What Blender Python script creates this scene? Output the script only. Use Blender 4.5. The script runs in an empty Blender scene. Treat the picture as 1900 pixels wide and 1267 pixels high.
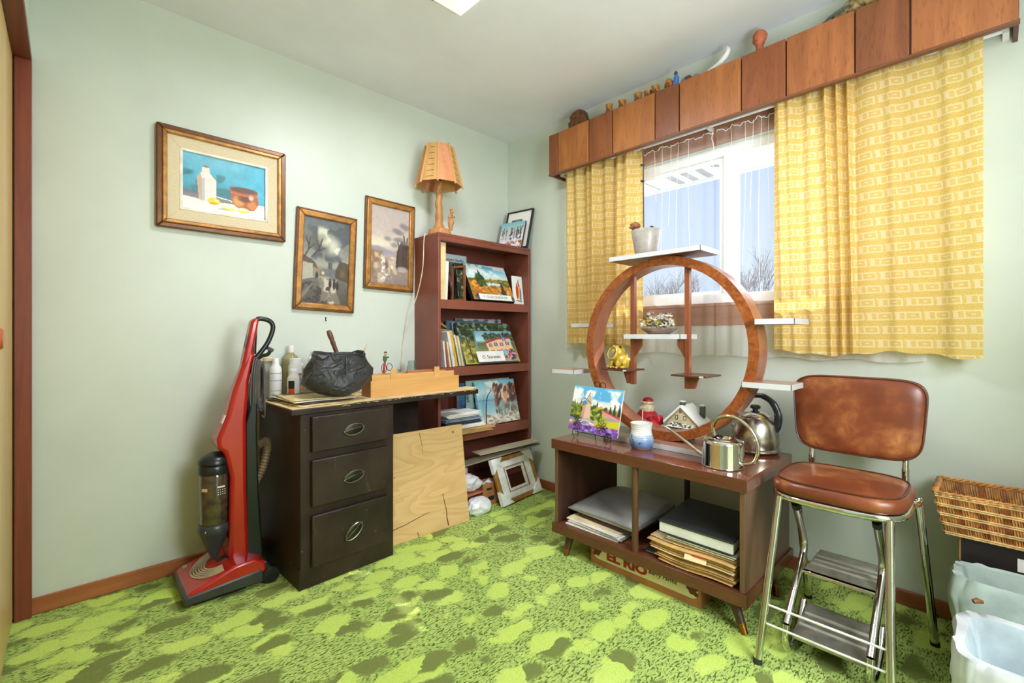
import bpy, bmesh, math, random
import numpy as np
from mathutils import Vector, Matrix, Euler

# ------------------------------------------------------------------ camera, sky, lights, exposure
sc = bpy.context.scene
col = sc.collection
YAW = math.radians(46.22)
cd = bpy.data.cameras.new('camera'); cam = bpy.data.objects.new('camera', cd); col.objects.link(cam)
cam.location = (-2.3284, -2.4743, 1.0394)
cam.rotation_euler = (math.pi / 2, 0, YAW - math.pi / 2)
cd.sensor_width = 36.0; cd.lens = 858.7 * 36 / 1900; cd.shift_y = -12.5 / 1900
cd.clip_start = 0.01
sc.camera = cam
sc.view_settings.view_transform = 'Standard'; sc.view_settings.look = 'None'
sc.view_settings.exposure = 0.34; sc.view_settings.gamma = 1.0
try: sc.view_settings.use_curve_mapping = False
except Exception: pass
sc.cycles.use_denoising = True
sc.cycles.max_bounces = 12; sc.cycles.diffuse_bounces = 8; sc.cycles.transparent_max_bounces = 16
sc.cycles.sample_clamp_indirect = 6.0
sc.cycles.caustics_reflective = False; sc.cycles.caustics_refractive = False

w = bpy.data.worlds.new('sky'); sc.world = w; w.use_nodes = True
wn = w.node_tree; wn.nodes.clear()
wo = wn.nodes.new('ShaderNodeOutputWorld'); wb = wn.nodes.new('ShaderNodeBackground')
wc = wn.nodes.new('ShaderNodeTexCoord'); wsep = wn.nodes.new('ShaderNodeSeparateXYZ'); wr = wn.nodes.new('ShaderNodeValToRGB')
wn.links.new(wc.outputs['Generated'], wsep.inputs[0]); wn.links.new(wsep.outputs['Z'], wr.inputs[0])
wr.color_ramp.elements[0].position = 0.0; wr.color_ramp.elements[0].color = (0.66, 0.76, 0.93, 1)
wr.color_ramp.elements[1].position = 0.6; wr.color_ramp.elements[1].color = (0.36, 0.52, 0.86, 1)
wn.links.new(wr.outputs[0], wb.inputs['Color']); wb.inputs['Strength'].default_value = 0.90
wn.links.new(wb.outputs[0], wo.inputs[0])

sd = bpy.data.lights.new('sun', 'SUN'); sun = bpy.data.objects.new('sun', sd); col.objects.link(sun)
sd.energy = 7.0; sd.angle = math.radians(0.6); sd.color = (1.0, 0.95, 0.86)
SUN_DIR = Vector((-1.0, 0.53, -0.885))          # towards the room, low winter sun through the window
sun.rotation_euler = SUN_DIR.to_track_quat('-Z', 'Y').to_euler(); sun.location = (4, -3, 5)

def area(name, loc, aim, sx, sy, power, color=(1, 1, 1)):
    l = bpy.data.lights.new(name, 'AREA'); l.shape = 'RECTANGLE'; l.size = sx; l.size_y = sy
    l.energy = power; l.color = color
    o = bpy.data.objects.new(name, l); col.objects.link(o); o.location = loc
    o.rotation_euler = (Vector(aim) - Vector(loc)).to_track_quat('-Z', 'Y').to_euler()
    return o
# the ceiling fitting's own bulbs, plus unseen fill lamps added behind the camera and beyond the rear doorway
area('ceiling_fitting_light', (-1.25, -1.02, 2.345), (-1.25, -1.02, 0), 0.27, 0.27, 16, (0.88, 0.915, 1.0))
area('ceiling_fill', (-1.35, -2.75, 1.25), (-1.1, -1.7, 2.44), 0.5, 0.5, 15.5, (0.85, 0.90, 1.0))  # unseen lamp added to brighten the ceiling
area('hall_fill', (-1.45, -3.7, 1.9), (-0.6, -1.6, 0.5), 1.2, 0.9, 48, (0.88, 0.915, 1.0))  # unseen lamp added as fill through the rear doorway
area('hall_end_fill', (-2.2, -3.62, 1.7), (-0.3, -1.75, 0.75), 0.9, 1.1, 29, (0.90, 0.93, 1.0))  # second added lamp, brightens the window wall and stand
hz = bpy.data.lights.new('hazy_sky_glow', 'SUN'); hzo = bpy.data.objects.new('hazy_sky_glow', hz); col.objects.link(hzo)
hz.energy = 2.2; hz.angle = math.radians(50); hz.color = (0.98, 0.985, 1.0)
hzo.rotation_euler = Vector((-1.0, 0.22, -0.06)).to_track_quat('-Z', 'Y').to_euler(); hzo.location = (5, -2, 4)

# ------------------------------------------------------------------ helpers: colour and node materials
random.seed(7)
RNG = np.random.default_rng(11)
def lin(c):
    if isinstance(c, (int, float)): c = (c, c, c)
    return tuple(((v / 255) / 12.92 if v / 255 <= 0.04045 else ((v / 255 + 0.055) / 1.055) ** 2.4) for v in c[:3])
def L4(c): return lin(c) + (1.0,)

class G:
    def __init__(s, name):
        s.m = bpy.data.materials.new(name); s.m.use_nodes = True
        s.t = s.m.node_tree; s.t.nodes.clear(); s.out = s.t.nodes.new('ShaderNodeOutputMaterial')
    def put(s, node, key, val):
        inp = node.inputs[key]
        if isinstance(val, bpy.types.NodeSocket): s.t.links.new(val, inp)
        else: inp.default_value = val
    def new(s, typ, ins=None, **attrs):
        n = s.t.nodes.new(typ)
        for k, v in attrs.items(): setattr(n, k, v)
        for k, v in (ins or {}).items(): s.put(n, k, v)
        return n
    def math(s, op, a, b=0.0, c=None):
        n = s.t.nodes.new('ShaderNodeMath'); n.operation = op
        s.put(n, 0, a); s.put(n, 1, b)
        if c is not None: s.put(n, 2, c)
        return n.outputs[0]
    def mix(s, f, a, b, bt='MIX'):
        n = s.t.nodes.new('ShaderNodeMix'); n.data_type = 'RGBA'; n.blend_type = bt
        s.put(n, 0, f); s.put(n, 6, a); s.put(n, 7, b)
        return n.outputs[2]
    def ramp(s, f, stops, interp='LINEAR'):
        n = s.t.nodes.new('ShaderNodeValToRGB'); e = n.color_ramp.elements; n.color_ramp.interpolation = interp
        while len(e) < len(stops): e.new(0.5)
        for i, (p, c) in enumerate(stops):
            e[i].position = p; e[i].color = L4(c)
        s.put(n, 0, f); return n.outputs[0]
    def coord(s, kind='Object', scale=(1, 1, 1), rot=(0, 0, 0)):
        tc = s.t.nodes.new('ShaderNodeTexCoord'); mp = s.t.nodes.new('ShaderNodeMapping')
        mp.inputs['Scale'].default_value = scale; mp.inputs['Rotation'].default_value = rot
        s.t.links.new(tc.outputs[kind], mp.inputs[0]); return mp.outputs[0]
    def noise(s, vec, scale, detail=3, rough=0.55, dist=0.0):
        n = s.new('ShaderNodeTexNoise', {'Vector': vec, 'Scale': scale, 'Detail': detail, 'Roughness': rough, 'Distortion': dist})
        return n.outputs[0]
    def bump(s, h, strength, dist=0.01):
        n = s.new('ShaderNodeBump', {'Height': h, 'Strength': strength, 'Distance': dist}); return n.outputs[0]
    def bsdf(s, color, rough=0.5, metal=0.0, normal=None, **kw):
        n = s.t.nodes.new('ShaderNodeBsdfPrincipled')
        s.put(n, 'Base Color', color); s.put(n, 'Roughness', rough); s.put(n, 'Metallic', metal)
        for k, v in kw.items(): s.put(n, k.replace('_', ' '), v)
        if normal is not None: s.put(n, 'Normal', normal)
        s.t.links.new(n.outputs[0], s.out.inputs[0]); return n

MC = {}
def plain(name, c, rough=0.5, metal=0.0, var=0.12, scale=14.0, bump=0.0, bscale=120.0, **kw):
    """solid colour with a little uneven tone and fine relief"""
    if name in MC: return MC[name]
    g = G(name); v = g.coord()
    n = g.noise(v, scale, 4)
    d = tuple(max(0, x * (1 - var)) for x in c); u = tuple(min(255, x * (1 + var * 0.6)) for x in c)
    cc = g.ramp(n, [(0.3, d), (0.7, u)])
    nm = g.bump(g.noise(v, bscale, 2), bump, 0.004) if bump else None
    g.bsdf(cc, rough, metal, nm, **kw); MC[name] = g.m; return g.m
def wood(name, c1, c2, axis='z', scale=9.0, stretch=12.0, rough=0.45, fine=0.15, bump=0.08, **kw):
    """grain drawn out along one axis"""
    if name in MC: return MC[name]
    g = G(name); k = {'x': (1 / stretch, 1, 1), 'y': (1, 1 / stretch, 1), 'z': (1, 1, 1 / stretch)}[axis]
    oi = g.new('ShaderNodeObjectInfo'); v = g.coord('Object', k)
    off = g.new('ShaderNodeVectorMath', {0: v}, operation='ADD')
    cmb = g.new('ShaderNodeCombineXYZ', {0: g.math('MULTIPLY', oi.outputs['Random'], 7.0), 1: g.math('MULTIPLY', oi.outputs['Random'], 3.0), 2: g.math('MULTIPLY', oi.outputs['Random'], 5.0)})
    g.put(off, 1, cmb.outputs[0]); v = off.outputs[0]
    a = g.noise(v, scale, 5, 0.6, 1.2); b = g.noise(v, scale * 14, 3)
    mid = tuple((x + y) / 2 for x, y in zip(c1, c2))
    cc = g.ramp(a, [(0.32, c1), (0.5, mid), (0.68, c2)])
    dk = tuple(x * 0.62 for x in c1)
    cc = g.mix(g.math('MULTIPLY', g.math('GREATER_THAN', b, 0.6), fine), cc, L4(dk))
    cc = g.mix(g.math('MULTIPLY', oi.outputs['Random'], 0.22), cc, L4(tuple(x * 0.8 for x in mid)))
    g.bsdf(cc, rough, 0.0, g.bump(b, bump, 0.003), **kw); MC[name] = g.m; return g.m
def paintmat():
    if 'paint' in MC: return MC['paint']
    g = G('paint'); at = g.new('ShaderNodeAttribute', attribute_name='Col')
    v = g.coord(); g.bsdf(at.outputs['Color'], 0.42, 0.0, g.bump(g.noise(v, 260, 3), 0.12, 0.002)); MC['paint'] = g.m; return g.m
def printmat():
    if 'glazed' in MC: return MC['glazed']
    g = G('glazed_print'); at = g.new('ShaderNodeAttribute', attribute_name='Col')
    g.bsdf(at.outputs['Color'], 0.4, 0.0, None, Coat_Weight=0.7, Coat_Roughness=0.05); MC['glazed'] = g.m; return g.m

# ------------------------------------------------------------------ helpers: geometry
def wm(o):
    m = o.matrix_basis.copy(); p = o.parent
    while p: m = p.matrix_basis @ m; p = p.parent
    return m
def smoothstep(a, b, x):
    t = np.clip((x - a) / (b - a), 0, 1); return t * t * (3 - 2 * t)

class MB:
    def __init__(s): s.v = []; s.f = []
    def add(s, vs, fs, mx=None):
        b = len(s.v)
        for p in vs:
            p = Vector(p); s.v.append(tuple(mx @ p) if mx else tuple(p))
        s.f += [tuple(i + b for i in f) for f in fs]; return s
    def box(s, x0, x1, y0, y1, z0, z1, mx=None):
        v = [(x, y, z) for z in (z0, z1) for y in (y0, y1) for x in (x0, x1)]
        return s.add(v, [(0, 2, 3, 1), (4, 5, 7, 6), (0, 1, 5, 4), (2, 6, 7, 3), (0, 4, 6, 2), (1, 3, 7, 5)], mx)
    def obox(s, c, sz, rot=(0, 0, 0)):
        mx = Matrix.Translation(c) @ Euler(rot).to_matrix().to_4x4()
        a, b, d = sz[0] / 2, sz[1] / 2, sz[2] / 2
        return s.box(-a, a, -b, b, -d, d, mx)
    def slab(s, o, u, v, n):
        """parallelepiped from a corner and three edge vectors"""
        o, u, v, n = map(Vector, (o, u, v, n))
        p = [o, o + u, o + v, o + u + v]; p += [q + n for q in p]
        return s.add(p, [(0, 2, 3, 1), (4, 5, 7, 6), (0, 1, 5, 4), (2, 6, 7, 3), (0, 4, 6, 2), (1, 3, 7, 5)])
    def prism(s, poly, fn):
        """poly of 2-tuples; fn(p, 0|1) gives the 3-D point on either face"""
        n = len(poly); v = [fn(p, 0) for p in poly] + [fn(p, 1) for p in poly]
        f = [tuple(range(n)), tuple(range(2 * n - 1, n - 1, -1))] + [(i, i + n, (i + 1) % n + n, (i + 1) % n) for i in range(n)]
        return s.add(v, f)
    def tube(s, pts, r, n=8, closed=False, cap=True, flat=None):
        pts = [Vector(p) for p in pts]; m = len(pts); rs = r if isinstance(r, (list, tuple)) else [r] * m
        tan = []
        for i in range(m):
            a = pts[(i - 1) % m] if (closed or i > 0) else pts[i]; b = pts[(i + 1) % m] if (closed or i < m - 1) else pts[i]
            t = (b - a); tan.append(t.normalized() if t.length > 1e-9 else Vector((0, 0, 1)))
        up = Vector((0, 0, 1)) if abs(tan[0].z) < 0.9 else Vector((1, 0, 0))
        e = (up - tan[0] * up.dot(tan[0])).normalized(); vs = []
        for i in range(m):
            e = (e - tan[i] * e.dot(tan[i])); e = e.normalized() if e.length > 1e-6 else tan[i].orthogonal().normalized()
            h = tan[i].cross(e)
            for k in range(n):
                a = 2 * math.pi * k / n; ca, sa = math.cos(a), math.sin(a)
                if flat: sa *= flat
                vs.append(pts[i] + (e * ca + h * sa) * rs[i])
        fs = []; q = m if closed else m - 1
        for i in range(q):
            j = (i + 1) % m
            for k in range(n): fs.append((i * n + k, i * n + (k + 1) % n, j * n + (k + 1) % n, j * n + k))
        if cap and not closed: fs += [tuple(range(n - 1, -1, -1)), tuple((m - 1) * n + k for k in range(n))]
        return s.add(vs, fs)
    def lathe(s, prof, n=24, c=(0, 0, 0), mx=None, sx=1.0, sy=1.0):
        vs = []; fs = []; ring = []
        for r, z in prof:
            if r < 1e-6: ring.append([len(vs)]); vs.append((c[0], c[1], c[2] + z))
            else:
                ring.append(list(range(len(vs), len(vs) + n)))
                vs += [(c[0] + r * sx * math.cos(2 * math.pi * k / n), c[1] + r * sy * math.sin(2 * math.pi * k / n), c[2] + z) for k in range(n)]
        for a, b in zip(ring, ring[1:]):
            for k in range(n):
                k2 = (k + 1) % n
                if len(a) == 1 and len(b) == 1: continue
                if len(a) == 1: fs.append((a[0], b[k2], b[k]))
                elif len(b) == 1: fs.append((a[k], a[k2], b[0]))
                else: fs.append((a[k], a[k2], b[k2], b[k]))
        return s.add(vs, fs, mx)
    def ell(s, c, r, nu=16, nv=10, mx=None, fn=None):
        prof = [(math.sin(math.pi * i / nv), -math.cos(math.pi * i / nv)) for i in range(nv + 1)]
        t = MB().lathe(prof, nu); vs = []
        for p in t.v:
            q = Vector((p[0] * r[0], p[1] * r[1], p[2] * r[2]))
            if fn: q = fn(q)
            vs.append(q + Vector(c) if not mx else q)
        return s.add(vs, t.f, (Matrix.Translation(c) @ mx.to_4x4()) if mx else None)
    def grid(s, fn, nu, nv):
        vs = [fn(i / nu, j / nv) for j in range(nv + 1) for i in range(nu + 1)]
        fs = [(j * (nu + 1) + i, j * (nu + 1) + i + 1, (j + 1) * (nu + 1) + i + 1, (j + 1) * (nu + 1) + i) for j in range(nv) for i in range(nu)]
        return s.add(vs, fs)
    def warp(s, fn): s.v = [tuple(fn(Vector(p))) for p in s.v]; return s
    def build(s, name, mat, parent=None, bev=0.0, smooth=40, world=True, seg=2, sub=0, solid=0.0, fixn=True, base=True):
        vs = [Vector(p) for p in s.v]; loc = Vector((0, 0, 0))
        if parent is not None:
            if world:
                inv = wm(parent).inverted(); vs = [inv @ p for p in vs]
        elif base:
            xs = [p.x for p in vs]; ys = [p.y for p in vs]; zs = [p.z for p in vs]
            loc = Vector(((min(xs) + max(xs)) / 2, (min(ys) + max(ys)) / 2, min(zs))); vs = [p - loc for p in vs]
        me = bpy.data.meshes.new(name); me.from_pydata(vs, [], s.f); me.update()
        if fixn:
            bm = bmesh.new(); bm.from_mesh(me); bmesh.ops.recalc_face_normals(bm, faces=bm.faces); bm.to_mesh(me); bm.free()
        o = bpy.data.objects.new(name, me); col.objects.link(o); o.location = loc
        if parent is not None: o.parent = parent
        if mat: me.materials.append(mat)
        if smooth:
            me.polygons.foreach_set('use_smooth', [True] * len(me.polygons)); me.set_sharp_from_angle(angle=math.radians(smooth))
        if solid: md = o.modifiers.new('solid', 'SOLIDIFY'); md.thickness = solid; md.offset = 0
        if bev:
            md = o.modifiers.new('bevel', 'BEVEL'); md.width = bev; md.segments = seg; md.limit_method = 'ANGLE'; md.angle_limit = math.radians(35)
        if sub: md = o.modifiers.new('sub', 'SUBSURF'); md.levels = sub; md.render_levels = sub
        return o

def tag(o, label, cat, group=None):
    o['label'] = label; o['category'] = cat
    if group: o['group'] = group
    return o
def thing(name, label, cat, loc, rotz=0.0, group=None):
    o = bpy.data.objects.new(name, None); col.objects.link(o); o.empty_display_size = 0.05
    o.location = loc; o.rotation_euler = (0, 0, rotz); return tag(o, label, cat, group)
def struct(o): o['kind'] = 'structure'; return o
def label(o, s): o['label'] = s; return o
def tb(name, mat, parent, *boxes, **kw):
    """one mesh of axis-aligned world boxes (x0,x1,y0,y1,z0,z1)"""
    m = MB()
    for b in boxes: m.box(*b)
    return m.build(name, mat, parent, **kw)
def arc(c, r, a0, a1, n, u, v):
    c, u, v = Vector(c), Vector(u), Vector(v)
    return [c + u * (r * math.cos(a0 + (a1 - a0) * i / n)) + v * (r * math.sin(a0 + (a1 - a0) * i / n)) for i in range(n + 1)]
def spline(pts, k=6):
    """Catmull-Rom through the points"""
    P = [Vector(p) for p in pts]; P = [2 * P[0] - P[1]] + P + [2 * P[-1] - P[-2]]; out = []
    for i in range(1, len(P) - 2):
        a, b, c, d = P[i - 1:i + 3]
        for j in range(k):
            t = j / k; out.append(0.5 * ((2 * b) + (c - a) * t + (2 * a - 5 * b + 4 * c - d) * t * t + (3 * b - a - 3 * c + d) * t ** 3))
    out.append(P[-2]); return out

# ------------------------------------------------------------------ helpers: painted pictures (colour per vertex on a fine grid) and lettering
def vnoise(h, wd, sc_, seed, octv=4):
    r = np.random.default_rng(seed); out = np.zeros((h, wd)); amp = 1.0; tot = 0
    for o in range(octv):
        ny = max(2, int(sc_ * 2 ** o * h / max(h, wd)) + 2); nx = max(2, int(sc_ * 2 ** o * wd / max(h, wd)) + 2)
        g = r.random((ny, nx)); yy = np.linspace(0, ny - 1.001, h); xx = np.linspace(0, nx - 1.001, wd)
        y0 = yy.astype(int); x0 = xx.astype(int); fy = (yy - y0)[:, None]; fx = (xx - x0)[None, :]
        fy = fy * fy * (3 - 2 * fy); fx = fx * fx * (3 - 2 * fx)
        a = g[y0][:, x0]; b = g[y0][:, x0 + 1]; c = g[y0 + 1][:, x0]; d = g[y0 + 1][:, x0 + 1]
        out += amp * ((a * (1 - fx) + b * fx) * (1 - fy) + (c * (1 - fx) + d * fx) * fy); tot += amp; amp *= 0.55
    return out / tot
class Cv:
    """a small painter; u runs right, v runs down, both 0..1; colours are 0..255"""
    def __init__(s, wd, h, c=(255, 255, 255), seed=1):
        s.w, s.h, s.seed = wd, h, seed; s.a = np.ones((h, wd, 3)) * np.array(c, float)
        s.V, s.U = np.meshgrid(np.linspace(0, 1, h), np.linspace(0, 1, wd), indexing='ij'); s.asp = wd / h
    def n(s, sc_, octv=4): s.seed += 1; return vnoise(s.h, s.w, sc_, s.seed, octv) - 0.5
    def put(s, m, c):
        m = np.clip(m, 0, 1)[..., None]; s.a = s.a * (1 - m) + np.array(c, float) * m; return s
    def grad(s, stops, v0=0, v1=1):
        vs = [q[0] for q in stops]; m = (s.V >= v0) & (s.V <= v1)
        for k in range(3): s.a[..., k] = np.where(m, np.interp(s.V, vs, [q[1][k] for q in stops]), s.a[..., k])
        return s
    def mott(s, amp, sc_=8): s.a += (s.n(sc_) * 2 * amp)[..., None]; return s
    def blot(s, c, lo, sc_, reg=None, k=0.06, amt=1.0, octv=4):
        m = smoothstep(lo - k, lo + k, s.n(sc_, octv) + 0.5) * amt
        if reg: m = m * s.rm(*reg)
        return s.put(m, c)
    def rm(s, u0, v0, u1, v1, k=0.03): return smoothstep(u0 - k, u0 + k, s.U) * (1 - smoothstep(u1 - k, u1 + k, s.U)) * smoothstep(v0 - k, v0 + k, s.V) * (1 - smoothstep(v1 - k, v1 + k, s.V))
    def rect(s, u0, v0, u1, v1, c, amt=1.0): return s.put(((s.U >= u0) & (s.U <= u1) & (s.V >= v0) & (s.V <= v1)) * amt, c)
    def ell(s, u, v, ru, rv, c, soft=0.12, amt=1.0, wob=0.0):
        d = np.hypot((s.U - u) / ru, (s.V - v) / rv)
        if wob: d = d + s.n(6) * wob
        return s.put((1 - smoothstep(1 - soft, 1 + soft, d)) * amt, c)
    def poly(s, pts, c, amt=1.0, wob=0.0):
        U, V = s.U, s.V
        if wob: U = U + s.n(14) * wob; V = V + s.n(14) * wob
        ins = np.zeros(U.shape, bool); n = len(pts)
        for i in range(n):
            (x1, y1), (x2, y2) = pts[i], pts[(i + 1) % n]
            if y1 == y2: continue
            ins ^= ((y1 > V) != (y2 > V)) & (U < (x2 - x1) * (V - y1) / (y2 - y1) + x1)
        return s.put(ins * amt, c)
    def line(s, pts, wid, c, amt=1.0):
        d = np.full(s.U.shape, 9.0)
        for (x1, y1), (x2, y2) in zip(pts, pts[1:]):
            ax, ay = x1 * s.asp, y1; bx, by = x2 * s.asp, y2; dx, dy = bx - ax, by - ay
            t = np.clip(((s.U * s.asp - ax) * dx + (s.V - ay) * dy) / (dx * dx + dy * dy + 1e-9), 0, 1)
            d = np.minimum(d, np.hypot(s.U * s.asp - ax - t * dx, s.V - ay - t * dy))
        return s.put((1 - smoothstep(wid * 0.35, wid * 0.65, d)) * amt, c)
    def dabs(s, n, reg, cols, r, asp=1.6, ang=None):
        rr = np.random.default_rng(s.seed * 7 + n)
        for i in range(n):
            u = reg[0] + (reg[2] - reg[0]) * rr.random(); v = reg[1] + (reg[3] - reg[1]) * rr.random()
            a = rr.random() * 3.14 if ang is None else ang + (rr.random() - 0.5) * 0.5
            q = r * (0.6 + 0.8 * rr.random()); x = (s.U - u) * s.asp; y = s.V - v
            X = x * math.cos(a) + y * math.sin(a); Y = -x * math.sin(a) + y * math.cos(a)
            d = np.hypot(X / (q * asp), Y / q); s.put((1 - smoothstep(0.7, 1.05, d)) * 0.92, cols[int(rr.integers(len(cols)))])
        s.seed += 1; return s
def lin_np(a):
    a = np.clip(a, 0, 255) / 255.0
    return np.where(a <= 0.04045, a / 12.92, ((a + 0.055) / 1.055) ** 2.4)
def picture(name, cv, parent, o, u, v, mat=None):
    """a painted surface: corner o (bottom-left), edge vectors u (right) and v (up); world space"""
    o, u, v = Vector(o), Vector(u), Vector(v); h, wd = cv.h, cv.w
    U = cv.U[..., None]; V = 1 - cv.V[..., None]
    co = np.array(o) + U * np.array(u) + V * np.array(v); co = co.reshape(-1, 3)
    inv = np.array(wm(parent).inverted()) if parent else np.eye(4)
    co = co @ inv[:3, :3].T + inv[:3, 3]
    idx = np.arange(h * wd).reshape(h, wd); a, b, c, d = idx[:-1, :-1], idx[1:, :-1], idx[1:, 1:], idx[:-1, 1:]
    q = np.stack([a, b, c, d], -1).reshape(-1, 4); nq = len(q)
    me = bpy.data.meshes.new(name); me.vertices.add(len(co)); me.vertices.foreach_set('co', co.ravel())
    me.loops.add(nq * 4); me.loops.foreach_set('vertex_index', q.ravel().astype(np.int32))
    me.polygons.add(nq); me.polygons.foreach_set('loop_start', np.arange(0, nq * 4, 4, dtype=np.int32))
    me.update(calc_edges=True)
    at = me.color_attributes.new('Col', 'FLOAT_COLOR', 'POINT')
    rgba = np.ones((h * wd, 4), np.float32); rgba[:, :3] = lin_np(cv.a).reshape(-1, 3); at.data.foreach_set('color', rgba.ravel())
    me.materials.append(mat or paintmat()); ob = bpy.data.objects.new(name, me); col.objects.link(ob)
    if parent: ob.parent = parent
    return ob
def lettering(name, txt, mat, parent, o, u, v, width=None, height=None, bold=0.0, lift=0.0006, shear=0.0):
    """flat printed words; o = left end of the baseline, u and v unit vectors in the printed surface"""
    cu = bpy.data.curves.new('t', 'FONT'); cu.body = txt; cu.size = 1.0; cu.offset = bold; cu.shear = shear; cu.resolution_u = 3
    t = bpy.data.objects.new('t', cu); col.objects.link(t); bpy.context.view_layer.update()
    me = bpy.data.meshes.new_from_object(t.evaluated_get(bpy.context.evaluated_depsgraph_get()))
    bpy.data.objects.remove(t); bpy.data.curves.remove(cu)
    xs = [p.co.x for p in me.vertices]; ys = [p.co.y for p in me.vertices]
    k = width / (max(xs) - min(xs)) if width else 1.0; ky = height / (max(ys) - min(ys)) if height else k
    if not width: k = ky
    o, u, v = Vector(o), Vector(u).normalized(), Vector(v).normalized(); nn = u.cross(v); x0 = min(xs); y0 = min(ys)
    inv = wm(parent).inverted() if parent else Matrix()
    for p in me.vertices: p.co = inv @ (o + u * ((p.co.x - x0) * k) + v * ((p.co.y - y0) * ky) + nn * lift)
    me.name = name; me.materials.clear(); me.materials.append(mat); ob = bpy.data.objects.new(name, me); col.objects.link(ob)
    if parent: ob.parent = parent
    return ob

# ------------------------------------------------------------------ materials used in many places
WALLM = plain('mint_wall', (206, 214, 202), 0.42, var=0.03, scale=2.5, bump=0.05, bscale=300)
CEILM = plain('ceiling_paint', (232, 234, 240), 0.8, var=0.02, scale=3, bump=0.1, bscale=220)
BASEM = wood('baseboard_wood', (150, 84, 46), (186, 116, 70), 'x', 10, 14, 0.45)
BASEY = wood('baseboard_wood_y', (140, 76, 44), (172, 104, 64), 'y', 10, 14, 0.45)
TRIMM = wood('red_trim_wood', (120, 58, 38), (150, 78, 54), 'z', 30, 20, 0.4)
WHITE = plain('white_vinyl', (236, 238, 240), 0.35, var=0.02)
BLACKP = plain('black_plastic', (28, 29, 31), 0.35, var=0.15)
CHROME = plain('chrome', (216, 214, 210), 0.09, 1.0, var=0.05)
STEEL = plain('steel', (205, 200, 192), 0.16, 1.0, var=0.06)
PAPER = plain('white_paper', (232, 230, 224), 0.8, var=0.05)
CREAM = plain('cream_paper', (226, 205, 158), 0.8, var=0.1)
MANILA = plain('manila_paper', (205, 166, 102), 0.75, var=0.14)
KRAFT = plain('cardboard', (172, 116, 68), 0.8, var=0.1)
INK = plain('black_ink', (30, 32, 36), 0.6, var=0.05)

def carpet_mat():
    """lime shag: soft bright and olive ovals scattered over rows of looped pile"""
    g = G('green_carpet'); v = g.coord('Object'); ADD = lambda a, o: g.new('ShaderNodeVectorMath', {0: a, 1: o}, operation='ADD').outputs[0]
    def warp(vec, sc_, amt):
        n = g.new('ShaderNodeTexNoise', {'Vector': v, 'Scale': sc_, 'Detail': 2.0}); d = g.new('ShaderNodeVectorMath', {0: n.outputs['Color'], 1: (0.5, 0.5, 0.5)}, operation='SUBTRACT').outputs[0]
        sc2 = g.new('ShaderNodeVectorMath', {0: d}, operation='SCALE'); sc2.inputs['Scale'].default_value = amt; return ADD2(vec, sc2.outputs[0])
    def ADD2(a, b):
        n = g.new('ShaderNodeVectorMath', operation='ADD'); g.put(n, 0, a); g.put(n, 1, b); return n.outputs[0]
    def ovals(off, lo, hi, rad):
        vec = warp(ADD(g.coord('Object', (1.0, 1.7, 1.0), (0, 0, 0.22)), off), 9, 0.16); vec = warp(vec, 80, 0.03)
        vo = g.new('ShaderNodeTexVoronoi', {'Vector': vec, 'Scale': 6.2, 'Randomness': 0.9}); rnd_ = g.new('ShaderNodeSeparateColor', {0: vo.outputs['Color']}).outputs[0]
        pick = g.math('MULTIPLY', g.math('GREATER_THAN', rnd_, lo), g.math('LESS_THAN', rnd_, hi))
        return g.math('MULTIPLY', g.ramp(vo.outputs['Distance'], [(rad - 0.06, (255, 255, 255)), (rad + 0.06, (0, 0, 0))]), pick)
    dk = ovals((0.0, 0.0, 0.0), 0.0, 0.48, 0.42); br = g.math('MAXIMUM', ovals((0.0, 0.0, 0.0), 0.54, 1.0, 0.45), ovals((5.3, 2.2, 0.0), 0.0, 0.38, 0.40))
    br = g.math('MULTIPLY', br, g.math('SUBTRACT', 1.0, dk)); loop = g.math('SUBTRACT', 1.0, g.math('MAXIMUM', br, dk))
    fine = g.noise(g.coord('Object', (0.7, 1.2, 1)), 210, 3, 0.7)
    rows = g.noise(g.coord('Object', (0.34, 1.0, 1.0), (0, 0, 0.08)), 175, 2, 0.6, 0.5)
    gap = g.math('MULTIPLY', g.ramp(rows, [(0.52, (0, 0, 0)), (0.62, (255, 255, 255))]), loop)
    big = g.noise(v, 2.2, 2)
    c = g.ramp(big, [(0.3, (178, 206, 108)), (0.7, (196, 220, 122))])
    c = g.mix(br, c, g.ramp(big, [(0.3, (200, 226, 106)), (0.7, (214, 238, 124))]))
    c = g.mix(dk, c, L4((128, 140, 76)))
    c = g.mix(g.math('MULTIPLY', gap, 0.86), c, L4((62, 88, 36)))
    c = g.mix(g.math('MULTIPLY', g.ramp(fine, [(0.5, (0, 0, 0)), (0.72, (255, 255, 255))]), 0.32), c, L4((84, 104, 48)))
    stain = g.ramp(g.noise(ADD(v, (3.0, 7.0, 0)), 11, 2), [(0.74, (0, 0, 0)), (0.82, (255, 255, 255))])
    c = g.mix(g.math('MULTIPLY', stain, 0.3), c, L4((176, 140, 60)))
    h = g.math('SUBTRACT', g.math('MULTIPLY', fine, 0.5), g.math('MULTIPLY', gap, 0.6))
    g.bsdf(c, 0.95, 0.0, g.bump(h, 0.8, 0.008), Specular_IOR_Level=0.1); return g.m
CARPET = carpet_mat()

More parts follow.
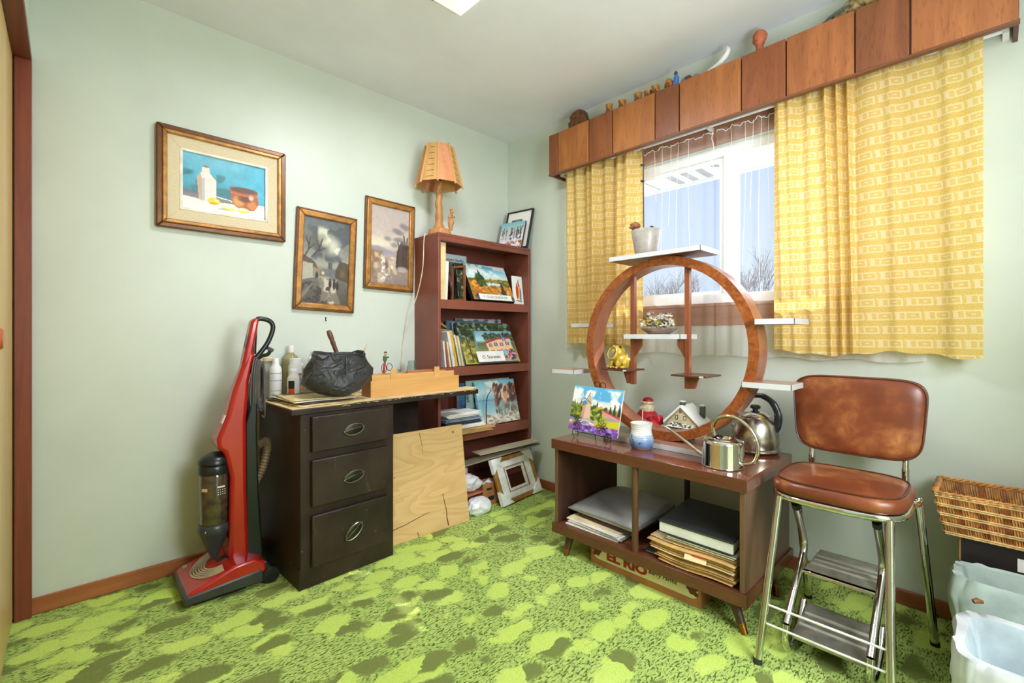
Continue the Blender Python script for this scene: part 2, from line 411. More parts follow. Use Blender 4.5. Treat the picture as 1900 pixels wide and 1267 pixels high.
# ------------------------------------------------------------------ the room
XW, YS = -2.43, -3.0                     # closet wall plane, rear wall plane
struct(tb('floor', CARPET, None, (-3.05, 0.15, -4.6, 0.15, -0.08, 0.0), smooth=0))
struct(tb('ceiling', CEILM, None, (-3.05, 0.15, -4.6, 0.15, 2.44, 2.52), smooth=0))
struct(tb('wall_north', WALLM, None, (-3.05, 0.15, 0.0, 0.12, 0, 2.44), smooth=0))
WY0, WY1, WZ0, WZ1 = -2.14, -0.98, 1.195, 1.98   # window opening
struct(tb('wall_east', WALLM, None, (0, 0.15, -4.6, WY0, 0, 2.44), (0, 0.15, WY1, 0.0, 0, 2.44), (0, 0.15, WY0, WY1, 0, WZ0), (0, 0.15, WY0, WY1, WZ1, 2.44), smooth=0))
struct(tb('wall_west', WALLM, None, (XW - 0.1, XW, -1.9, -0.0, 2.06, 2.44), (XW - 0.1, XW, YS, -1.9, 0, 2.44), smooth=0))
struct(tb('wall_south', WALLM, None, (-3.05, -1.75, YS - 0.1, YS, 0, 2.44), (-0.85, 0.0, YS - 0.1, YS, 0, 2.44), (-1.75, -0.85, YS - 0.1, YS, 2.04, 2.44), smooth=0))  # unseen rear wall; its doorway is added to let fill light in
struct(tb('wall_hall', plain('hall_paint', (236, 232, 224), 0.6, var=0.02), None, (-3.05, 0.0, -4.6, -4.5, 0, 2.44), (-3.05, -2.95, -4.5, YS - 0.1, 0, 2.44), smooth=0))  # unseen hall behind the added doorway, holds the fill lamps
struct(tb('wall_closet', plain('closet_inside', (190, 196, 180), 0.7), None, (-3.05, -3.0, -1.9, 0, 0, 2.44), (-3.05, XW - 0.1, -1.95, -1.9, 0, 2.44), smooth=0))
struct(tb('baseboard_north', BASEM, None, (-2.43, -0.0, -0.013, 0.0, 0.0, 0.062), bev=0.004))
struct(tb('baseboard_east', BASEY, None, (-0.013, 0.0, YS, -0.013, 0.0, 0.058), bev=0.004))
# closet opening: jamb, head and door casing of red-brown wood, pale flush sliding door
struct(tb('trim_1', TRIMM, None, (XW - 0.041, XW + 0.004, -0.028, 0.0, 0.0, 2.047), bev=0.002))
struct(tb('trim_2', wood('red_head_wood', (104, 56, 32), (134, 76, 46), 'y', 20, 20, 0.4), None, (XW - 0.05, XW + 0.004, -1.9, 0.0, 2.047, 2.068), bev=0.002))
struct(tb('trim_3', wood('door_casing', (120, 62, 40), (148, 82, 56), 'z', 20, 20), None, (-1.81, -1.75, YS, YS + 0.016, 0, 2.09), (-0.85, -0.79, YS, YS + 0.016, 0, 2.09), (-1.81, -0.79, YS, YS + 0.016, 2.04, 2.10)))  # casing of the added rear doorway
door = struct(tb('door_1', wood('birch_door', (206, 170, 106), (226, 194, 134), 'z', 5, 10, 0.4, 0.05), None, (XW - 0.075, XW - 0.044, -0.98, -0.035, 0.012, 2.045), bev=0.003))
KN = MB().lathe([(0.0, 0), (0.016, 0), (0.014, 0.010), (0.012, 0.016), (0.026, 0.022), (0.027, 0.030), (0.022, 0.036), (0.0, 0.038)], 20, (0, 0, 0), Matrix.Translation((XW - 0.044, -0.868, 1.030)) @ Matrix.Rotation(math.pi / 2, 4, 'Y'))
label(KN.build('knob', wood('orange_wood', (170, 84, 36), (206, 116, 60), 'z', 12, 4, 0.3), door), 'round orange wooden door knob')
struct(tb('door_2', MC['birch_door'], None, (XW - 0.112, XW - 0.08, -1.88, -0.93, 0.012, 2.045), bev=0.003))

# ceiling fitting: square pressed glass shade with a small clip
lf = thing('ceiling_light', 'square frosted glass ceiling light, lit, with small metal clips', 'ceiling light', (-1.25, -1.02, 2.44))
tb('mounting_plate', WHITE, lf, (-1.31, -1.19, -1.08, -0.96, 2.425, 2.44))
def emis(name, c, s):
    g = G(name); e = g.new('ShaderNodeEmission', {'Color': L4(c), 'Strength': s}); p = g.new('ShaderNodeBsdfPrincipled', {'Base Color': L4((245, 243, 236)), 'Roughness': 0.3})
    ad = g.new('ShaderNodeAddShader'); g.t.links.new(e.outputs[0], ad.inputs[0]); g.t.links.new(p.outputs[0], ad.inputs[1]); g.t.links.new(ad.outputs[0], g.out.inputs[0]); return g.m
m = MB()
m.grid(lambda a, b: (-1.40 + 0.30 * a, -1.17 + 0.30 * b, 2.425 - 0.055 * (1 - max(abs(2 * a - 1), abs(2 * b - 1)) ** 2)), 16, 16)
m.build('glass_shade', emis('lit_glass', (255, 250, 238), 0.55), lf, solid=0.004)
for x, y in ((-1.105, -1.02), (-1.395, -1.02), (-1.25, -0.875), (-1.25, -1.165)):
    MB().obox((x, y, 2.428), (0.014, 0.014, 0.02)).build('clip', BLACKP, lf)

# window: white vinyl two-light frame with glass panes, wooden casing
win = struct(tb('window_1', WHITE, None, (0.03, 0.12, WY0, WY0 + 0.05, WZ0, WZ1), (0.03, 0.12, WY1 - 0.05, WY1, WZ0, WZ1), (0.03, 0.12, WY0 + 0.05, WY1 - 0.05, WZ0, WZ0 + 0.05), (0.03, 0.12, WY0 + 0.05, WY1 - 0.05, WZ1 - 0.05, WZ1), (0.025, 0.12, -1.585, -1.54, WZ0 + 0.05, WZ1 - 0.05), bev=0.003))
g = G('window_glass'); tr = g.new('ShaderNodeBsdfTransparent', {'Color': (0.96, 0.98, 0.98, 1)}); gl = g.new('ShaderNodeBsdfGlossy', {'Roughness': 0.02})
mx_ = g.new('ShaderNodeMixShader', {0: 0.012}); g.t.links.new(tr.outputs[0], mx_.inputs[1]); g.t.links.new(gl.outputs[0], mx_.inputs[2]); g.t.links.new(mx_.outputs[0], g.out.inputs[0]); GLASSM = g.m
tb('pane', GLASSM, win, (0.075, 0.081, WY0 + 0.05, -1.585, WZ0 + 0.05, WZ1 - 0.05)); tb('pane', GLASSM, win, (0.075, 0.081, -1.54, WY1 - 0.05, WZ0 + 0.05, WZ1 - 0.05))
tb('sash', WHITE, win, (0.045, 0.07, -1.54, -1.512, 1.245, 1.93), (0.045, 0.07, -1.512, -1.03, 1.245, 1.262), (0.045, 0.07, -1.512, -1.03, 1.912, 1.93), bev=0.002)
CASE = wood('window_casing_wood', (150, 100, 74), (178, 128, 98), 'y', 14, 16, 0.5)
struct(tb('trim_4', CASE, None, (-0.014, 0.006, WY0 - 0.07, WY1 + 0.07, 1.085, WZ0), (-0.014, 0.006, WY0 - 0.07, WY1 + 0.07, WZ1, 2.11), (-0.014, 0.006, WY0 - 0.07, WY0, WZ0, WZ1), (-0.014, 0.006, WY1, WY1 + 0.07, WZ0, WZ1), (-0.02, 0.03, WY0 - 0.07, WY1 + 0.07, 1.180, 1.197), bev=0.002))

# ------------------------------------------------------------------ outside: soffit, ground, bare trees
SOFM = plain('soffit_white', (236, 236, 238), 0.6, var=0.02)
sof = struct(tb('trim_5', SOFM, None, (0.15, 0.95, -5.0, 1.2, 2.152, 2.175), (0.95, 0.975, -5.0, 1.2, 2.135, 2.34)))
for i in range(4):
    y = -0.86 - 0.105 * i
    tb('soffit_vent', plain('vent_grey', (150, 152, 158), 0.6), sof, (0.3, 0.93, y - 0.045, y, 2.149, 2.153))
tb('soffit_joint', MC['vent_grey'], sof, (0.15, 0.95, -0.70, -0.692, 2.1495, 2.153), (0.15, 0.95, -1.72, -1.712, 2.1495, 2.153))
struct(tb('ground_outside', plain('winter_ground', (214, 212, 206), 0.9, var=0.1, scale=0.5), None, (0.4, 90, -60, 60, -0.9, -0.6), smooth=0))
BARK = plain('bare_bark', (112, 102, 98), 0.9, var=0.2, scale=3)
def bare_tree(x, y, h, seed, lab):
    rnd = random.Random(seed); t = thing('bare_tree', lab, 'tree', (x, y, -0.6), 0, 'bare trees outside the window'); tr_, br_ = MB(), MB()
    def grow(p, d, ln, r, lv):
        q = p + d * ln; mid = (p + q) / 2 + Vector((rnd.uniform(-1, 1), rnd.uniform(-1, 1), 0)) * ln * 0.06
        (tr_ if lv == 0 else br_).tube([p, mid, q], [r, r * 0.85, r * 0.66], 5 if lv < 2 else 3, cap=False)
        if lv >= 5: return
        for k in range(3 if lv < 4 else 2):
            nd = (d + Vector((rnd.uniform(-1, 1), rnd.uniform(-1, 1), rnd.uniform(-0.15, 0.7))) * 0.62).normalized()
            grow(p + (q - p) * rnd.uniform(0.55, 1.0), nd, ln * rnd.uniform(0.6, 0.8), r * 0.58, lv + 1)
    grow(Vector((x, y, -0.6)), Vector((0, 0, 1)), h * 0.32, h * 0.012, 0)
    tr_.build('trunk', BARK, t, fixn=False); br_.build('branch', BARK, t, fixn=False)
for i, (x, y, h) in enumerate(((14, 2.85, 5.4), (20, 5.0, 6.6), (15, 6.0, 4.9), (21, 9.6, 6.4), (27, 7.4, 7.6), (29, 13.4, 7.4))):
    bare_tree(x, y, h, 31 + i, 'bare leafless tree standing outside beyond the window')

# ------------------------------------------------------------------ valance of wide veneer boards over the window
vt = thing('window_valance', 'long box valance of wide reddish veneer boards above the curtains', 'valance', (-0.075, -1.53, 2.03))
JY = [-0.534, -0.609, -0.843, -1.005, -1.263, -1.394, -1.686, -1.866, -2.102, -2.264, -2.53]
VD, VL = ((116, 62, 30), (150, 86, 46)), ((146, 84, 38), (184, 114, 58))
VC = [VD, VL, VD, ((152, 90, 40), (190, 120, 60)), VD, VL, ((124, 66, 32), (162, 92, 50)), ((140, 80, 40), (176, 106, 58)), ((122, 68, 36), (156, 92, 54)), ((148, 86, 44), (184, 114, 64))]
for i in range(10):
    mt = wood('valance_veneer_%d' % i, VC[i][0], VC[i][1], 'z', 9, 7, 0.38, 0.3)
    tb('board', mt, vt, (-0.150, -0.138, JY[i + 1] + 0.0025, JY[i] - 0.0025, 2.042, 2.287), bev=0.003)
VB = wood('valance_back_wood', (84, 44, 26), (108, 62, 38), 'y', 8, 10)
tb('backing', VB, vt, (-0.138, -0.130, -2.528, -0.536, 2.045, 2.280))
tb('edge_strip', wood('valance_edge', (112, 66, 38), (136, 86, 52), 'y', 8, 10), vt, (-0.152, -0.128, -2.53, -0.534, 2.034, 2.0425))
tb('end_board', VB, vt, (-0.138, 0.0, -0.548, -0.536, 2.036, 2.285)); tb('end_board', VB, vt, (-0.138, 0.0, -2.528, -2.516, 2.036, 2.285))
tb('top_board', VB, vt, (-0.130, 0.0, -2.516, -0.548, 2.268, 2.281))
rod = thing('curtain_rod', 'white curtain rod hidden behind the veneer valance', 'curtain rod', (-0.05, -1.5, 2.04))
MB().tube([(-0.055, -0.56, 2.062), (-0.055, -2.50, 2.062)], 0.007, 10).build('rod', WHITE, rod)
for y in (-0.56, -1.5, -2.5): MB().box(-0.062, 0.0, y - 0.008, y + 0.008, 2.05, 2.066).build('bracket', WHITE, rod)

# ------------------------------------------------------------------ curtains
def curtain_mat():
    g = G('gold_curtain_cloth'); uv = g.new('ShaderNodeUVMap').outputs[0]
    sp = g.new('ShaderNodeSeparateXYZ', {0: uv}); u, v = sp.outputs[0], sp.outputs[1]
    PV, PU = 0.052, 0.086
    r = g.math('DIVIDE', v, PV); row = g.math('FLOOR', r); fv = g.math('FRACT', r)
    jit = g.math('FRACT', g.math('MULTIPLY', g.math('SINE', g.math('MULTIPLY', row, 12.9898)), 43.75))
    uu = g.math('ADD', g.math('DIVIDE', u, PU), jit); fu = g.math('FRACT', uu); cell = g.math('FLOOR', uu)
    def inside(x, a, b): return g.math('MULTIPLY', g.math('GREATER_THAN', x, a), g.math('LESS_THAN', x, b))
    def AND(a, b): return g.math('MULTIPLY', a, b)
    def NOT(a): return g.math('SUBTRACT', 1.0, a)
    def OR(a, b): return g.math('MAXIMUM', a, b)
    band = inside(fv, 0.05, 0.64)
    edge = OR(inside(fv, 0.05, 0.13), inside(fv, 0.56, 0.64))
    rect_o = AND(inside(fu, 0.06, 0.62), inside(fv, 0.05, 0.64)); rect_i = AND(inside(fu, 0.13, 0.55), inside(fv, 0.16, 0.53))
    dot = AND(inside(fu, 0.28, 0.42), inside(fv, 0.30, 0.40))
    bar = AND(inside(fu, 0.74, 0.90), band)
    cream = OR(OR(AND(rect_o, NOT(rect_i)), dot), OR(AND(edge, OR(inside(fu, 0.0, 0.62), inside(fu, 0.7, 1.0))), bar))
    ns = g.noise(uv, 260, 2); ns2 = g.noise(g.coord('UV', (1, 1, 1)), 5, 2)
    gold = g.ramp(ns, [(0.35, (220, 182, 92)), (0.65, (240, 208, 122))])
    lite = g.mix(0.5, gold, L4((236, 202, 122)))
    c = g.mix(band, gold, lite); c = g.mix(g.math('MULTIPLY', cream, 0.66), c, L4((246, 230, 190)))
    c = g.mix(g.math('MULTIPLY', ns2, 0.15), c, L4((246, 226, 176)))
    d = g.new('ShaderNodeBsdfDiffuse', {'Color': c}); t = g.new('ShaderNodeBsdfTranslucent', {'Color': c})
    g.put(d, 'Normal', g.bump(ns, 0.2, 0.002))
    ms = g.new('ShaderNodeMixShader', {0: 0.42}); g.t.links.new(d.outputs[0], ms.inputs[1]); g.t.links.new(t.outputs[0], ms.inputs[2]); g.t.links.new(ms.outputs[0], g.out.inputs[0]); return g.m
CURT = curtain_mat()
def sheer_mat(op):
    g = G('sheer_voile'); v = g.coord('UV', (1, 0.02, 1)); n = g.noise(v, 60, 3)
    tr = g.new('ShaderNodeBsdfTransparent', {'Color': (1, 1, 1, 1)}); d = g.new('ShaderNodeBsdfDiffuse', {'Color': L4((250, 248, 246))}); t = g.new('ShaderNodeBsdfTranslucent', {'Color': L4((250, 248, 246))})
    m1 = g.new('ShaderNodeMixShader', {0: 0.5}); g.t.links.new(d.outputs[0], m1.inputs[1]); g.t.links.new(t.outputs[0], m1.inputs[2])
    hz_ = g.new('ShaderNodeSeparateXYZ', {0: g.new('ShaderNodeUVMap').outputs[0]}).outputs[1]   # the cloth is made more opaque below the sill
    f = g.math('ADD', op - 0.06, g.math('ADD', g.math('MULTIPLY', n, 0.14), g.math('MULTIPLY', g.math('LESS_THAN', hz_, 1.085), 0.42)))
    m2 = g.new('ShaderNodeMixShader', {0: f}); g.t.links.new(tr.outputs[0], m2.inputs[1]); g.t.links.new(m1.outputs[0], m2.inputs[2]); g.t.links.new(m2.outputs[0], g.out.inputs[0]); return g.m
SHEER = sheer_mat(0.17)
HEM = plain('voile_hem', (248, 247, 246), 0.8, var=0.02)
def cloth(name, mat, ya, yb, z0, z1, xfn, lab, cat, nu=160, nv=36, lean=0.0, bot=None, group=None):
    """hanging cloth from ya to yb; xfn(s,t) is the distance from the wall, s along, t down"""
    pts = np.zeros((nv + 1, nu + 1, 3)); uv = np.zeros((nv + 1, nu + 1, 2))
    for j in range(nv + 1):
        t = j / nv; acc = 0
        for i in range(nu + 1):
            s = i / nu; y = ya + (yb - ya) * s + lean * t * (1 - s); zb = z0 + (bot(s) if bot else 0)
            pts[j, i] = (xfn(s, t), y, z1 + (zb - z1) * t)
            if i: acc += math.hypot(pts[j, i, 0] - pts[j, i - 1, 0], pts[j, i, 1] - pts[j, i - 1, 1])
            uv[j, i] = (acc, pts[j, i, 2])
    b = MB(); b.v = [tuple(p) for p in pts.reshape(-1, 3)]
    b.f = [(j * (nu + 1) + i, (j + 1) * (nu + 1) + i, (j + 1) * (nu + 1) + i + 1, j * (nu + 1) + i + 1) for j in range(nv) for i in range(nu)]
    o = b.build(name, mat, None, smooth=80, fixn=False); ul = o.data.uv_layers.new(name='UVMap'); fl = uv.reshape(-1, 2)
    vi = np.zeros(len(o.data.loops), np.int32); o.data.loops.foreach_get('vertex_index', vi); ul.data.foreach_set('uv', fl[vi].ravel())
    return tag(o, lab, cat, group)
def foldsL(s, t):
    return -0.072 - 0.018 * math.sin(s * 38 + 1.2 * math.sin(s * 9)) * (0.75 + 0.3 * t) - 0.012 * math.sin(s * 17 + t * 0.8) - 0.03 * math.exp(-((s - 0.3) / 0.05) ** 2) - 0.024 * math.exp(-((s - 0.42) / 0.03) ** 2) + 0.016 * math.exp(-((s - 0.36) / 0.02) ** 2)
cl = cloth('curtain', CURT, -0.615, -1.150, 0.975, 2.055, foldsL, 'narrower gold patterned curtain behind the round shelf', 'curtain', 170, 40, -0.018, lambda s: 0.012 * math.sin(s * 11) + 0.004 * math.sin(s * 40))
def foldsR(s, t):
    q = -0.075 - 0.012 * math.sin(s * 13 + 0.6) - 0.008 * math.sin(s * 27 + t)
    for c, wd_, a in ((0.30, 0.016, 0.045), (0.36, 0.014, 0.05), (0.415, 0.012, 0.045), (0.20, 0.03, 0.022), (0.10, 0.025, 0.025), (0.62, 0.03, 0.018), (0.86, 0.035, 0.022), (0.035, 0.02, 0.02)):
        q -= a * math.exp(-((s - c - 0.03 * t) / wd_) ** 2) * (1 - 0.35 * t)
    return q
cloth('curtain', CURT, -1.802, -2.447, 0.965, 2.055, foldsR, 'wider gold patterned curtain hanging behind the brown stool', 'curtain', 220, 40, 0.0, lambda s: 0.010 * math.sin(s * 9 + 2) + 0.004 * math.sin(s * 33))
def foldsS(k):
    def f(s, t):
        return -0.030 - 0.007 * math.sin(s * 46 + k) - 0.005 * math.sin(s * 91 + 2 * k + t) * (1 - 0.5 * t)
    return f
sl = cloth('sheer_curtain', SHEER, -0.572, -1.515, 0.936, 2.045, foldsS(0.4), 'white sheer voile panel hanging behind the potted orchid stem', 'curtain', 200, 20, 0.0, lambda s: 0.02 * (1 - s) + 0.006 * math.sin(s * 20))
sr = cloth('sheer_curtain', SHEER, -1.528, -2.30, 0.936, 2.045, foldsS(2.1), 'white sheer voile panel tucked behind the wider gold curtain', 'curtain', 170, 20, 0.0, lambda s: 0.006 * math.sin(s * 20))
for par, ya, yb, k in ((sl, -0.575, -1.515, 0.4), (sr, -1.528, -2.30, 2.1)):
    n = 90; f = foldsS(k)
    MB().tube([(f(i / n, 0) - 0.002, ya + (yb - ya) * i / n, 2.037 + 0.006 * math.sin(i * 0.9) + 0.004 * math.sin(i * 2.3)) for i in range(n + 1)], 0.0018, 5).build('header_hem', HEM, par)
MB().tube([(-0.034, -1.512 + 0.006 * math.sin(i * 1.7), 2.04 - 0.03 * i) for i in range(8)], 0.0018, 5).build('side_hem', HEM, sl)
for j, yy in enumerate((-1.20, -1.235, -1.285, -1.335, -1.40)):
    MB().tube([(-0.040, yy - 0.012 * math.sin(t_ * 0.5 + j), 2.035 - 0.14 * t_) for t_ in range(3 + (j * 3) % 5)], 0.0009, 4).build('pleat', HEM, sl)
for j, yy in enumerate((-1.60, -1.655, -1.69, -1.735, -1.775)):
    MB().tube([(-0.040, yy - 0.012 * math.sin(t_ * 0.5 + j), 2.035 - 0.14 * t_) for t_ in range(3 + (j * 3) % 5)], 0.0009, 4).build('pleat', HEM, sr)

# ------------------------------------------------------------------ black painted desk
def desk_paint():
    g = G('black_brown_paint'); v = g.coord(); a = g.noise(v, 6, 4); b = g.noise(v, 55, 5, 0.7)
    c = g.ramp(a, [(0.35, (40, 30, 25)), (0.65, (60, 46, 37))])
    c = g.mix(g.ramp(b, [(0.69, (0, 0, 0)), (0.72, (255, 255, 255))]), c, L4((168, 152, 134)))
    n2 = g.noise(g.coord('Object', (1, 1, 0.2), (0.4, 0.3, 0.2)), 16, 4, 0.7)
    c = g.mix(g.math('MULTIPLY', g.ramp(n2, [(0.66, (0, 0, 0)), (0.74, (255, 255, 255))]), 0.35), c, L4((110, 98, 84)))
    g.bsdf(c, 0.46, 0.0, g.bump(b, 0.08, 0.003), Specular_IOR_Level=0.35); return g.m
DESKM = desk_paint()
dk = thing('writing_desk', 'black painted kneehole desk with three drawers and a chipped top', 'desk', (-1.688, -0.537, 0), math.radians(2.4))
def lb(name, mat, parent, *boxes, **kw):
    m = MB()
    for b in boxes: m.box(*b)
    return m.build(name, mat, parent, world=False, **kw)
lb('carcass', DESKM, dk, (0.038, 0.468, 0.008, 0.49, 0.0, 0.713), bev=0.003)
lb('plinth', DESKM, dk, (0.034, 0.038, 0.006, 0.49, 0.0, 0.085))
TOP = [(0, 0), (1.0, 0), (1.0, 0.24), (0.875, 0.245), (0.875, 0.49), (0, 0.505)]
MB().prism(TOP, lambda p, k: (p[0], p[1], 0.714 + 0.024 * k)).build('desktop', DESKM, dk, world=False, bev=0.003)
rc_ = random.Random(5)
for k in range(34): lx_ = rc_.uniform(0.22, 0.98); MB().obox((lx_, -0.0006, 0.737 - abs(rc_.gauss(0, 0.003))), (rc_.uniform(0.004, 0.022), 0.0012, rc_.uniform(0.0012, 0.004)), (0, rc_.uniform(-0.1, 0.1), 0)).build('paint_chip', plain('bare_wood_chip', (176, 150, 118), 0.7, var=0.2), dk, world=False)
lb('back_panel', DESKM, dk, (0.468, 0.880, 0.405, 0.42, 0.05, 0.713)); lb('end_panel', DESKM, dk, (0.868, 0.88, 0.42, 0.488, 0.0, 0.713))
HND = plain('pewter', (150, 146, 134), 0.3, 1.0, var=0.2)
for i, (z0, z1, hz, ang) in enumerate(((0.557, 0.702, 0.629, 8), (0.332, 0.524, 0.425, 12), (0.085, 0.296, 0.186, 38))):
    d = lb('drawer', DESKM, dk, (0.078, 0.432, -0.014, 0.008, z0, z1), bev=0.004)
    R = Matrix.Translation((0.256, -0.014, hz)) @ Matrix.Rotation(math.radians(-ang), 4, 'Y') @ Matrix.Rotation(math.pi / 2, 4, 'X')
    h = MB(); h.lathe([(0.0, 0.005), (0.7, 0.0045), (0.85, 0.003), (1.0, 0.0)], 28, mx=R @ Matrix.Diagonal((0.046, 0.024, 1, 1)))
    hd = h.build('handle', plain('dark_pewter', (74, 70, 62), 0.35, 0.9, var=0.2), d, world=False)
    b = MB(); lp = [R @ Vector((0.044 * math.cos(a), 0.0225 * math.sin(a), 0.007 + 0.004 * max(0, -math.sin(a)))) for a in np.linspace(0, 2 * math.pi, 33)[:-1]]
    b.tube(lp, 0.0026, 6, closed=True); b.tube([R @ Vector((-0.044, 0, 0.003)), R @ Vector((-0.015, 0.004, 0.009)), R @ Vector((0.015, 0.004, 0.009)), R @ Vector((0.044, 0, 0.003))], 0.0024, 6)
    b.build('bail', HND, hd, world=False)
    for sx in (-1, 1): MB().ell(R @ Vector((0.045 * sx, 0, 0.005)), (0.005, 0.005, 0.005), 8, 6).build('boss', HND, hd, world=False)
DM = dk.matrix_basis
pp = [(0.004, 0.006), (0.25, 0.003), (0.30, 0.016), (0.62, 0.006), (0.76, 0.012), (0.985, 0.004), (0.99, 0.10), (0.86, 0.20), (0.86, 0.47), (0.01, 0.49)]
pc = MB().prism([tuple(DM @ Vector((p[0], p[1], 0)))[:2] for p in pp], lambda p, k: (p[0], p[1], 0.7383 + 0.0022 * k)).build('desk_paper_cover', plain('yellowed_paper', (214, 192, 142), 0.8, var=0.15, scale=9), None)
tag(pc, 'worn yellowed paper sheet covering the top of the black desk', 'paper')

# ------------------------------------------------------------------ leaning plywood
def ply_mat():
    g = G('plywood'); v = g.coord('Object', (0.55, 1, 2.2), (0, 0.30, 0)); w_ = g.noise(v, 3.0, 2, 0.4, 1.4)
    rings = g.math('FRACT', g.math('MULTIPLY', w_, 7.0)); n = g.noise(g.coord('Object', (0.3, 1, 6)), 24, 3)
    c = g.ramp(rings, [(0.0, (214, 168, 106)), (0.45, (222, 180, 120)), (0.9, (228, 188, 130)), (1.0, (212, 166, 104))])
    c = g.mix(g.math('MULTIPLY', n, 0.3), c, L4((232, 198, 146))); g.bsdf(c, 0.5, 0.0, g.bump(n, 0.03, 0.002)); return g.m
pw = thing('plywood_sheet', 'square sheet of pale knotty plywood leaning in the desk kneehole', 'plywood', (-0.96, -0.44, 0))
o0, u0, v0 = Vector((-1.205, -0.425, 0.0)), Vector((0.497, -0.015, 0.0)), Vector((0.004, 0.078, 0.53))
nn = u0.cross(v0).normalized(); MB().slab(o0, u0, v0, nn * -0.009).build('sheet', ply_mat(), pw, bev=0.001)
CRACK = plain('dark_crack', (70, 42, 24), 0.8)
def on(a, b, off=0.0006): return o0 + u0 * a + v0 * b + nn * off
MB().tube([on(0.72, 0.02), on(0.705, 0.10), on(0.71, 0.16), on(0.69, 0.25), on(0.68, 0.32)], [0.0035, 0.003, 0.0025, 0.0022, 0.0012], 5, flat=0.3).build('crack', CRACK, pw)
MB().tube([on(0.02, 0.13), on(0.2, 0.15), on(0.42, 0.19), on(0.5, 0.20)], [0.0022, 0.0018, 0.0016, 0.0008], 5, flat=0.3).build('crack', CRACK, pw)
MB().tube([on(0.35, 0.0), on(0.34, 0.05)], 0.0018, 5).build('crack', CRACK, pw)
MB().tube([on(0.44, 0.98), on(0.46, 0.88), on(0.47, 0.76)], [0.0014, 0.0012, 0.0006], 5, flat=0.3).build('crack', CRACK, pw)
kn = plain('plywood_knot', (176, 124, 72), 0.6)
for a, b, r in ((0.87, 0.93, 0.008), (0.68, 0.33, 0.006), (0.12, 0.60, 0.004), (0.05, 0.03, 0.005)):
    MB().lathe([(0.0, 0.0008), (r * 0.6, 0.0008), (r, 0.0004)], 14, mx=Matrix.Translation(on(a, b, 0)) @ nn.to_track_quat('Z', 'Y').to_matrix().to_4x4()).build('knot', kn, pw)

# ------------------------------------------------------------------ red-brown bookcase in the corner
BCM = plain('redbrown_paint', (128, 70, 54), 0.38, var=0.12, scale=5, bump=0.1, bscale=90)
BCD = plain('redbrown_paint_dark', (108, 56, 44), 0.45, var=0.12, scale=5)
bc = thing('bookcase', 'tall red-brown painted bookcase full of paintings and books', 'bookcase', (-0.407, -0.128, 0))
BX0, BX1, BY0, BZ = -0.790, -0.026, -0.255, 1.633
tb('side_panel', BCM, bc, (BX0, BX0 + 0.018, BY0, -0.002, 0, BZ - 0.018), bev=0.002); tb('side_panel', BCM, bc, (BX1 - 0.018, BX1, BY0, -0.002, 0, BZ - 0.018), bev=0.002)
tb('top_board', BCM, bc, (BX0, BX1, BY0, -0.002, BZ - 0.018, BZ), bev=0.002)
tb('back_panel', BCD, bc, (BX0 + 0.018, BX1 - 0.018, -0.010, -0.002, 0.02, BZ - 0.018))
tb('front_rail', BCM, bc, (BX0 + 0.018, BX1 - 0.018, BY0, BY0 + 0.016, BZ - 0.046, BZ - 0.018), bev=0.002)
SH = (1.245, 0.845, 0.456, 0.10)
for z, h in zip(SH, (0.053, 0.052, 0.060, 0.10)):
    s_ = tb('shelf', BCM, bc, (BX0 + 0.018, BX1 - 0.018, BY0 + 0.014, -0.010, z - 0.018, z), bev=0.001)
    tb('lip', BCM, s_, (BX0 + 0.018, BX1 - 0.018, BY0 - 0.001, BY0 + 0.014, z - h, z + 0.001), bev=0.002)

# ------------------------------------------------------------------ walnut stand with tapered legs
WAL = wood('walnut_laminate', (92, 52, 34), (122, 74, 50), 'y', 8, 12, 0.22, 0.2, 0.03)
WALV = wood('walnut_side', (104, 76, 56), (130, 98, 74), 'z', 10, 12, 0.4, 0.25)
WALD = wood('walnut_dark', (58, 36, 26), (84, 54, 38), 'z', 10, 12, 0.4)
WALT = wood('walnut_top', (104, 56, 42), (132, 76, 58), 'y', 7, 10, 0.13, 0.2, 0.02, Coat_Weight=0.5, Coat_Roughness=0.08)
cb = thing('tv_stand', 'low walnut stand with open shelf, round posts and brass-tipped legs', 'stand', (-0.395, -1.442, 0))
CX0, CX1, CY0, CY1 = -0.650, -0.140, -1.886, -0.999
tb('top', WALT, cb, (CX0, CX1, CY0, CY1, 0.494, 0.541), bev=0.002)
tb('front_edge', WAL, cb, (CX0 - 0.002, CX0, CY0, CY1, 0.495, 0.5395))
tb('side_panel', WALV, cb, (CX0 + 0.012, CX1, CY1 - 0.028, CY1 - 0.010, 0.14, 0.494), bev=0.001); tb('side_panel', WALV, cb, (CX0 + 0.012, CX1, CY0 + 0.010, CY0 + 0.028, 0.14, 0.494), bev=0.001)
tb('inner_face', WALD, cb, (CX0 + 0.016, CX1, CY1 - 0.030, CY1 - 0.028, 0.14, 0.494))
tb('shelf', WAL, cb, (CX0, CX1 + 0.02, CY0, CY1, 0.095, 0.140), bev=0.002)
POST = wood('post_wood', (92, 58, 38), (118, 80, 54), 'z', 10, 12, 0.4)
MB().tube([(-0.628, -1.440, 0.14), (-0.628, -1.440, 0.494)], 0.0135, 14).build('post', POST, cb); MB().tube([(-0.165, -1.443, 0.14), (-0.165, -1.443, 0.494)], 0.0135, 14).build('post', plain('dark_post', (50, 38, 30), 0.4), cb)
BRASS = plain('aged_brass', (150, 104, 44), 0.35, 1.0, var=0.2)
LEGW = wood('leg_wood', (66, 42, 28), (92, 60, 42), 'z', 10, 8, 0.35)
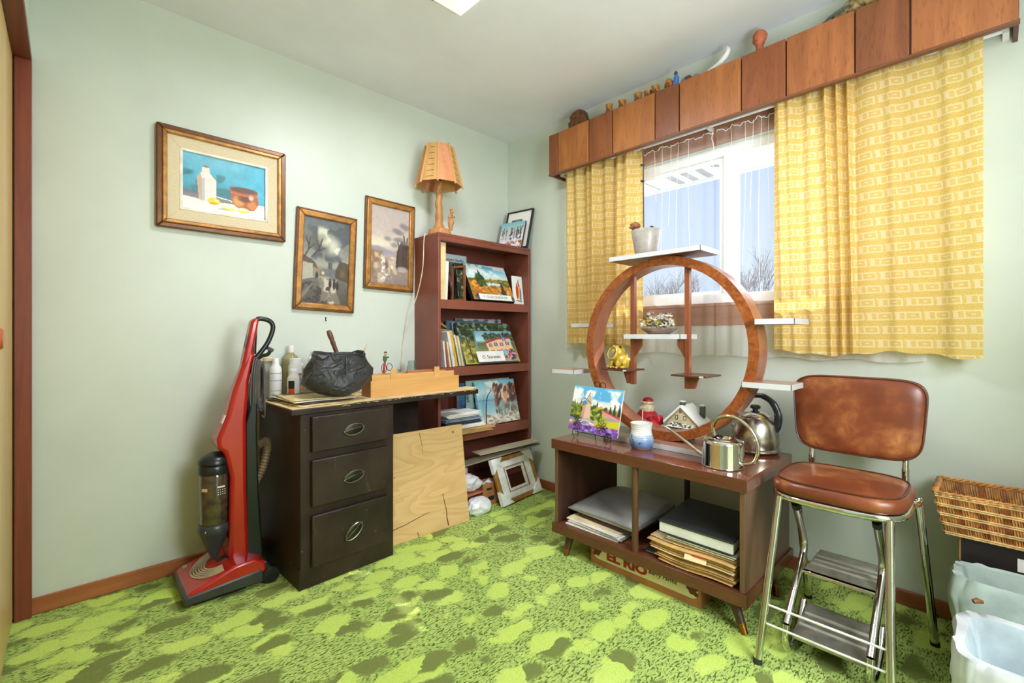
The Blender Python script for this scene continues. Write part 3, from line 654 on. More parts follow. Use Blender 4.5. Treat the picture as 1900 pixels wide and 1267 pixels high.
for x, y in ((-0.60, -1.075), (-0.60, -1.82), (-0.20, -1.075), (-0.20, -1.82)):
    fx = x - 0.035 if x < -0.4 else x - 0.0; fy = y + (0.0 if y > -1.4 else -0.055)
    if x > -0.4: fx = x + 0.02 if y > -1.4 else x - 0.10
    t0 = Vector((x, y, 0.097)); t1 = Vector((fx, fy, 0.0)); tm = t0.lerp(t1, 0.72)
    lg = MB().tube([t0, tm], [0.020, 0.0145], 14).build('leg', LEGW, cb); MB().tube([tm, t1], [0.0148, 0.0115], 14).build('ferrule', BRASS, lg)

# ------------------------------------------------------------------ round wooden display shelf
def burl(name, k):
    g = G(name); v = g.coord('Object', (1, 1, 1)); a = g.noise(v, 24, 5, 0.65, 2.5); b = g.noise(v, 9, 3, 0.6, 1.0)
    c = g.ramp(a, [(0.3, tuple(x * k for x in (118, 54, 26))), (0.5, tuple(x * k for x in (166, 88, 40))), (0.72, tuple(x * k for x in (196, 122, 58)))])
    c = g.mix(g.math('MULTIPLY', g.ramp(b, [(0.5, (0, 0, 0)), (0.75, (255, 255, 255))]), 0.5), c, L4((140, 66, 30))); g.bsdf(c, 0.3, 0.0, g.bump(a, 0.05, 0.003)); return g.m
BURL = burl('burl_veneer', 0.86); RIMW = wood('ring_side_wood', (142, 84, 60), (170, 110, 82), 'z', 9, 6, 0.3)
POSTR = wood('ring_post_wood', (120, 62, 38), (150, 84, 54), 'z', 12, 12, 0.35)
SHT = plain('shelf_top_laminate', (176, 134, 114), 0.2, var=0.1); EDGE = plain('white_edging', (204, 206, 206), 0.3, var=0.03); UND = wood('shelf_underside', (120, 72, 56), (142, 92, 74), 'y', 9, 8)
rs = thing('round_display_shelf', 'round burl-wood ring shelf with white-edged side shelves on the stand', 'display shelf', (-0.34, -1.43, 0.541))
RC, RO, RI, RX0, RX1 = (-1.430, 0.9785), 0.413, 0.374, -0.400, -0.300
N = 96
def ringpt(r, k, x): a = 2 * math.pi * k / N; return (x, RC[0] + r * math.cos(a), RC[1] + r * math.sin(a))
m = MB()
for k in range(N): m.add([ringpt(RO, k, RX0), ringpt(RO, k + 1, RX0), ringpt(RI, k + 1, RX0), ringpt(RI, k, RX0)] + [ringpt(RO, k, RX0 + 0.004), ringpt(RO, k + 1, RX0 + 0.004), ringpt(RI, k + 1, RX0 + 0.004), ringpt(RI, k, RX0 + 0.004)], [(0, 1, 2, 3), (4, 5, 6, 7), (0, 1, 5, 4), (3, 2, 6, 7)])
m.build('ring_face', BURL, rs, fixn=False)
m = MB()
for k in range(N): m.add([ringpt(r, q, x) for r, x in ((RO - 0.001, RX0 + 0.004), (RO - 0.001, RX1), (RI + 0.001, RX1), (RI + 0.001, RX0 + 0.004)) for q in (k, k + 1)], [(0, 1, 3, 2), (2, 3, 5, 4), (4, 5, 7, 6)])
m.build('ring', RIMW, rs, fixn=False)
def sshelf(x0, x1, y0, y1, z, th=0.021):
    s_ = tb('shelf', UND, rs, (x0 + 0.002, x1 - 0.002, y0 + 0.002, y1 - 0.002, z - th, z - 0.0012)); tb('laminate', SHT, s_, (x0 + 0.001, x1 - 0.001, y0 + 0.001, y1 - 0.001, z - 0.0012, z))
    tb('edging', EDGE, s_, (x0, x0 + 0.002, y0, y1, z - th, z - 0.0006), (x1 - 0.002, x1, y0, y1, z - th, z - 0.0006), (x0, x1, y0, y0 + 0.002, z - th, z - 0.0006), (x0, x1, y1 - 0.002, y1, z - th, z - 0.0006)); return s_
sshelf(-0.445, -0.255, -1.633, -1.183, 1.412)                       # top
sshelf(-0.440, -0.255, -1.975, -1.838, 1.100)                       # right upper
sshelf(-0.300, -0.130, -1.000, -0.835, 1.102)                       # left upper, at the back of the ring
sshelf(-0.440, -0.290, -1.965, -1.792, 0.857)                       # right lower
sshelf(-0.445, -0.290, -0.968, -0.818, 0.856)                       # left lower
sshelf(-0.435, -0.270, -1.540, -1.258, 1.042)                       # middle
sshelf(-0.470, -0.150, -1.664, -1.170, 0.5645, 0.0225)              # base board
TH = plain('thin_shelf', (96, 52, 40), 0.25, var=0.15)
for y0, y1, z, x0, x1 in ((-1.287, -1.135, 0.874, -0.435, -0.29), (-1.655, -1.500, 0.868, -0.440, -0.29)):
    s_ = tb('small_shelf', TH, rs, (x0, x1, y0, y1, z - 0.008, z), bev=0.001)
    tb('chipped_edge', EDGE, s_, (x0 - 0.0006, x0, y0 + 0.012, y0 + 0.030, z - 0.0075, z - 0.001))
def post(y, zt, br_dir, zb):
    p_ = tb('post', POSTR, rs, (-0.372, -0.350, y - 0.011, y + 0.011, zb, zt), bev=0.001)
    for z1, d, w1, dn in ((1.021, br_dir, 0.034, 0.085), (0.866, -br_dir, 0.042, 0.062)):
        y1 = y + d * 0.011; pl = [(y1, z1), (y1 + d * w1, z1), (y1 + d * (w1 if z1 > 1 else w1 * 0.5), z1 - dn * (0.35 if z1 > 1 else 1)), (y1, z1 - dn)]
        MB().prism(pl, lambda p, k: (-0.369 + 0.016 * k, p[0], p[1])).build('bracket', POSTR, p_)
post(-1.268, RC[1] + math.sqrt(RI ** 2 - (RC[0] + 1.268) ** 2) + 0.004, -1, 0.802); post(-1.540, RC[1] + math.sqrt(RI ** 2 - (RC[0] + 1.540) ** 2) + 0.004, 1, 0.802)

# ------------------------------------------------------------------ brown vinyl step stool
def vinyl():
    g = G('brown_vinyl'); v = g.coord(); a = g.noise(v, 5, 3, 0.5, 0.2); b = g.noise(v, 16, 4, 0.65, 0.4)
    c = g.ramp(a, [(0.3, (98, 46, 26)), (0.55, (132, 66, 38)), (0.75, (152, 84, 48))])
    k = g.math('MULTIPLY', g.ramp(a, [(0.44, (0, 0, 0)), (0.60, (255, 255, 255))]), g.ramp(b, [(0.40, (0, 0, 0)), (0.64, (255, 255, 255))]))
    c = g.mix(g.math('MULTIPLY', k, 0.75), c, L4((196, 132, 74)))
    g.bsdf(c, 0.32, 0.0, g.bump(g.noise(v, 240, 3), 0.05, 0.002)); return g.m
VIN = vinyl(); PIPE = plain('vinyl_piping', (84, 42, 26), 0.35)
st = thing('step_stool', 'chrome step stool with worn brown vinyl seat and backrest', 'stool', (-0.47, -2.12, 0))
def rrect(cx, cy, hx, hy, p, n=48): return [(cx + hx * math.copysign(abs(math.cos(a)) ** p, math.cos(a)), cy + hy * math.copysign(abs(math.sin(a)) ** p, math.sin(a))) for a in np.linspace(0, 2 * math.pi, n + 1)[:-1]]
def loft(rings, capa=True, capb=True):
    m = MB(); n = len(rings[0]); vs = [p for r in rings for p in r]; fs = []
    for j in range(len(rings) - 1):
        for k in range(n): fs.append((j * n + k, j * n + (k + 1) % n, (j + 1) * n + (k + 1) % n, (j + 1) * n + k))
    if capa: fs.append(tuple(range(n - 1, -1, -1)))
    if capb: fs.append(tuple((len(rings) - 1) * n + k for k in range(n)))
    return m.add(vs, fs)
SX, SY = -0.453, -2.117
def seat_ring(hx, hy, z): return [(x, y, z) for x, y in rrect(SX, SY, hx, hy, 0.54, 64)]
rings = [seat_ring(0.160, 0.166, 0.508), seat_ring(0.172, 0.180, 0.514), seat_ring(0.176, 0.186, 0.528), seat_ring(0.172, 0.182, 0.545), seat_ring(0.160, 0.170, 0.556)]
rings += [seat_ring(0.160 * k, 0.170 * k, 0.556 + 0.007 * (1 - k * k)) for k in (0.97, 0.85, 0.6, 0.3)]
se = loft(rings).build('seat', VIN, st, smooth=60); MB().tube(seat_ring(0.161, 0.171, 0.5565), 0.0032, 6, closed=True).build('piping', PIPE, se)
MB().tube(seat_ring(0.166, 0.174, 0.500), 0.0115, 10, closed=True).build('seat_rim', CHROME, st)
def back_ring(hy, hz, d):
    out = []
    for a, b in rrect(0, 0, hy, hz, 0.36, 64):
        z = 0.742 + b; x = -0.238 + 0.10 * (z - 0.742) + 0.14 * a * a; out.append((x - d, -2.118 + a * (1 + 0.36 * b), z))
    return out
rings = [back_ring(0.186, 0.132, -0.018), back_ring(0.194, 0.140, -0.012), back_ring(0.196, 0.142, 0.0), back_ring(0.194, 0.140, 0.010), back_ring(0.184, 0.130, 0.020)] + [back_ring(0.184 * k, 0.130 * k, 0.024) for k in (0.85, 0.5, 0.2)]
ba = loft(rings).build('backrest', VIN, st, smooth=60); MB().tube(back_ring(0.193, 0.139, 0.0125), 0.003, 6, closed=True).build('piping', PIPE, ba); MB().tube(back_ring(0.194, 0.140, -0.012), 0.003, 6, closed=True).build('piping', PIPE, ba)
for y in (-1.985, -2.262):
    MB().tube(spline([(-0.33, y, 0.500), (-0.270, y, 0.507), (-0.256, y, 0.535), (-0.254, y, 0.578)]), 0.0105, 10).build('back_post', CHROME, st)
    MB().tube([(-0.254, y, 0.572), (-0.240, y, 0.64)], 0.0090, 10).build('back_tube', STEEL, st)
FT = plain('rubber_foot', (36, 36, 34), 0.7)
for p in ([(-0.600, -1.972, 0.497), (-0.754, -1.954, 0.0)], [(-0.600, -2.262, 0.497), (-0.752, -2.284, 0.0)],
          spline([(-0.42, -1.950, 0.498), (-0.345, -1.948, 0.492), (-0.322, -1.950, 0.462), (-0.213, -1.963, 0.0)]), spline([(-0.42, -2.290, 0.498), (-0.345, -2.300, 0.492), (-0.322, -2.304, 0.462), (-0.234, -2.336, 0.0)])):
    p = [Vector(q) for q in p]; lg = MB().tube(p, 0.0118, 12).build('leg', CHROME, st)
    d = (p[-1] - p[-2]).normalized(); MB().tube([p[-1] - d * 0.014, p[-1]], 0.0132, 12).build('foot', FT, lg)
for z in (0.170, 0.117):
    k = (0.497 - z) / 0.497; MB().tube([(-0.600 - 0.154 * k, -1.972 + 0.018 * k, z), (-0.600 - 0.152 * k, -2.262 - 0.022 * k, z)], 0.0036, 8).build('rung', plain('white_metal', (226, 224, 216), 0.3), st)
STEP = plain('step_metal', (186, 180, 168), 0.38, 0.8, var=0.2, scale=18)
fr = None
for y in (-2.008, -2.226):
    pts = spline([(-0.545, y, 0.455), (-0.468, y, 0.345), (-0.452, y, 0.295), (-0.49, y, 0.245), (-0.655, y, 0.105)], 5)
    lg = MB().tube(pts, 0.0115, 12).build('step_arm', CHROME, st)
    MB().tube([Vector((-0.556, y, 0.471)), Vector((-0.543, y, 0.452))], 0.0128, 12).build('cap', FT, lg)
    MB().tube(spline([(-0.655, y, 0.105), (-0.664, y, 0.06), (-0.640, y, 0.022), (-0.57, y, 0.018), (-0.50, y, 0.055), (-0.455, y, 0.105)], 5), 0.0110, 12).build('arm_curve', CHROME, lg)
def stepp(x0, x1, y0, y1, z, tilt):
    m = MB(); mx = Matrix.Translation(((x0 + x1) / 2, (y0 + y1) / 2, z)) @ Matrix.Rotation(tilt, 4, 'Y'); a, b = (x1 - x0) / 2, (y1 - y0) / 2
    m.box(-a, a, -b, b, -0.002, 0.002, mx); m.box(-a, -a + 0.003, -b, b, -0.014, 0.002, mx); m.box(a - 0.003, a, -b, b, -0.014, 0.002, mx)
    s_ = m.build('step', STEP, st)
    for k in (-0.35, 0.0, 0.35): MB().box(a * k - 0.005, a * k + 0.005, -b * 0.94, b * 0.94, 0.002, 0.0045, mx).build('tread_rib', plain('bright_rib', (214, 210, 202), 0.3, 0.4, var=0.08), s_)
stepp(-0.500, -0.290, -2.214, -2.020, 0.232, 0.0); stepp(-0.640, -0.450, -2.214, -2.020, 0.085, -0.12)
for y0, y1, x, z in ((-2.214, -2.020, -0.50, 0.235), (-2.214, -2.020, -0.30, 0.235)): MB().tube([(x, y0 - 0.01, z - 0.008), (x, y1 + 0.01, z - 0.008)], 0.004, 8).build('step_rod', CHROME, st)

# ------------------------------------------------------------------ red upright vacuum cleaner
RED = plain('red_plastic', (176, 26, 22), 0.22, var=0.06, scale=6, Coat_Weight=0.4, Coat_Roughness=0.08)
DKG = plain('dark_grey_plastic', (62, 62, 60), 0.35, var=0.08); BLK = plain('vacuum_black', (26, 30, 32), 0.3, var=0.1)
va = thing('vacuum_cleaner', 'red and black upright vacuum cleaner standing beside the desk', 'vacuum cleaner', (-1.85, -0.235, 0))
def side(poly, y0, y1, name, mat, parent, bev=0.012, **kw):
    """side profile extruded across; the spine narrows towards the handle"""
    yc = (y0 + y1) / 2; w_ = lambda z: float(np.interp(z, [0.0, 0.60, 0.72, 0.85, 1.0, 1.2], [1.0, 1.0, 0.80, 0.52, 0.40, 0.36])) if name in ('body', 'back_shell') else 1.0
    return MB().prism(poly, lambda p, k: (p[0], yc + (y0 - yc) * (1 - 2 * k) * w_(p[1]), p[1])).build(name, mat, parent, bev=bev, seg=3, smooth=50, **kw)
# nozzle: sloping hood over a grey skirt
def hood(y): return [(-2.010, 0.045), (-1.995, 0.062), (-1.93, 0.082), (-1.85, 0.112), (-1.78, 0.118), (-1.735, 0.098), (-1.73, 0.060), (-1.75, 0.045)]
hd = side(hood(0), -0.372, -0.100, 'hood', RED, va, 0.012)
side([(-2.014, 0.016), (-2.018, 0.040), (-2.008, 0.052), (-1.90, 0.060), (-1.75, 0.070), (-1.735, 0.016)], -0.376, -0.096, 'skirt', DKG, va, 0.008)
side([(-1.985, 0.0), (-1.985, 0.018), (-1.80, 0.018), (-1.80, 0.0)], -0.352, -0.12, 'brush_housing', BLK, va, 0.004)
CH = plain('champagne_plastic', (190, 178, 148), 0.3, 0.3, var=0.1)
for i in range(6):
    r0 = 0.100 - 0.009 * i; pts = []
    for a in np.linspace(math.radians(95), math.radians(265), 22):
        x = -1.872 + r0 * 1.0 * math.cos(a); y = -0.235 + (r0 + 0.012) * math.sin(a); z = float(np.interp(x, [-1.995, -1.93, -1.85, -1.78], [0.062, 0.082, 0.112, 0.118])); pts.append((x, y, z + 0.0022))
    MB().tube(pts, 0.0036, 6).build('bumper_rib', CH, hd)
MB().obox((-1.868, -0.245, 0.107), (0.034, 0.030, 0.006), (0, -0.33, 0)).build('indicator_window', BLK, hd)
MB().obox((-1.978, -0.130, 0.0695), (0.016, 0.026, 0.003), (0, -0.28, 0)).build('badge', CH, hd)
for y in (-0.384, -0.09): MB().lathe([(0, -0.008), (0.030, -0.008), (0.034, -0.004), (0.034, 0.004), (0.030, 0.008), (0, 0.008)], 20, mx=Matrix.Translation((-1.715, y + (0.012 if y < -0.2 else -0.012), 0.034)) @ Matrix.Rotation(math.pi / 2, 4, 'X')).build('wheel', BLK, va)
side([(-1.76, 0.03), (-1.76, 0.09), (-1.73, 0.10), (-1.705, 0.06), (-1.712, 0.012)], -0.37, -0.10, 'axle_housing', BLK, va, 0.008)
# spine
side([(-1.852, 0.095), (-1.846, 0.45), (-1.868, 0.555), (-1.892, 0.575), (-1.893, 0.615), (-1.858, 0.70), (-1.832, 0.80), (-1.796, 0.905), (-1.767, 0.985), (-1.742, 0.955), (-1.768, 0.84), (-1.785, 0.68), (-1.786, 0.40), (-1.776, 0.095)], -0.298, -0.172, 'body', RED, va, 0.022)
side([(-1.788, 0.09), (-1.788, 0.66), (-1.772, 0.72), (-1.752, 0.86), (-1.738, 0.90), (-1.738, 0.80), (-1.745, 0.62), (-1.738, 0.35), (-1.722, 0.09)], -0.292, -0.178, 'back_shell', BLK, va, 0.014)
side([(-1.800, 0.885), (-1.760, 1.095), (-1.748, 1.112), (-1.728, 1.110), (-1.734, 1.07), (-1.752, 0.97), (-1.756, 0.90)], -0.262, -0.208, 'handle_front', RED, va, 0.010)
MB().tube(spline([(-1.745, -0.235, 0.955), (-1.742, -0.235, 1.03), (-1.734, -0.235, 1.102), (-1.700, -0.235, 1.108), (-1.672, -0.235, 1.092), (-1.668, -0.235, 1.060), (-1.688, -0.235, 1.005), (-1.718, -0.235, 0.960), (-1.746, -0.235, 0.925)], 5), 0.0105, 10).build('grip', BLK, va)
MB().obox((-1.782, -0.262, 1.01), (0.006, 0.008, 0.055), (0, 0.22, 0)).build('switch', BLK, va)
MB().obox((-1.866, -0.262, 0.69), (0.004, 0.026, 0.034), (0, 0.36, 0)).build('rating_label', PAPER, va)
# dust cup and filter
CUPX, CUPY = -1.893, -0.240
g = G('smoky_plastic'); n_ = g.noise(g.coord('Object', (1, 1, 1.6)), 26, 5); cz = g.ramp(n_, [(0.3, (50, 42, 32)), (0.7, (86, 72, 50))]); g.bsdf(cz, 0.08, 0.0, None, Coat_Weight=0.6, Coat_Roughness=0.04)
cup = MB().lathe([(0.0, 0.262), (0.048, 0.262), (0.050, 0.27), (0.052, 0.475), (0.050, 0.478), (0, 0.478)], 32, (CUPX, CUPY, 0)).build('dust_cup', g.m, va)
MB().lathe([(0, 0.470), (0.056, 0.470), (0.058, 0.478), (0.057, 0.500), (0.053, 0.506), (0.059, 0.512), (0.058, 0.526), (0.046, 0.540), (0.020, 0.553), (0, 0.556)], 32, (CUPX, CUPY, 0)).build('cup_lid', BLK, va)
fl = MB().lathe([(0, 0.266), (0.052, 0.264), (0.058, 0.256), (0.058, 0.236)] + [q for i in range(7) for q in ((0.054 - 0.0062 * i, 0.228 - 0.016 * i), (0.054 - 0.0062 * i - 0.003, 0.220 - 0.016 * i))] + [(0.008, 0.112), (0, 0.112)], 32, (CUPX, CUPY, 0)).build('filter_cone', plain('filter_grey', (52, 58, 62), 0.3), va)
WINK = plain('white_ink', (226, 224, 218), 0.5)
lettering('print', 'FILTER', WINK, fl, (CUPX - 0.040, CUPY - 0.0435, 0.241), (1, -0.18, 0), (0, 0, 1), width=0.035)
ORK = plain('cup_print', (206, 176, 140), 0.5)
for r_ in range(3):
    for c_ in range(4): MB().obox((CUPX + 0.004 + 0.008 * c_, CUPY - 0.0528 + 0.0016 * abs(c_), 0.408 - 0.009 * r_), (0.003, 0.002, 0.003)).build('dot', WINK, cup)
MB().obox((CUPX + 0.014, CUPY - 0.0515, 0.420), (0.026, 0.002, 0.006)).build('print', WINK, cup); MB().obox((CUPX - 0.040, CUPY - 0.034, 0.412), (0.022, 0.002, 0.012), (0, 0, -0.85)).build('print', ORK, cup)
# hose and cord
m = MB()
hp = spline([(-1.745, -0.26, 0.40), (-1.715, -0.265, 0.47), (-1.700, -0.27, 0.545), (-1.708, -0.27, 0.575), (-1.735, -0.265, 0.56)], 12)
m.tube(hp, [0.0185 if i % 2 else 0.0155 for i in range(len(hp))], 12); m.build('hose', plain('tan_hose', (120, 100, 74), 0.45), va)
CORDM = plain('grey_cord', (92, 88, 86), 0.5)
rnd = random.Random(4)
for i in range(11):
    cx_ = -1.7185 + 0.0022 * i; w_ = 0.012 + 0.006 * rnd.random(); zt = 0.940 - 0.002 * i; zb = 0.705 + 0.03 * rnd.random(); yy = -0.262 + 0.008 * (i % 3) - 0.01 * rnd.random(); dx = -0.012 + 0.0012 * i
    pts = [(cx_ - 0.024 + 0.35 * dx + (w_ + 0.004) * math.cos(a) * (1.0 if math.cos(a) > 0 else 0.8) + dx * (1 - math.sin(a)) * 0.5, yy + 0.012 * math.cos(a), (zt + zb) / 2 + (zt - zb) / 2 * math.sin(a)) for a in np.linspace(0, 2 * math.pi, 29)[:-1]]
    MB().tube(pts, 0.0036, 6, closed=True).build('cord_loop', CORDM, va)
MB().tube(spline([(-1.742, -0.235, 0.92), (-1.716, -0.245, 0.945), (-1.694, -0.252, 0.952), (-1.684, -0.255, 0.967)]), [0.008] * 19, 8).build('cord_hook', BLK, va)
MB().obox((-1.684, -0.256, 0.975), (0.026, 0.016, 0.014), (0, 0.5, 0)).build('plug', BLK, va)
MB().tube(spline([(-1.714, -0.27, 0.90), (-1.712, -0.272, 0.80), (-1.711, -0.275, 0.72), (-1.712, -0.272, 0.68), (-1.722, -0.27, 0.69)]), 0.0034, 6).build('cord_tail', CORDM, va)

# ------------------------------------------------------------------ framed pictures on the north wall
GOLDF = plain('gold_frame', (176, 124, 62), 0.35, 0.35, var=0.2, scale=30, bump=0.15, bscale=160)
BRNF = plain('bronze_frame', (112, 70, 34), 0.35, 0.25, var=0.15, scale=30)
def frame4(parent, name, mat, c, u, v, n, wo, ho, wi, hi, d0, d1, bev=0.003):
    """four mitred rails between an outer and an inner rectangle, from depth d0 to d1 along the normal"""
    c, u, v, n = map(Vector, (c, u, v, n)); out = []
    co = [(-1, -1), (1, -1), (1, 1), (-1, 1)]
    for i in range(4):
        a, b = co[i], co[(i + 1) % 4]
        q = [c + u * (a[0] * wo / 2) + v * (a[1] * ho / 2), c + u * (b[0] * wo / 2) + v * (b[1] * ho / 2), c + u * (b[0] * wi / 2) + v * (b[1] * hi / 2), c + u * (a[0] * wi / 2) + v * (a[1] * hi / 2)]
        vs = [p + n * d0 for p in q] + [p + n * d1 for p in q]
        out.append(MB().add(vs, [(0, 1, 2, 3), (4, 5, 6, 7), (0, 1, 5, 4), (1, 2, 6, 5), (2, 3, 7, 6), (3, 0, 4, 7)]).build(name, mat, parent, bev=bev))
    return out
X, Y, Z = Vector((1, 0, 0)), Vector((0, 1, 0)), Vector((0, 0, 1))
# still life
pt = thing('framed_painting', 'framed still life of a white jug, copper pot and lemons', 'picture', (-1.803, -0.012, 1.50))
pcn = Vector((-1.803, 0, 1.7215))
frame4(pt, 'frame_rail', BRNF, pcn, X, Z, -Y, 0.516, 0.442, 0.470, 0.396, 0.002, 0.026, 0.005); frame4(pt, 'gilt_rail', GOLDF, pcn, X, Z, -Y, 0.474, 0.400, 0.440, 0.366, 0.002, 0.031, 0.004)
frame4(pt, 'linen_liner', plain('linen', (222, 206, 172), 0.85, var=0.05, scale=300, bump=0.1, bscale=600), pcn, X, Z, -Y, 0.442, 0.368, 0.352, 0.270, 0.002, 0.020, 0.001)
frame4(pt, 'white_fillet', plain('white_fillet', (238, 232, 220), 0.5), pcn, X, Z, -Y, 0.352, 0.270, 0.330, 0.248, 0.002, 0.022, 0.002)
c = Cv(150, 112, (80, 170, 190), 5); c.grad([(0, (116, 186, 210)), (0.45, (78, 172, 198)), (0.75, (70, 128, 140)), (1, (90, 120, 130))])
c.put(smoothstep(0.5, 1.0, c.U), (70, 178, 208)); c.blot((64, 128, 138), 0.55, 4, (0, 0.3, 0.6, 0.8)); c.mott(16, 10)
c.poly([(0, 0.72), (0.4, 0.70), (0.62, 0.74), (1, 0.73), (1, 1), (0, 1)], (232, 230, 228)); c.poly([(0, 0.66), (0.25, 0.70), (0.55, 0.74), (0.6, 0.80), (0.3, 0.80), (0, 0.78)], (120, 116, 122), 0.9, 0.02)
c.poly([(0.18, 0.80), (0.16, 0.40), (0.215, 0.30), (0.225, 0.185), (0.30, 0.185), (0.31, 0.30), (0.385, 0.42), (0.385, 0.76), (0.30, 0.84)], (232, 224, 214)); c.poly([(0.18, 0.80), (0.16, 0.40), (0.2, 0.33), (0.22, 0.42), (0.22, 0.82)], (196, 158, 128), 0.8); c.poly([(0.215, 0.42), (0.25, 0.40), (0.255, 0.8), (0.22, 0.82)], (186, 186, 206), 0.8); c.ell(0.262, 0.19, 0.04, 0.02, (60, 50, 60)); c.ell(0.262, 0.19, 0.042, 0.023, (236, 228, 220), 0.1, 0.4)
c.poly([(0.55, 0.46), (0.90, 0.50), (0.92, 0.72), (0.86, 0.86), (0.68, 0.88), (0.58, 0.78)], (176, 88, 44)); c.ell(0.73, 0.50, 0.175, 0.055, (120, 66, 44)); c.ell(0.73, 0.505, 0.14, 0.035, (90, 70, 60)); c.ell(0.66, 0.72, 0.07, 0.10, (226, 160, 80), 0.4, 0.9); c.ell(0.83, 0.76, 0.06, 0.08, (214, 140, 66), 0.4, 0.9); c.ell(0.74, 0.66, 0.09, 0.06, (104, 46, 26), 0.4, 0.8, 0.3); c.ell(0.82, 0.62, 0.03, 0.05, (250, 220, 190), 0.6, 0.9); c.line([(0.56, 0.57), (0.74, 0.60), (0.91, 0.58)], 0.014, (216, 140, 90), 0.8)
c.ell(0.36, 0.80, 0.075, 0.062, (240, 206, 30)); c.ell(0.39, 0.785, 0.03, 0.025, (252, 240, 150), 0.4); c.ell(0.35, 0.84, 0.05, 0.02, (180, 150, 30), 0.4, 0.7)
for u_ in (0.53, 0.72): c.ell(u_, 0.885, 0.075, 0.05, (226, 214, 70)); c.ell(u_, 0.865, 0.07, 0.028, (246, 244, 200))
c.ell(0.47, 0.92, 0.06, 0.012, (150, 150, 170), 0.5, 0.7); c.mott(6, 30)
picture('canvas', c, pt, pcn + Vector((-0.165, -0.012, -0.124)), (0.330, 0, 0), (0, 0, 0.248))
# two narrow prints
def tall_print(cx, cz, rot, labl, cv):
    t = thing('framed_print', labl, 'picture', (cx, -0.01, cz - 0.262)); u = Vector((math.cos(rot), 0, math.sin(rot))); v = Vector((-math.sin(rot), 0, math.cos(rot))); cc = Vector((cx, 0, cz))
    frame4(t, 'frame_rail', BRNF, cc, u, v, -Y, 0.322, 0.526, 0.300, 0.504, 0.002, 0.018, 0.003); frame4(t, 'gilt_rail', GOLDF, cc, u, v, -Y, 0.304, 0.508, 0.244, 0.448, 0.002, 0.022, 0.006)
    picture('print', cv, t, cc - u * 0.124 - v * 0.226 - Y * 0.010, u * 0.248, v * 0.452, printmat()); return t
c = Cv(90, 164, (110, 114, 112), 21); c.grad([(0, (96, 102, 104)), (0.35, (128, 130, 124)), (0.55, (160, 156, 140)), (0.62, (110, 108, 100)), (1, (74, 66, 58))]); c.blot((84, 88, 92), 0.52, 4, (0, 0, 1, 0.5)); c.blot((206, 204, 184), 0.55, 5, (0.3, 0.1, 0.85, 0.45)); c.ell(0.6, 0.30, 0.16, 0.10, (226, 222, 200), 0.8, 0.8, 0.5)
c.poly([(0, 0.44), (0.28, 0.52), (0.33, 0.60), (0, 0.72)], (92, 72, 58), 1, 0.02); c.poly([(0, 0.53), (0.22, 0.54), (0.24, 0.70), (0, 0.74)], (172, 166, 150), 1, 0.01); c.poly([(0.24, 0.57), (0.37, 0.61), (0.36, 0.67), (0.24, 0.70)], (146, 128, 100)); c.rect(0.55, 0.50, 0.63, 0.62, (84, 90, 92)); c.poly([(0.42, 0.58), (0.75, 0.58), (0.75, 0.67), (0.42, 0.67)], (104, 112, 114), 0.8, 0.03); c.poly([(0.70, 0.60), (0.80, 0.47), (1, 0.49), (1, 0.72), (0.70, 0.68)], (78, 66, 52), 1, 0.015); c.ell(0.86, 0.62, 0.06, 0.05, (120, 92, 60), 0.5, 0.7)
for ps in ([(0.02, 0.50), (0.12, 0.38), (0.15, 0.24)], [(0.12, 0.38), (0.24, 0.31)], [(0.2, 0.46), (0.34, 0.36), (0.40, 0.24)], [(0.34, 0.36), (0.28, 0.26)], [(0.34, 0.38), (0.46, 0.34)], [(0.13, 0.33), (0.06, 0.24)]): c.line(ps, 0.016, (58, 50, 44))
for u_, v_ in ((0.16, 0.22), (0.40, 0.22), (0.28, 0.26), (0.24, 0.30), (0.06, 0.25), (0.46, 0.33)): c.ell(u_, v_, 0.09, 0.045, (92, 90, 78), 0.8, 0.45, 0.6)
c.poly([(0.42, 0.67), (0.62, 0.67), (0.85, 1), (0.25, 1)], (152, 142, 124), 0.55, 0.05); c.blot((196, 186, 164), 0.60, 9, (0.35, 0.68, 0.75, 1)); c.blot((56, 48, 42), 0.55, 10, (0, 0.75, 0.6, 1)); c.poly([(0, 0.90), (0.22, 0.76), (0.25, 0.77), (0.02, 0.96)], (150, 140, 124), 0.6)
for u_, v_, h_ in ((0.60, 0.755, 0.055), (0.69, 0.76, 0.06), (0.755, 0.775, 0.05), (0.31, 0.67, 0.03)): c.ell(u_, v_, 0.033, h_, (42, 38, 38), 0.3); c.ell(u_, v_ - h_, 0.018, 0.014, (52, 46, 44), 0.3)
c.ell(0.44, 0.635, 0.03, 0.02, (220, 190, 150)); c.mott(10, 24)
tall_print(-1.337, 1.427, math.radians(-2.3), 'narrow gilt-framed print of a wet village street under a grey sky', c)
c = Cv(90, 164, (200, 190, 180), 31); c.grad([(0, (184, 172, 168)), (0.3, (204, 192, 180)), (0.5, (224, 210, 186)), (0.58, (170, 156, 156)), (0.75, (160, 144, 124)), (1, (140, 124, 122))]); c.blot((186, 170, 166), 0.5, 4, (0, 0, 1, 0.4), 0.2, 0.6); c.poly([(0, 0.53), (0.2, 0.52), (0.55, 0.57), (0.6, 0.61), (0, 0.61)], (150, 146, 162), 0.9, 0.02); c.blot((142, 112, 84), 0.48, 9, (0, 0.58, 0.45, 0.95)); c.blot((196, 176, 150), 0.55, 12, (0.1, 0.6, 0.7, 1)); c.poly([(0.68, 0.55), (0.8, 0.42), (1, 0.45), (1, 0.80), (0.66, 0.78)], (74, 60, 56), 0.9, 0.06)
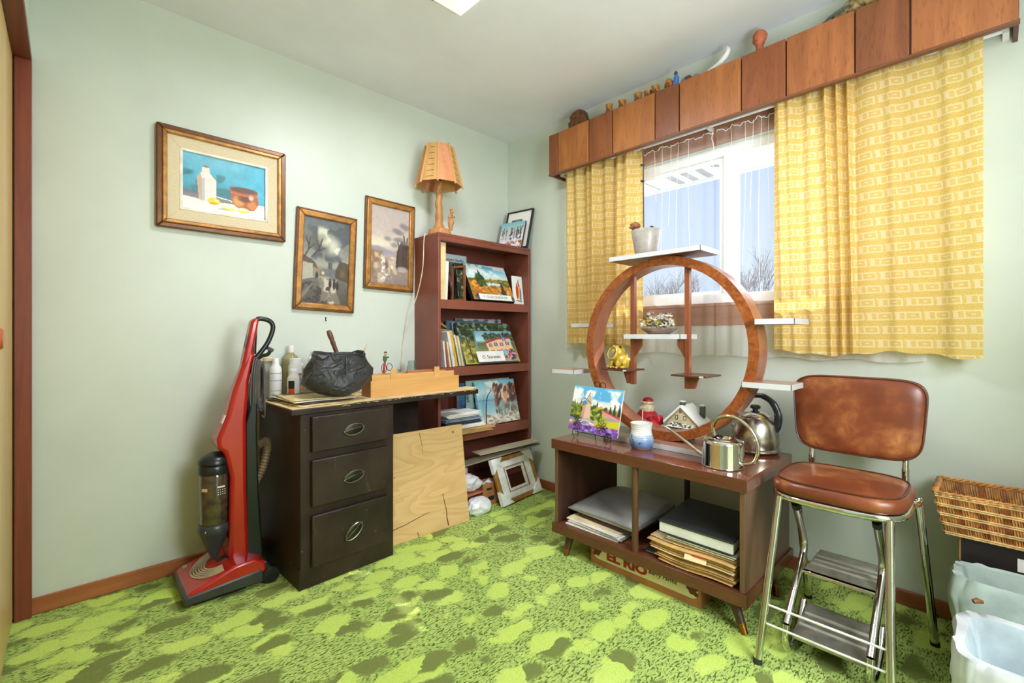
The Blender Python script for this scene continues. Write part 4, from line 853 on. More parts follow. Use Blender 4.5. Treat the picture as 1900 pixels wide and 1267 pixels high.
for ps in ([(0.70, 0.80), (0.70, 0.62), (0.74, 0.48), (0.70, 0.44)], [(0.94, 0.75), (0.92, 0.50), (0.86, 0.34)], [(0.86, 0.72), (0.85, 0.46)], [(0.95, 0.5), (0.96, 0.36)]): c.line(ps, 0.018, (66, 54, 52))
for u_, v_ in ((0.66, 0.29), (0.74, 0.31), (0.84, 0.21), (0.92, 0.23), (0.66, 0.41), (0.76, 0.40), (0.44, 0.41), (0.62, 0.48), (0.88, 0.43)): c.ell(u_, v_, 0.10, 0.032, (128, 122, 122), 0.6, 0.75, 0.5)
c.ell(0.42, 0.76, 0.035, 0.045, (120, 90, 90), 0.4); c.ell(0.84, 0.79, 0.14, 0.035, (176, 174, 168), 0.4, 0.9, 0.4); c.ell(0.54, 0.84, 0.03, 0.04, (150, 130, 112), 0.4); c.blot((236, 224, 206), 0.60, 16, (0.25, 0.65, 0.6, 0.95)); c.mott(9, 24)
tall_print(-0.961, 1.562, math.radians(-1.4), 'narrow gilt-framed print of a pale pastoral scene with tall trees', c)
hk = thing('picture_hook', 'tiny dark picture hook with two nails in the wall', 'hook', (-1.337, -0.003, 1.118)); MB().ell((-1.337, -0.003, 1.130), (0.004, 0.003, 0.004), 8, 6).build('nail', INK, hk); MB().ell((-1.336, -0.003, 1.116), (0.0035, 0.003, 0.004), 8, 6).build('nail', INK, hk); MB().box(-1.339, -1.335, -0.002, 0, 1.116, 1.130).build('plate', INK, hk)

# ------------------------------------------------------------------ carved lamp on the bookcase
LW = wood('carved_pine', (170, 116, 62), (204, 150, 90), 'z', 14, 8, 0.5, 0.15, 0.15); LS = wood('slatted_pine', (196, 146, 84), (220, 172, 108), 'z', 14, 8, 0.55)
LSP = wood('pinkish_pine', (196, 128, 84), (216, 152, 106), 'z', 14, 8, 0.55)
lx, ly, lz = -0.712, -0.160, BZ
lp = thing('table_lamp', 'carved wooden table lamp with paneled wood shade and small figure', 'lamp', (lx, ly, lz))
bs = [(lx + a * 1.0 * (1 + 0.08 * math.sin(5 * t)), ly + b * 0.85) for t, (a, b) in ((t, (0.075 * math.cos(t), 0.085 * math.sin(t))) for t in np.linspace(0, 2 * math.pi, 13)[:-1])]
MB().prism(bs, lambda p, k: (lx + (p[0] - lx) * (1 - 0.12 * k), ly + (p[1] - ly) * (1 - 0.12 * k), lz + 0.040 * k)).build('base', LW, lp, bev=0.006)
rnd = random.Random(3)
tr = spline([(lx - 0.006, ly, lz + 0.036), (lx - 0.006, ly, lz + 0.10), (lx - 0.008, ly, lz + 0.22), (lx - 0.006, ly, lz + 0.325)], 8)
m = MB().tube(tr, [float(np.interp(i, [0, 2, 6, 14, len(tr) - 1], [0.042, 0.032, 0.024, 0.020, 0.018])) for i in range(len(tr))], 10)
m.warp(lambda p: Vector((p.x + 0.003 * math.sin(p.z * 90 + p.y * 60), p.y + 0.003 * math.sin(p.z * 70), p.z))); m.build('trunk_stem', LW, lp)
MB().tube([(lx - 0.006, ly, lz + 0.32), (lx - 0.006, ly, lz + 0.385)], [0.013, 0.014], 12).build('socket', plain('brass_socket', (168, 150, 90), 0.3, 1.0, var=0.25, scale=60), lp)
MB().tube([(lx - 0.006, ly, lz + 0.385), (lx - 0.006, ly, lz + 0.40), (lx - 0.006, ly, lz + 0.43)], [0.012, 0.017, 0.015], 12).build('bulb_collar', BLACKP, lp)
fg = MB(); fx, fy, fz = lx + 0.052, ly - 0.045, lz + 0.036
fg.tube(spline([(fx - 0.004, fy, fz), (fx - 0.006, fy, fz + 0.03), (fx - 0.002, fy, fz + 0.055), (fx - 0.010, fy, fz + 0.078), (fx, fy, fz + 0.098)], 4), [0.011, 0.010, 0.012, 0.014, 0.016, 0.017, 0.018, 0.018, 0.016, 0.014, 0.013, 0.013, 0.013, 0.012, 0.010, 0.009, 0.007], 10)
fg.ell((fx + 0.004, fy, fz + 0.112), (0.010, 0.010, 0.013), 12, 8); fg.tube([(fx - 0.008, fy, fz + 0.122), (fx + 0.004, fy, fz + 0.127), (fx + 0.010, fy, fz + 0.122)], [0.006, 0.009, 0.004], 8); fg.tube([(fx - 0.008, fy - 0.010, fz + 0.090), (fx - 0.016, fy - 0.014, fz + 0.074), (fx + 0.006, fy - 0.016, fz + 0.080)], [0.005, 0.005, 0.004], 7); fg.tube([(fx + 0.008, fy, fz + 0.092), (fx + 0.014, fy - 0.010, fz + 0.080), (fx + 0.004, fy - 0.016, fz + 0.086)], [0.005, 0.005, 0.004], 7)
fg.build('carved_figure', LW, lp)
sh0, sh1 = lz + 0.300, lz + 0.535; ns = 8
for k in range(ns):
    a0, a1 = 2 * math.pi * (k + 0.15) / ns, 2 * math.pi * (k + 1.15) / ns; am = (a0 + a1) / 2
    def sp_(a, z, r): return Vector((lx - 0.006 + r * math.cos(a), ly + r * math.sin(a), z))
    q = [sp_(a0, sh0, 0.138), sp_(a1, sh0, 0.138), sp_(a1, sh1, 0.082), sp_(a0, sh1, 0.082)]; n_ = Vector((math.cos(am), math.sin(am), 0.2)) * 0.004
    pn = MB().add(q + [p - n_ for p in q], [(0, 1, 2, 3), (4, 5, 6, 7), (0, 1, 5, 4), (1, 2, 6, 5), (2, 3, 7, 6), (3, 0, 4, 7)]).build('shade_panel', LSP if k % 2 else LS, lp)
    MB().tube([sp_(a0, sh0 - 0.012, 0.142), sp_(a0, sh1 + 0.004, 0.083)], 0.006, 6).build('shade_rib', LS, lp)
    for j in range(6):
        t = (j + 0.6) / 6.4; A = q[0].lerp(q[3], t).lerp(q[1].lerp(q[2], t), 0.25 if k % 2 == 0 else 0.40); B = q[0].lerp(q[3], t).lerp(q[1].lerp(q[2], t), 0.72 if k % 2 == 0 else 0.60)
        MB().tube([A + n_ * 0.2, B + n_ * 0.2], 0.0013, 4).build('slot', plain('slot_dark', (120, 74, 38), 0.7) if k % 2 == 0 else plain('slot_pale', (236, 190, 130), 0.7), pn)
cdl = MB().tube(spline([(lx - 0.082, ly + 0.030, lz + 0.006), (-0.797, -0.130, lz + 0.005), (-0.806, -0.130, lz - 0.04), (-0.808, -0.12, lz - 0.20), (-0.822, -0.09, lz - 0.34), (-0.85, -0.06, lz - 0.46), (-0.868, -0.010, lz - 0.60), (-0.885, -0.008, lz - 0.80), (-0.88, -0.008, 0.30)], 8), 0.0028, 6).build('lamp_cord', plain('ivory_cord', (226, 216, 192), 0.5), None)
tag(cdl, 'thin ivory lamp cord running down beside the bookcase', 'cord')

# ------------------------------------------------------------------ pictures and books on the bookcase
def stretched(name, labl, cat, cv, o, u, v, th, edge=None, parent=None, group=None, card=False):
    """a painted canvas block: picture face plus its sides"""
    o, u, v = Vector(o), Vector(u), Vector(v); n = u.cross(v).normalized(); o = o + Vector((0, 0, th * max(0.0, n.z) + 0.0006))
    b = o + u * 0.5; t = thing(name, labl, cat, (b.x, b.y, b.z), 0, group)
    MB().slab(o, u, v, -n * th).build('card' if card else 'stretcher', edge or PAPER, t); picture('painting', cv, t, o + n * 0.0006, u, v); return t
# on top: black-framed mount, winter canvas
def lean(yb, yt, x0, x1, z, h): return Vector((x0, yb, z)), Vector((x1 - x0, 0, 0)), Vector((0, yt - yb, h))
ft = thing('framed_picture', 'black-framed mounted picture leaning on the wall atop the bookcase', 'picture', (-0.06, -0.23, BZ))
o_, u_, v_ = Vector((-0.105, -0.050, BZ)), Vector((0.030, -0.225, 0)), Vector((0.052, -0.012, 0.275)); n_ = u_.cross(v_).normalized(); cc = o_ + (u_ + v_) / 2
frame4(ft, 'frame_rail', BLACKP, cc, u_.normalized(), v_.normalized(), n_, u_.length, v_.length, u_.length - 0.02, v_.length - 0.02, -0.008, 0.008, 0.001)
c = Cv(50, 60, (236, 234, 230), 3); c.rect(0.2, 0.22, 0.62, 0.55, (60, 78, 74)); c.blot((120, 140, 130), 0.55, 8, (0.2, 0.22, 0.62, 0.55)); picture('mount', c, ft, o_ + u_ * 0.02 + v_ * 0.02, u_ * 0.96, v_ * 0.96)
def trees_cv(seed):
    c = Cv(72, 64, (150, 190, 200), seed); c.grad([(0, (120, 180, 200)), (0.3, (190, 200, 196)), (0.6, (214, 208, 214)), (1, (236, 226, 230))]); c.mott(14, 12)
    rr = random.Random(seed)
    for i in range(14): x = rr.random(); c.line([(x, 0.66), (x + rr.uniform(-.02, .02), 0.2 + 0.15 * rr.random())], 0.03, (52, 50, 54)); c.dabs(3, (x - .05, .2, x + .05, .55), [(60, 62, 66), (150, 160, 166)], 0.02)
    c.blot((150, 84, 52), 0.5, 8, (0.2, 0.74, 1, 1)); c.blot((236, 232, 240), 0.58, 9, (0, 0.5, 1, 1)); return c
o_ = Vector((-0.150, -0.045, BZ)); u_ = Vector((0.040, -0.190, 0)); v_ = Vector((0.038, -0.008, 0.185)); o_ = Vector((-0.148, -0.055, BZ + 0.001))
stretched('small_canvas', 'small canvas of bare winter trees in snow atop the bookcase', 'painting', trees_cv(9), o_, u_, v_, 0.014, BLACKP)
S1, S2, S3 = SH[0] + 0.001, SH[1] + 0.001, SH[2] + 0.001
# upper shelf
tag(MB().obox((-0.742, -0.215, S1 + 0.169), (0.052, 0.022, 0.338)).build('wood_panel', plain('pale_pine', (228, 200, 148), 0.6), None, bev=0.001), 'pale bare wooden panel standing upright in the top shelf', 'wooden panel')
tag(MB().obox((-0.704, -0.19, S1 + 0.115), (0.020, 0.06, 0.230), (0, 0.05, 0)).build('white_book', PAPER, None, bev=0.002), 'thin white book standing beside the pale panel', 'book')
c = Cv(90, 66, (206, 220, 222), 4); c.rect(0, 0, 1, 1, (206, 220, 224)); c.ell(0.50, 0.24, 0.09, 0.08, (206, 40, 36), 0.2, 1, 0.5); c.ell(0.78, 0.26, 0.08, 0.07, (206, 40, 36), 0.2, 1, 0.5); c.blot((120, 60, 50), 0.6, 8, (0.2, 0.65, 1, 1))
o_, u_, v_ = lean(-0.035, -0.018, -0.665, -0.400, S1, 0.318)
po = stretched('exhibition_poster', 'pale poster with red leaves and black words, back of top shelf', 'poster', c, o_, u_, v_, 0.004, PAPER, card=True)
n_ = u_.cross(v_).normalized()
for tx, a, b, w_ in (('the Autumn Studio', 0.13, 0.86, 0.205), ('Tour', 0.13, 0.72, 0.052)): lettering('print', tx, INK, po, o_ + u_ * a + v_ * b + n_ * 0.001, u_, v_, width=w_, bold=0.012)
o_, u_, v_ = lean(-0.053, -0.041, -0.640, -0.560, S1, 0.240); c = trees_cv(14); c.a = c.a.mean(axis=2, keepdims=True) * np.array([1.0, 0.97, 1.0]); stretched('sketch', 'small grey winter sketch standing behind a dark round tray', 'drawing', c, o_, u_, v_, 0.004, PAPER, card=True)
MB_ = MB().lathe([(0, 0), (0.085, 0), (0.095, 0.006), (0.095, 0.011), (0.086, 0.008), (0, 0.006)], 28, mx=Matrix.Translation((-0.662, -0.150, S1 + 0.0965)) @ Matrix.Rotation(math.radians(-20), 4, 'Z') @ Matrix.Rotation(math.radians(84), 4, 'Y'))
tag(MB_.build('round_tray', plain('oxblood_lacquer', (72, 34, 32), 0.3), None), 'dark oxblood round tray standing on edge in the shelf', 'tray')
wf = thing('empty_oak_surround', 'small empty brown wooden frame standing by the round tray', 'frame', (-0.605, -0.18, S1)); frame4(wf, 'frame_rail', wood('oak_frame', (132, 74, 40), (156, 96, 58), 'z', 14, 8), Vector((-0.592, -0.185, S1 + 0.1095)), Vector((0.35, -0.94, 0)).normalized(), Z, Vector((-0.94, -0.35, 0)), 0.10, 0.218, 0.076, 0.19, -0.006, 0.006, 0.001)
for i, (a, b, h, yb) in enumerate(((-0.555, -0.185, 0.262, -0.062), (-0.535, -0.17, 0.25, -0.082))):
    o_, u_, v_ = lean(yb, yb + 0.022, a, b, S1, h); c = Cv(50, 40, (52, 62, 66), 40 + i); c.mott(12, 8); c.blot((90, 104, 84), 0.55, 9); stretched('dark_canvas', ('dark grey canvas at the back of the upper shelf', 'dark green plant canvas behind the autumn lake painting')[i], 'painting', c, o_, u_, v_, 0.012, plain('dark_edge', (44, 46, 50), 0.6))
o_, u_, v_ = lean(-0.150, -0.125, -0.565, -0.505, S1, 0.205); c = Cv(36, 60, (66, 60, 40), 50); c.blot((160, 160, 120), 0.55, 8); c.blot((40, 52, 34), 0.5, 10); stretched('leaf_painting', 'narrow painting of pale leaves beside the autumn lake canvas', 'painting', c, o_, u_, v_, 0.012, BLACKP)
c = Cv(120, 96, (120, 190, 214), 60); c.grad([(0, (84, 176, 212)), (0.2, (146, 208, 224)), (0.38, (214, 224, 214)), (0.45, (120, 120, 60)), (1, (190, 120, 40))]); c.blot((230, 236, 234), 0.55, 6, (0, 0, 1, 0.32)); c.poly([(0, 0.42), (0.2, 0.40), (0.5, 0.46), (0.75, 0.40), (1, 0.38), (1, 0.6), (0, 0.6)], (96, 96, 52), 1, 0.03); c.poly([(0.36, 0.52), (0.6, 0.49), (0.78, 0.52), (0.7, 0.60), (0.45, 0.61)], (186, 220, 226)); c.dabs(170, (0, 0.5, 0.4, 0.92), [(216, 130, 40), (230, 160, 60), (150, 110, 40), (196, 90, 30), (120, 110, 40)], 0.035); c.dabs(150, (0.35, 0.6, 1, 0.95), [(206, 120, 40), (236, 170, 70), (150, 90, 30), (176, 130, 50)], 0.035); c.dabs(60, (0.45, 0.40, 1, 0.5), [(170, 130, 50), (96, 110, 50)], 0.025)
c.poly([(0.18, 0.58), (0.30, 0.14), (0.42, 0.58)], (58, 78, 40), 1, 0.05); c.dabs(50, (0.2, 0.28, 0.40, 0.6), [(46, 66, 34), (86, 104, 48)], 0.03); c.poly([(0.70, 0.9), (0.78, 0.44), (0.86, 0.9)], (44, 60, 46), 1, 0.05); c.dabs(70, (0, 0.85, 1, 1), [(60, 66, 80), (80, 84, 96), (50, 56, 60)], 0.03)
o_, u_, v_ = lean(-0.235, -0.115, -0.508, -0.152, S1, 0.240); o_ = o_ + Vector((0, 0, 0.002))
al = stretched('landscape_canvas', 'canvas of an autumn lake with orange trees and a dark pine', 'painting', c, o_, u_, v_, 0.028, BLACKP)
n_ = u_.cross(v_).normalized()
def name_card(par_o, u, v, n, a0, a1, b0, b1, txt, labl, lift=0.003, wk=0.75, colr=INK):
    o = par_o + u * a0 + v * b0 + n * lift; uu, vv = u * (a1 - a0), v * (b1 - b0)
    t = thing('name_card', labl, 'card', tuple(o + uu * 0.5)); MB().slab(o, uu, vv, -n * 0.0015).build('card', PAPER, t)
    lettering('print', txt, colr, t, o + uu * ((1 - wk) / 2) + vv * 0.3, u, v, width=uu.length * wk, bold=0.01); return t
name_card(o_ + Vector((0, 0, 0.0135)), u_, v_, n_, 0.14, 0.92, 0.005, 0.16, 'S. OLGA SZARANSKI', 'long white name card propped on the autumn lake canvas', colr=plain('grey_ink', (120, 126, 140), 0.6))
c = Cv(48, 64, (232, 234, 232), 70); c.ell(0.42, 0.55, 0.13, 0.26, (200, 40, 34), 0.15, 1, 0.2); c.ell(0.66, 0.60, 0.13, 0.30, (232, 190, 40), 0.15, 1, 0.2); c.ell(0.74, 0.64, 0.07, 0.24, (50, 110, 170), 0.2); c.ell(0.44, 0.30, 0.07, 0.07, (226, 60, 40)); c.ell(0.62, 0.32, 0.06, 0.06, (50, 60, 60)); c.blot((90, 150, 90), 0.6, 9, (0.45, 0.1, 0.9, 0.3)); c.line([(0.25, 0.86), (0.8, 0.90)], 0.03, (70, 60, 50))
o_, u_, v_ = lean(-0.215, -0.190, -0.143, -0.049, S1, 0.195); stretched('parrot_card', 'small white card with two painted parrots on the upper shelf', 'card', c, o_, u_, v_, 0.006, PAPER, card=True)

# middle shelf
o_, u_, v_ = lean(-0.205, -0.085, -0.545, -0.075, S2, 0.262); c = Cv(130, 96, (96, 110, 60), 80); c.grad([(0, (70, 84, 60)), (0.45, (110, 120, 70)), (0.75, (150, 140, 66)), (1, (196, 170, 70))]); c.dabs(260, (0, 0, 1, 0.42), [(52, 66, 50), (84, 100, 62), (150, 172, 160), (64, 80, 46)], 0.035); c.dabs(80, (0, 0.45, 0.3, 0.95), [(120, 130, 60), (190, 170, 80), (90, 84, 50)], 0.035); c.line([(0.12, 0.35), (0.14, 0.9)], 0.03, (84, 66, 48)); c.line([(0.86, 0.3), (0.9, 0.85)], 0.03, (70, 58, 44)); c.rect(0.8, 0.72, 1, 1, (206, 180, 60), 0.8)
stretched('forest_canvas', 'large canvas of dark trees and yellow field behind a house painting', 'painting', c, o_, u_, v_, 0.020, plain('grey_edge', (90, 92, 90), 0.6)); n_ = u_.cross(v_).normalized(); uF, vF, oF = u_, v_, o_
c = Cv(110, 84, (210, 190, 150), 81); c.grad([(0, (140, 196, 220)), (0.3, (170, 206, 214)), (0.4, (90, 100, 60)), (0.8, (150, 140, 110)), (1, (176, 160, 130))]); c.dabs(120, (0.2, 0.08, 1, 0.30), [(52, 64, 50), (90, 100, 60), (70, 82, 60)], 0.035); c.poly([(0.22, 0.36), (0.62, 0.24), (0.9, 0.22), (0.94, 0.78), (0.28, 0.82)], (232, 190, 140)); c.poly([(0.18, 0.36), (0.6, 0.20), (0.92, 0.18), (0.92, 0.25), (0.6, 0.27), (0.2, 0.42)], (150, 66, 70))
for u2, v2, k2 in ((0.34, 0.46, (150, 50, 60)), (0.48, 0.44, (50, 80, 130)), (0.64, 0.44, (170, 60, 80)), (0.80, 0.42, (50, 90, 160)), (0.36, 0.68, (120, 50, 60)), (0.52, 0.68, (60, 70, 110)), (0.82, 0.70, (60, 70, 90)), (0.74, 0.27, (60, 110, 180))): c.rect(u2 - 0.045, v2 - 0.06, u2 + 0.045, v2 + 0.06, k2); c.rect(u2 - 0.018, v2 - 0.05, u2 + 0.018, v2 + 0.05, (196, 210, 220), 0.7)
c.dabs(60, (0.55, 0.62, 0.95, 0.95), [(216, 80, 130), (70, 90, 60), (236, 150, 180), (60, 60, 80)], 0.03); c.dabs(50, (0, 0.75, 0.5, 1), [(96, 120, 140), (150, 160, 170), (80, 96, 80)], 0.03); c.rect(0.62, 0.62, 0.70, 0.76, (90, 190, 200))
o_ = oF + uF * 0.24 + n_ * 0.022 + Vector((0, 0, 0.001)); stretched('house_canvas', 'canvas of a pink and peach house with blue windows', 'painting', c, o_, uF * 0.70, vF * 0.76, 0.016, plain('blue_edge', (150, 190, 210), 0.6))
name_card(oF + n_ * 0.026 + Vector((0, 0, 0.0095)), uF, vF, n_, 0.17, 0.66, 0.0, 0.25, 'O. Szaranski', 'white name card with a typed name below the house painting', wk=0.66)
for i, (dz, yb, a, b, h, cl_) in enumerate(((0, -0.065, -0.585, -0.235, 0.282, (80, 110, 130)), (0, -0.05, -0.50, -0.10, 0.300, (196, 190, 196)), (0, -0.082, -0.555, -0.12, 0.272, (150, 170, 176)))):
    o_, u_, v_ = lean(yb, yb + 0.020, a, b, S2, h); c = Cv(40, 30, cl_, 90 + i); c.mott(20, 6); c.blot((70, 96, 90), 0.55, 8, (0, 0, 1, 0.4)); stretched('stored_canvas', ('blue-grey canvas stored behind the forest painting', 'pale lilac board standing behind the forest painting', 'grey-blue canvas directly behind the forest painting')[i], 'painting', c, o_, u_, v_, 0.008, plain('slate_edge', (70, 78, 92), 0.6))
def leaning_book(name, labl, cat, x, th, h, d, tilt, mat, z, pages=None, yc=-0.165):
    """a book leaning in the row, spine to the room"""
    t = thing(name, labl, cat, (x, yc, z), 0, None); R = Matrix.Translation((x, yc, z + 0.5 * th * abs(math.sin(tilt)))) @ Matrix.Rotation(tilt, 4, 'Y')
    MB().box(-th / 2, th / 2, -d / 2, d / 2, 0, h, R).build('cover', mat, t, bev=0.0012)
    if pages: MB().box(-th / 2 + 0.0015, th / 2 - 0.0015, -d / 2 - 0.0006, d / 2 - 0.002, 0.002, h + 0.0006, R).build('pages', pages, t)
    return t
T = math.radians
ORG = plain('orange_cover', (222, 164, 50), 0.5); WB = plain('white_cover', (214, 214, 216), 0.5); GRB = plain('grey_cover', (110, 116, 122), 0.5); NAVY = plain('navy_cover', (50, 62, 84), 0.5); RUST = plain('rust_cover', (156, 84, 56), 0.5); GRN = plain('green_cover', (84, 110, 70), 0.5); TAN = plain('tan_cover', (186, 156, 112), 0.6)
bx_, pt_ = -0.735, T(6)
for nm, lb_, x, th, h, tl, mt in (('white_magazine', 'short white magazine at the end of the middle shelf', -0.755, 0.012, 0.155, -6, WB), ('rust_book', 'thin rust-coloured book in the middle shelf row', -0.738, 0.012, 0.150, -8, RUST), ('cream_booklet', 'thin cream booklet between rust and white books', -0.722, 0.010, 0.150, -9, CREAM), ('white_binder', 'thick white binder leaning against the orange folder', -0.698, 0.018, 0.215, -12, WB), ('orange_folder', 'bright orange-yellow folder leaning in the middle shelf', -0.660, 0.018, 0.220, -12, ORG), ('green_book', 'slim green book leaning on the orange folder', -0.634, 0.008, 0.175, -13, GRN), ('navy_book', 'dark navy book leaning in the middle shelf', -0.618, 0.014, 0.190, -13, NAVY), ('white_catalog', 'white catalogue leaning among thin booklets', -0.598, 0.014, 0.195, -13, WB), ('tan_book', 'thin tan book leaning in the middle shelf row', -0.580, 0.010, 0.188, -13, TAN), ('cream_catalog', 'cream catalogue leaning by the forest canvas', -0.565, 0.010, 0.190, -13, CREAM), ('dark_booklet', 'dark grey booklet resting against the forest canvas', -0.552, 0.008, 0.180, -13, GRB)):
    t1_ = T(-tl); bx_ += (th / 2) / math.cos(t1_) + max(0.0, h * (math.tan(t1_) - math.tan(pt_))) + 0.0012; pt_ = t1_
    leaning_book(nm, lb_, 'book', bx_, th, h, 0.13, T(tl), mt, S2 + 0.001, None, -0.178 if bx_ < -0.62 else -0.150); bx_ += (th / 2) / math.cos(t1_)
for i, (a, b) in enumerate((((-0.768, 0.30), (-0.64, 0.235)), ((-0.768, 0.225), (-0.62, 0.215)), ((-0.768, 0.255), (-0.66, 0.245)), ((-0.768, 0.275), (-0.70, 0.20)))):
    tag(MB().slab(Vector((a[0], -0.125 + 0.022 * i, S2 + a[1])), Vector((b[0] - a[0], 0, b[1] - a[1])), Vector((0, 0.018, 0.001)), Vector((0, 0, 0.013))).build('wooden_strip', plain('gold_strip', (176, 148, 88), 0.5, 0.2), None), ('pale gold frame strip slanting over the middle shelf books', 'flat pale gold strip lying above the orange folder', 'thin gold frame strip lying behind the slanting strip', 'short gold strip sloping down at the shelf end')[i], 'frame strip')
tag(MB().box(-0.765, -0.60, -0.065, -0.02, S2, S2 + 0.19).build('storage_box', plain('dark_brown_box', (62, 46, 36), 0.7), None), 'dark brown box at the back of the middle shelf', 'box')

# lower shelf
rnd = random.Random(8); z = S3 + 0.002; lab_ = ['white loose sheets heaped on the paper stack', 'grey-blue folder within the paper stack', 'dark document folder inside the paper stack', 'white printed papers in the shelf stack', 'manila envelope jutting from the lower shelf', 'long manila envelope at the bottom of the shelf stack']
spec = [(-0.598, -0.235, 0.30, 0.20, 0.012, MANILA, 5), (-0.578, -0.230, 0.32, 0.22, 0.010, MANILA, 4), (-0.608, -0.205, 0.28, 0.20, 0.024, PAPER, 3), (-0.618, -0.19, 0.27, 0.20, 0.020, plain('charcoal_folder', (60, 66, 78), 0.5), 2), (-0.618, -0.185, 0.25, 0.19, 0.024, plain('bluegrey_folder', (150, 160, 172), 0.6), 1), (-0.618, -0.18, 0.26, 0.20, 0.022, PAPER, 0)]
for x, y, a, b, h, mt, li in spec:
    n = 5; t = thing('paper_bundle', lab_[li], 'papers', (x, y, z))
    for k in range(n):
        r_ = rnd.uniform(-0.10, 0.10); zz = z + h * k / n
        MB().obox((x + rnd.uniform(-0.012, 0.012), y + rnd.uniform(-0.012, 0.012), zz + h / n / 2), (a * rnd.uniform(0.92, 1.0), b * rnd.uniform(0.92, 1.0), h / n * 0.86), (0, 0, r_ * 0.6)).build('sheets', mt, t)
    z += h
for i, (x, th, h, mt) in enumerate(((-0.50, 0.02, 0.20, GRN), (-0.475, 0.024, 0.22, NAVY), (-0.448, 0.018, 0.21, TAN), (-0.425, 0.022, 0.225, GRB), (-0.400, 0.02, 0.215, GRN), (-0.376, 0.022, 0.20, RUST), (-0.352, 0.018, 0.21, CREAM), (-0.53, 0.024, 0.21, RUST))):
    leaning_book('upright_book', ('green book upright behind the paper stack', 'tall navy book upright in the lower shelf', 'tan book upright between dark books', 'grey book upright in the lower shelf', 'second green book upright in the lower shelf', 'rust book upright near the seaside canvas', 'cream book upright near the seaside canvas', 'rust book upright at the row end')[i], 'book', x, th, h, 0.10, 0.0, mt, S3, None, -0.062)
for i, (a, b, h, cl_, yb) in enumerate(((-0.56, -0.30, 0.272, (60, 96, 130), -0.135), (-0.50, -0.12, 0.285, (150, 176, 166), -0.15))):
    o_, u_, v_ = lean(yb, yb + 0.012, a, b, S3, h); c = Cv(46, 36, cl_, 110 + i); c.mott(22, 7); c.blot((40, 60, 90), 0.55, 8, (0, 0.2, 0.5, 1)); t = stretched(('blue_board', 'sage_board')[i], ('dark blue picture board behind the seaside canvas', 'sage green board with dark lettering behind the seaside canvas')[i], 'board', c, o_, u_, v_, 0.006, GRB, card=True)
    if i: lettering('print', 'NADIGWAN', plain('dark_teal_ink', (60, 84, 96), 0.6), t, o_ + u_ * 0.33 + v_ * 0.89 + u_.cross(v_).normalized() * 0.001, u_, v_, width=0.13, bold=0.012)
c = Cv(120, 100, (130, 190, 210), 120); c.grad([(0, (120, 196, 220)), (0.25, (186, 214, 218)), (0.46, (110, 160, 176)), (0.62, (130, 180, 196)), (0.85, (196, 206, 200)), (1, (216, 206, 186))]); c.blot((236, 232, 222), 0.55, 6, (0, 0, 0.6, 0.3)); c.poly([(0.40, 0.52), (0.44, 0.30), (0.56, 0.24), (0.66, 0.32), (0.74, 0.14), (0.9, 0.08), (1, 0.12), (1, 0.55)], (176, 120, 92), 1, 0.03); c.dabs(90, (0.45, 0.15, 1, 0.52), [(206, 150, 116), (120, 76, 60), (70, 60, 66), (230, 196, 170), (150, 90, 66)], 0.04, 2.4, 1.9); c.dabs(70, (0.42, 0.56, 1, 0.78), [(150, 116, 84), (110, 90, 70), (176, 150, 120), (120, 160, 176)], 0.03, 2.0, 1.57); c.dabs(60, (0.1, 0.8, 1, 1), [(230, 220, 206), (150, 130, 110), (196, 186, 170)], 0.03, 2.5, 0.1); c.line([(0, 0.44), (0.45, 0.46)], 0.012, (80, 110, 120))
o_, u_, v_ = lean(-0.235, -0.165, -0.452, -0.105, S3, 0.272); o_.z += 0.002
stretched('seaside_canvas', 'canvas of rocky cliffs above blue water with reflections', 'painting', c, o_, u_, v_, 0.018, plain('aqua_edge', (120, 180, 200), 0.6))
rodt = thing('wire_ornament', 'thin curved dark rod rising from a pebbled base', 'ornament', (-0.44, -0.252, S3)); MB().tube(spline([(-0.425, -0.256, S3 + 0.002), (-0.428, -0.256, S3 + 0.12), (-0.418, -0.256, S3 + 0.19), (-0.385, -0.256, S3 + 0.232)], 6), [0.004] * 12 + [0.003] * 7, 6).build('rod', plain('dark_wire', (58, 60, 70), 0.5), rodt)
for i in range(16): MB().ell((-0.43 + rnd.uniform(-0.01, 0.095), -0.256 + rnd.uniform(-0.010, 0.006), S3 + 0.006 + rnd.uniform(0, 0.005)), (0.009, 0.007, 0.006), 8, 6).build('pebble', plain('pebble_%d' % (i % 3), ((120, 80, 70), (170, 150, 140), (80, 62, 60))[i % 3], 0.6), rodt)
# floor-level compartment and floor in front
fl_ = tag(MB().slab(Vector((-0.665, -0.335, 0.268)), Vector((0.62, -0.030, 0.035)), Vector((0.0, 0.070, 0.006)), Vector((0, 0, 0.008))).build('grey_board', wood('weathered_board', (132, 120, 100), (164, 152, 128), 'x', 14, 14, 0.6), None), 'weathered grey-tan board laid across the bottom of the bookcase', 'board')
tag(MB().slab(Vector((-0.55, -0.345, 0.317)), Vector((0.49, -0.035, 0.010)), Vector((0.0, 0.078, 0.004)), Vector((0, 0, 0.006))).build('plank', wood('weathered_plank', (168, 156, 128), (190, 178, 150), 'x', 16, 14, 0.6), None), 'pale narrow plank resting on the weathered grey board', 'plank')
cbx = thing('cardboard_box', 'open brown cardboard box in the bottom of the bookcase', 'box', (-0.44, -0.30, 0))
m = MB(); m.box(-0.53, -0.355, -0.345, -0.342, 0.0, 0.138); m.box(-0.53, -0.527, -0.342, -0.263, 0.0, 0.138); m.box(-0.358, -0.355, -0.342, -0.263, 0.0, 0.138); m.box(-0.527, -0.358, -0.266, -0.263, 0.0, 0.138); m.box(-0.527, -0.358, -0.342, -0.266, 0.0, 0.004)
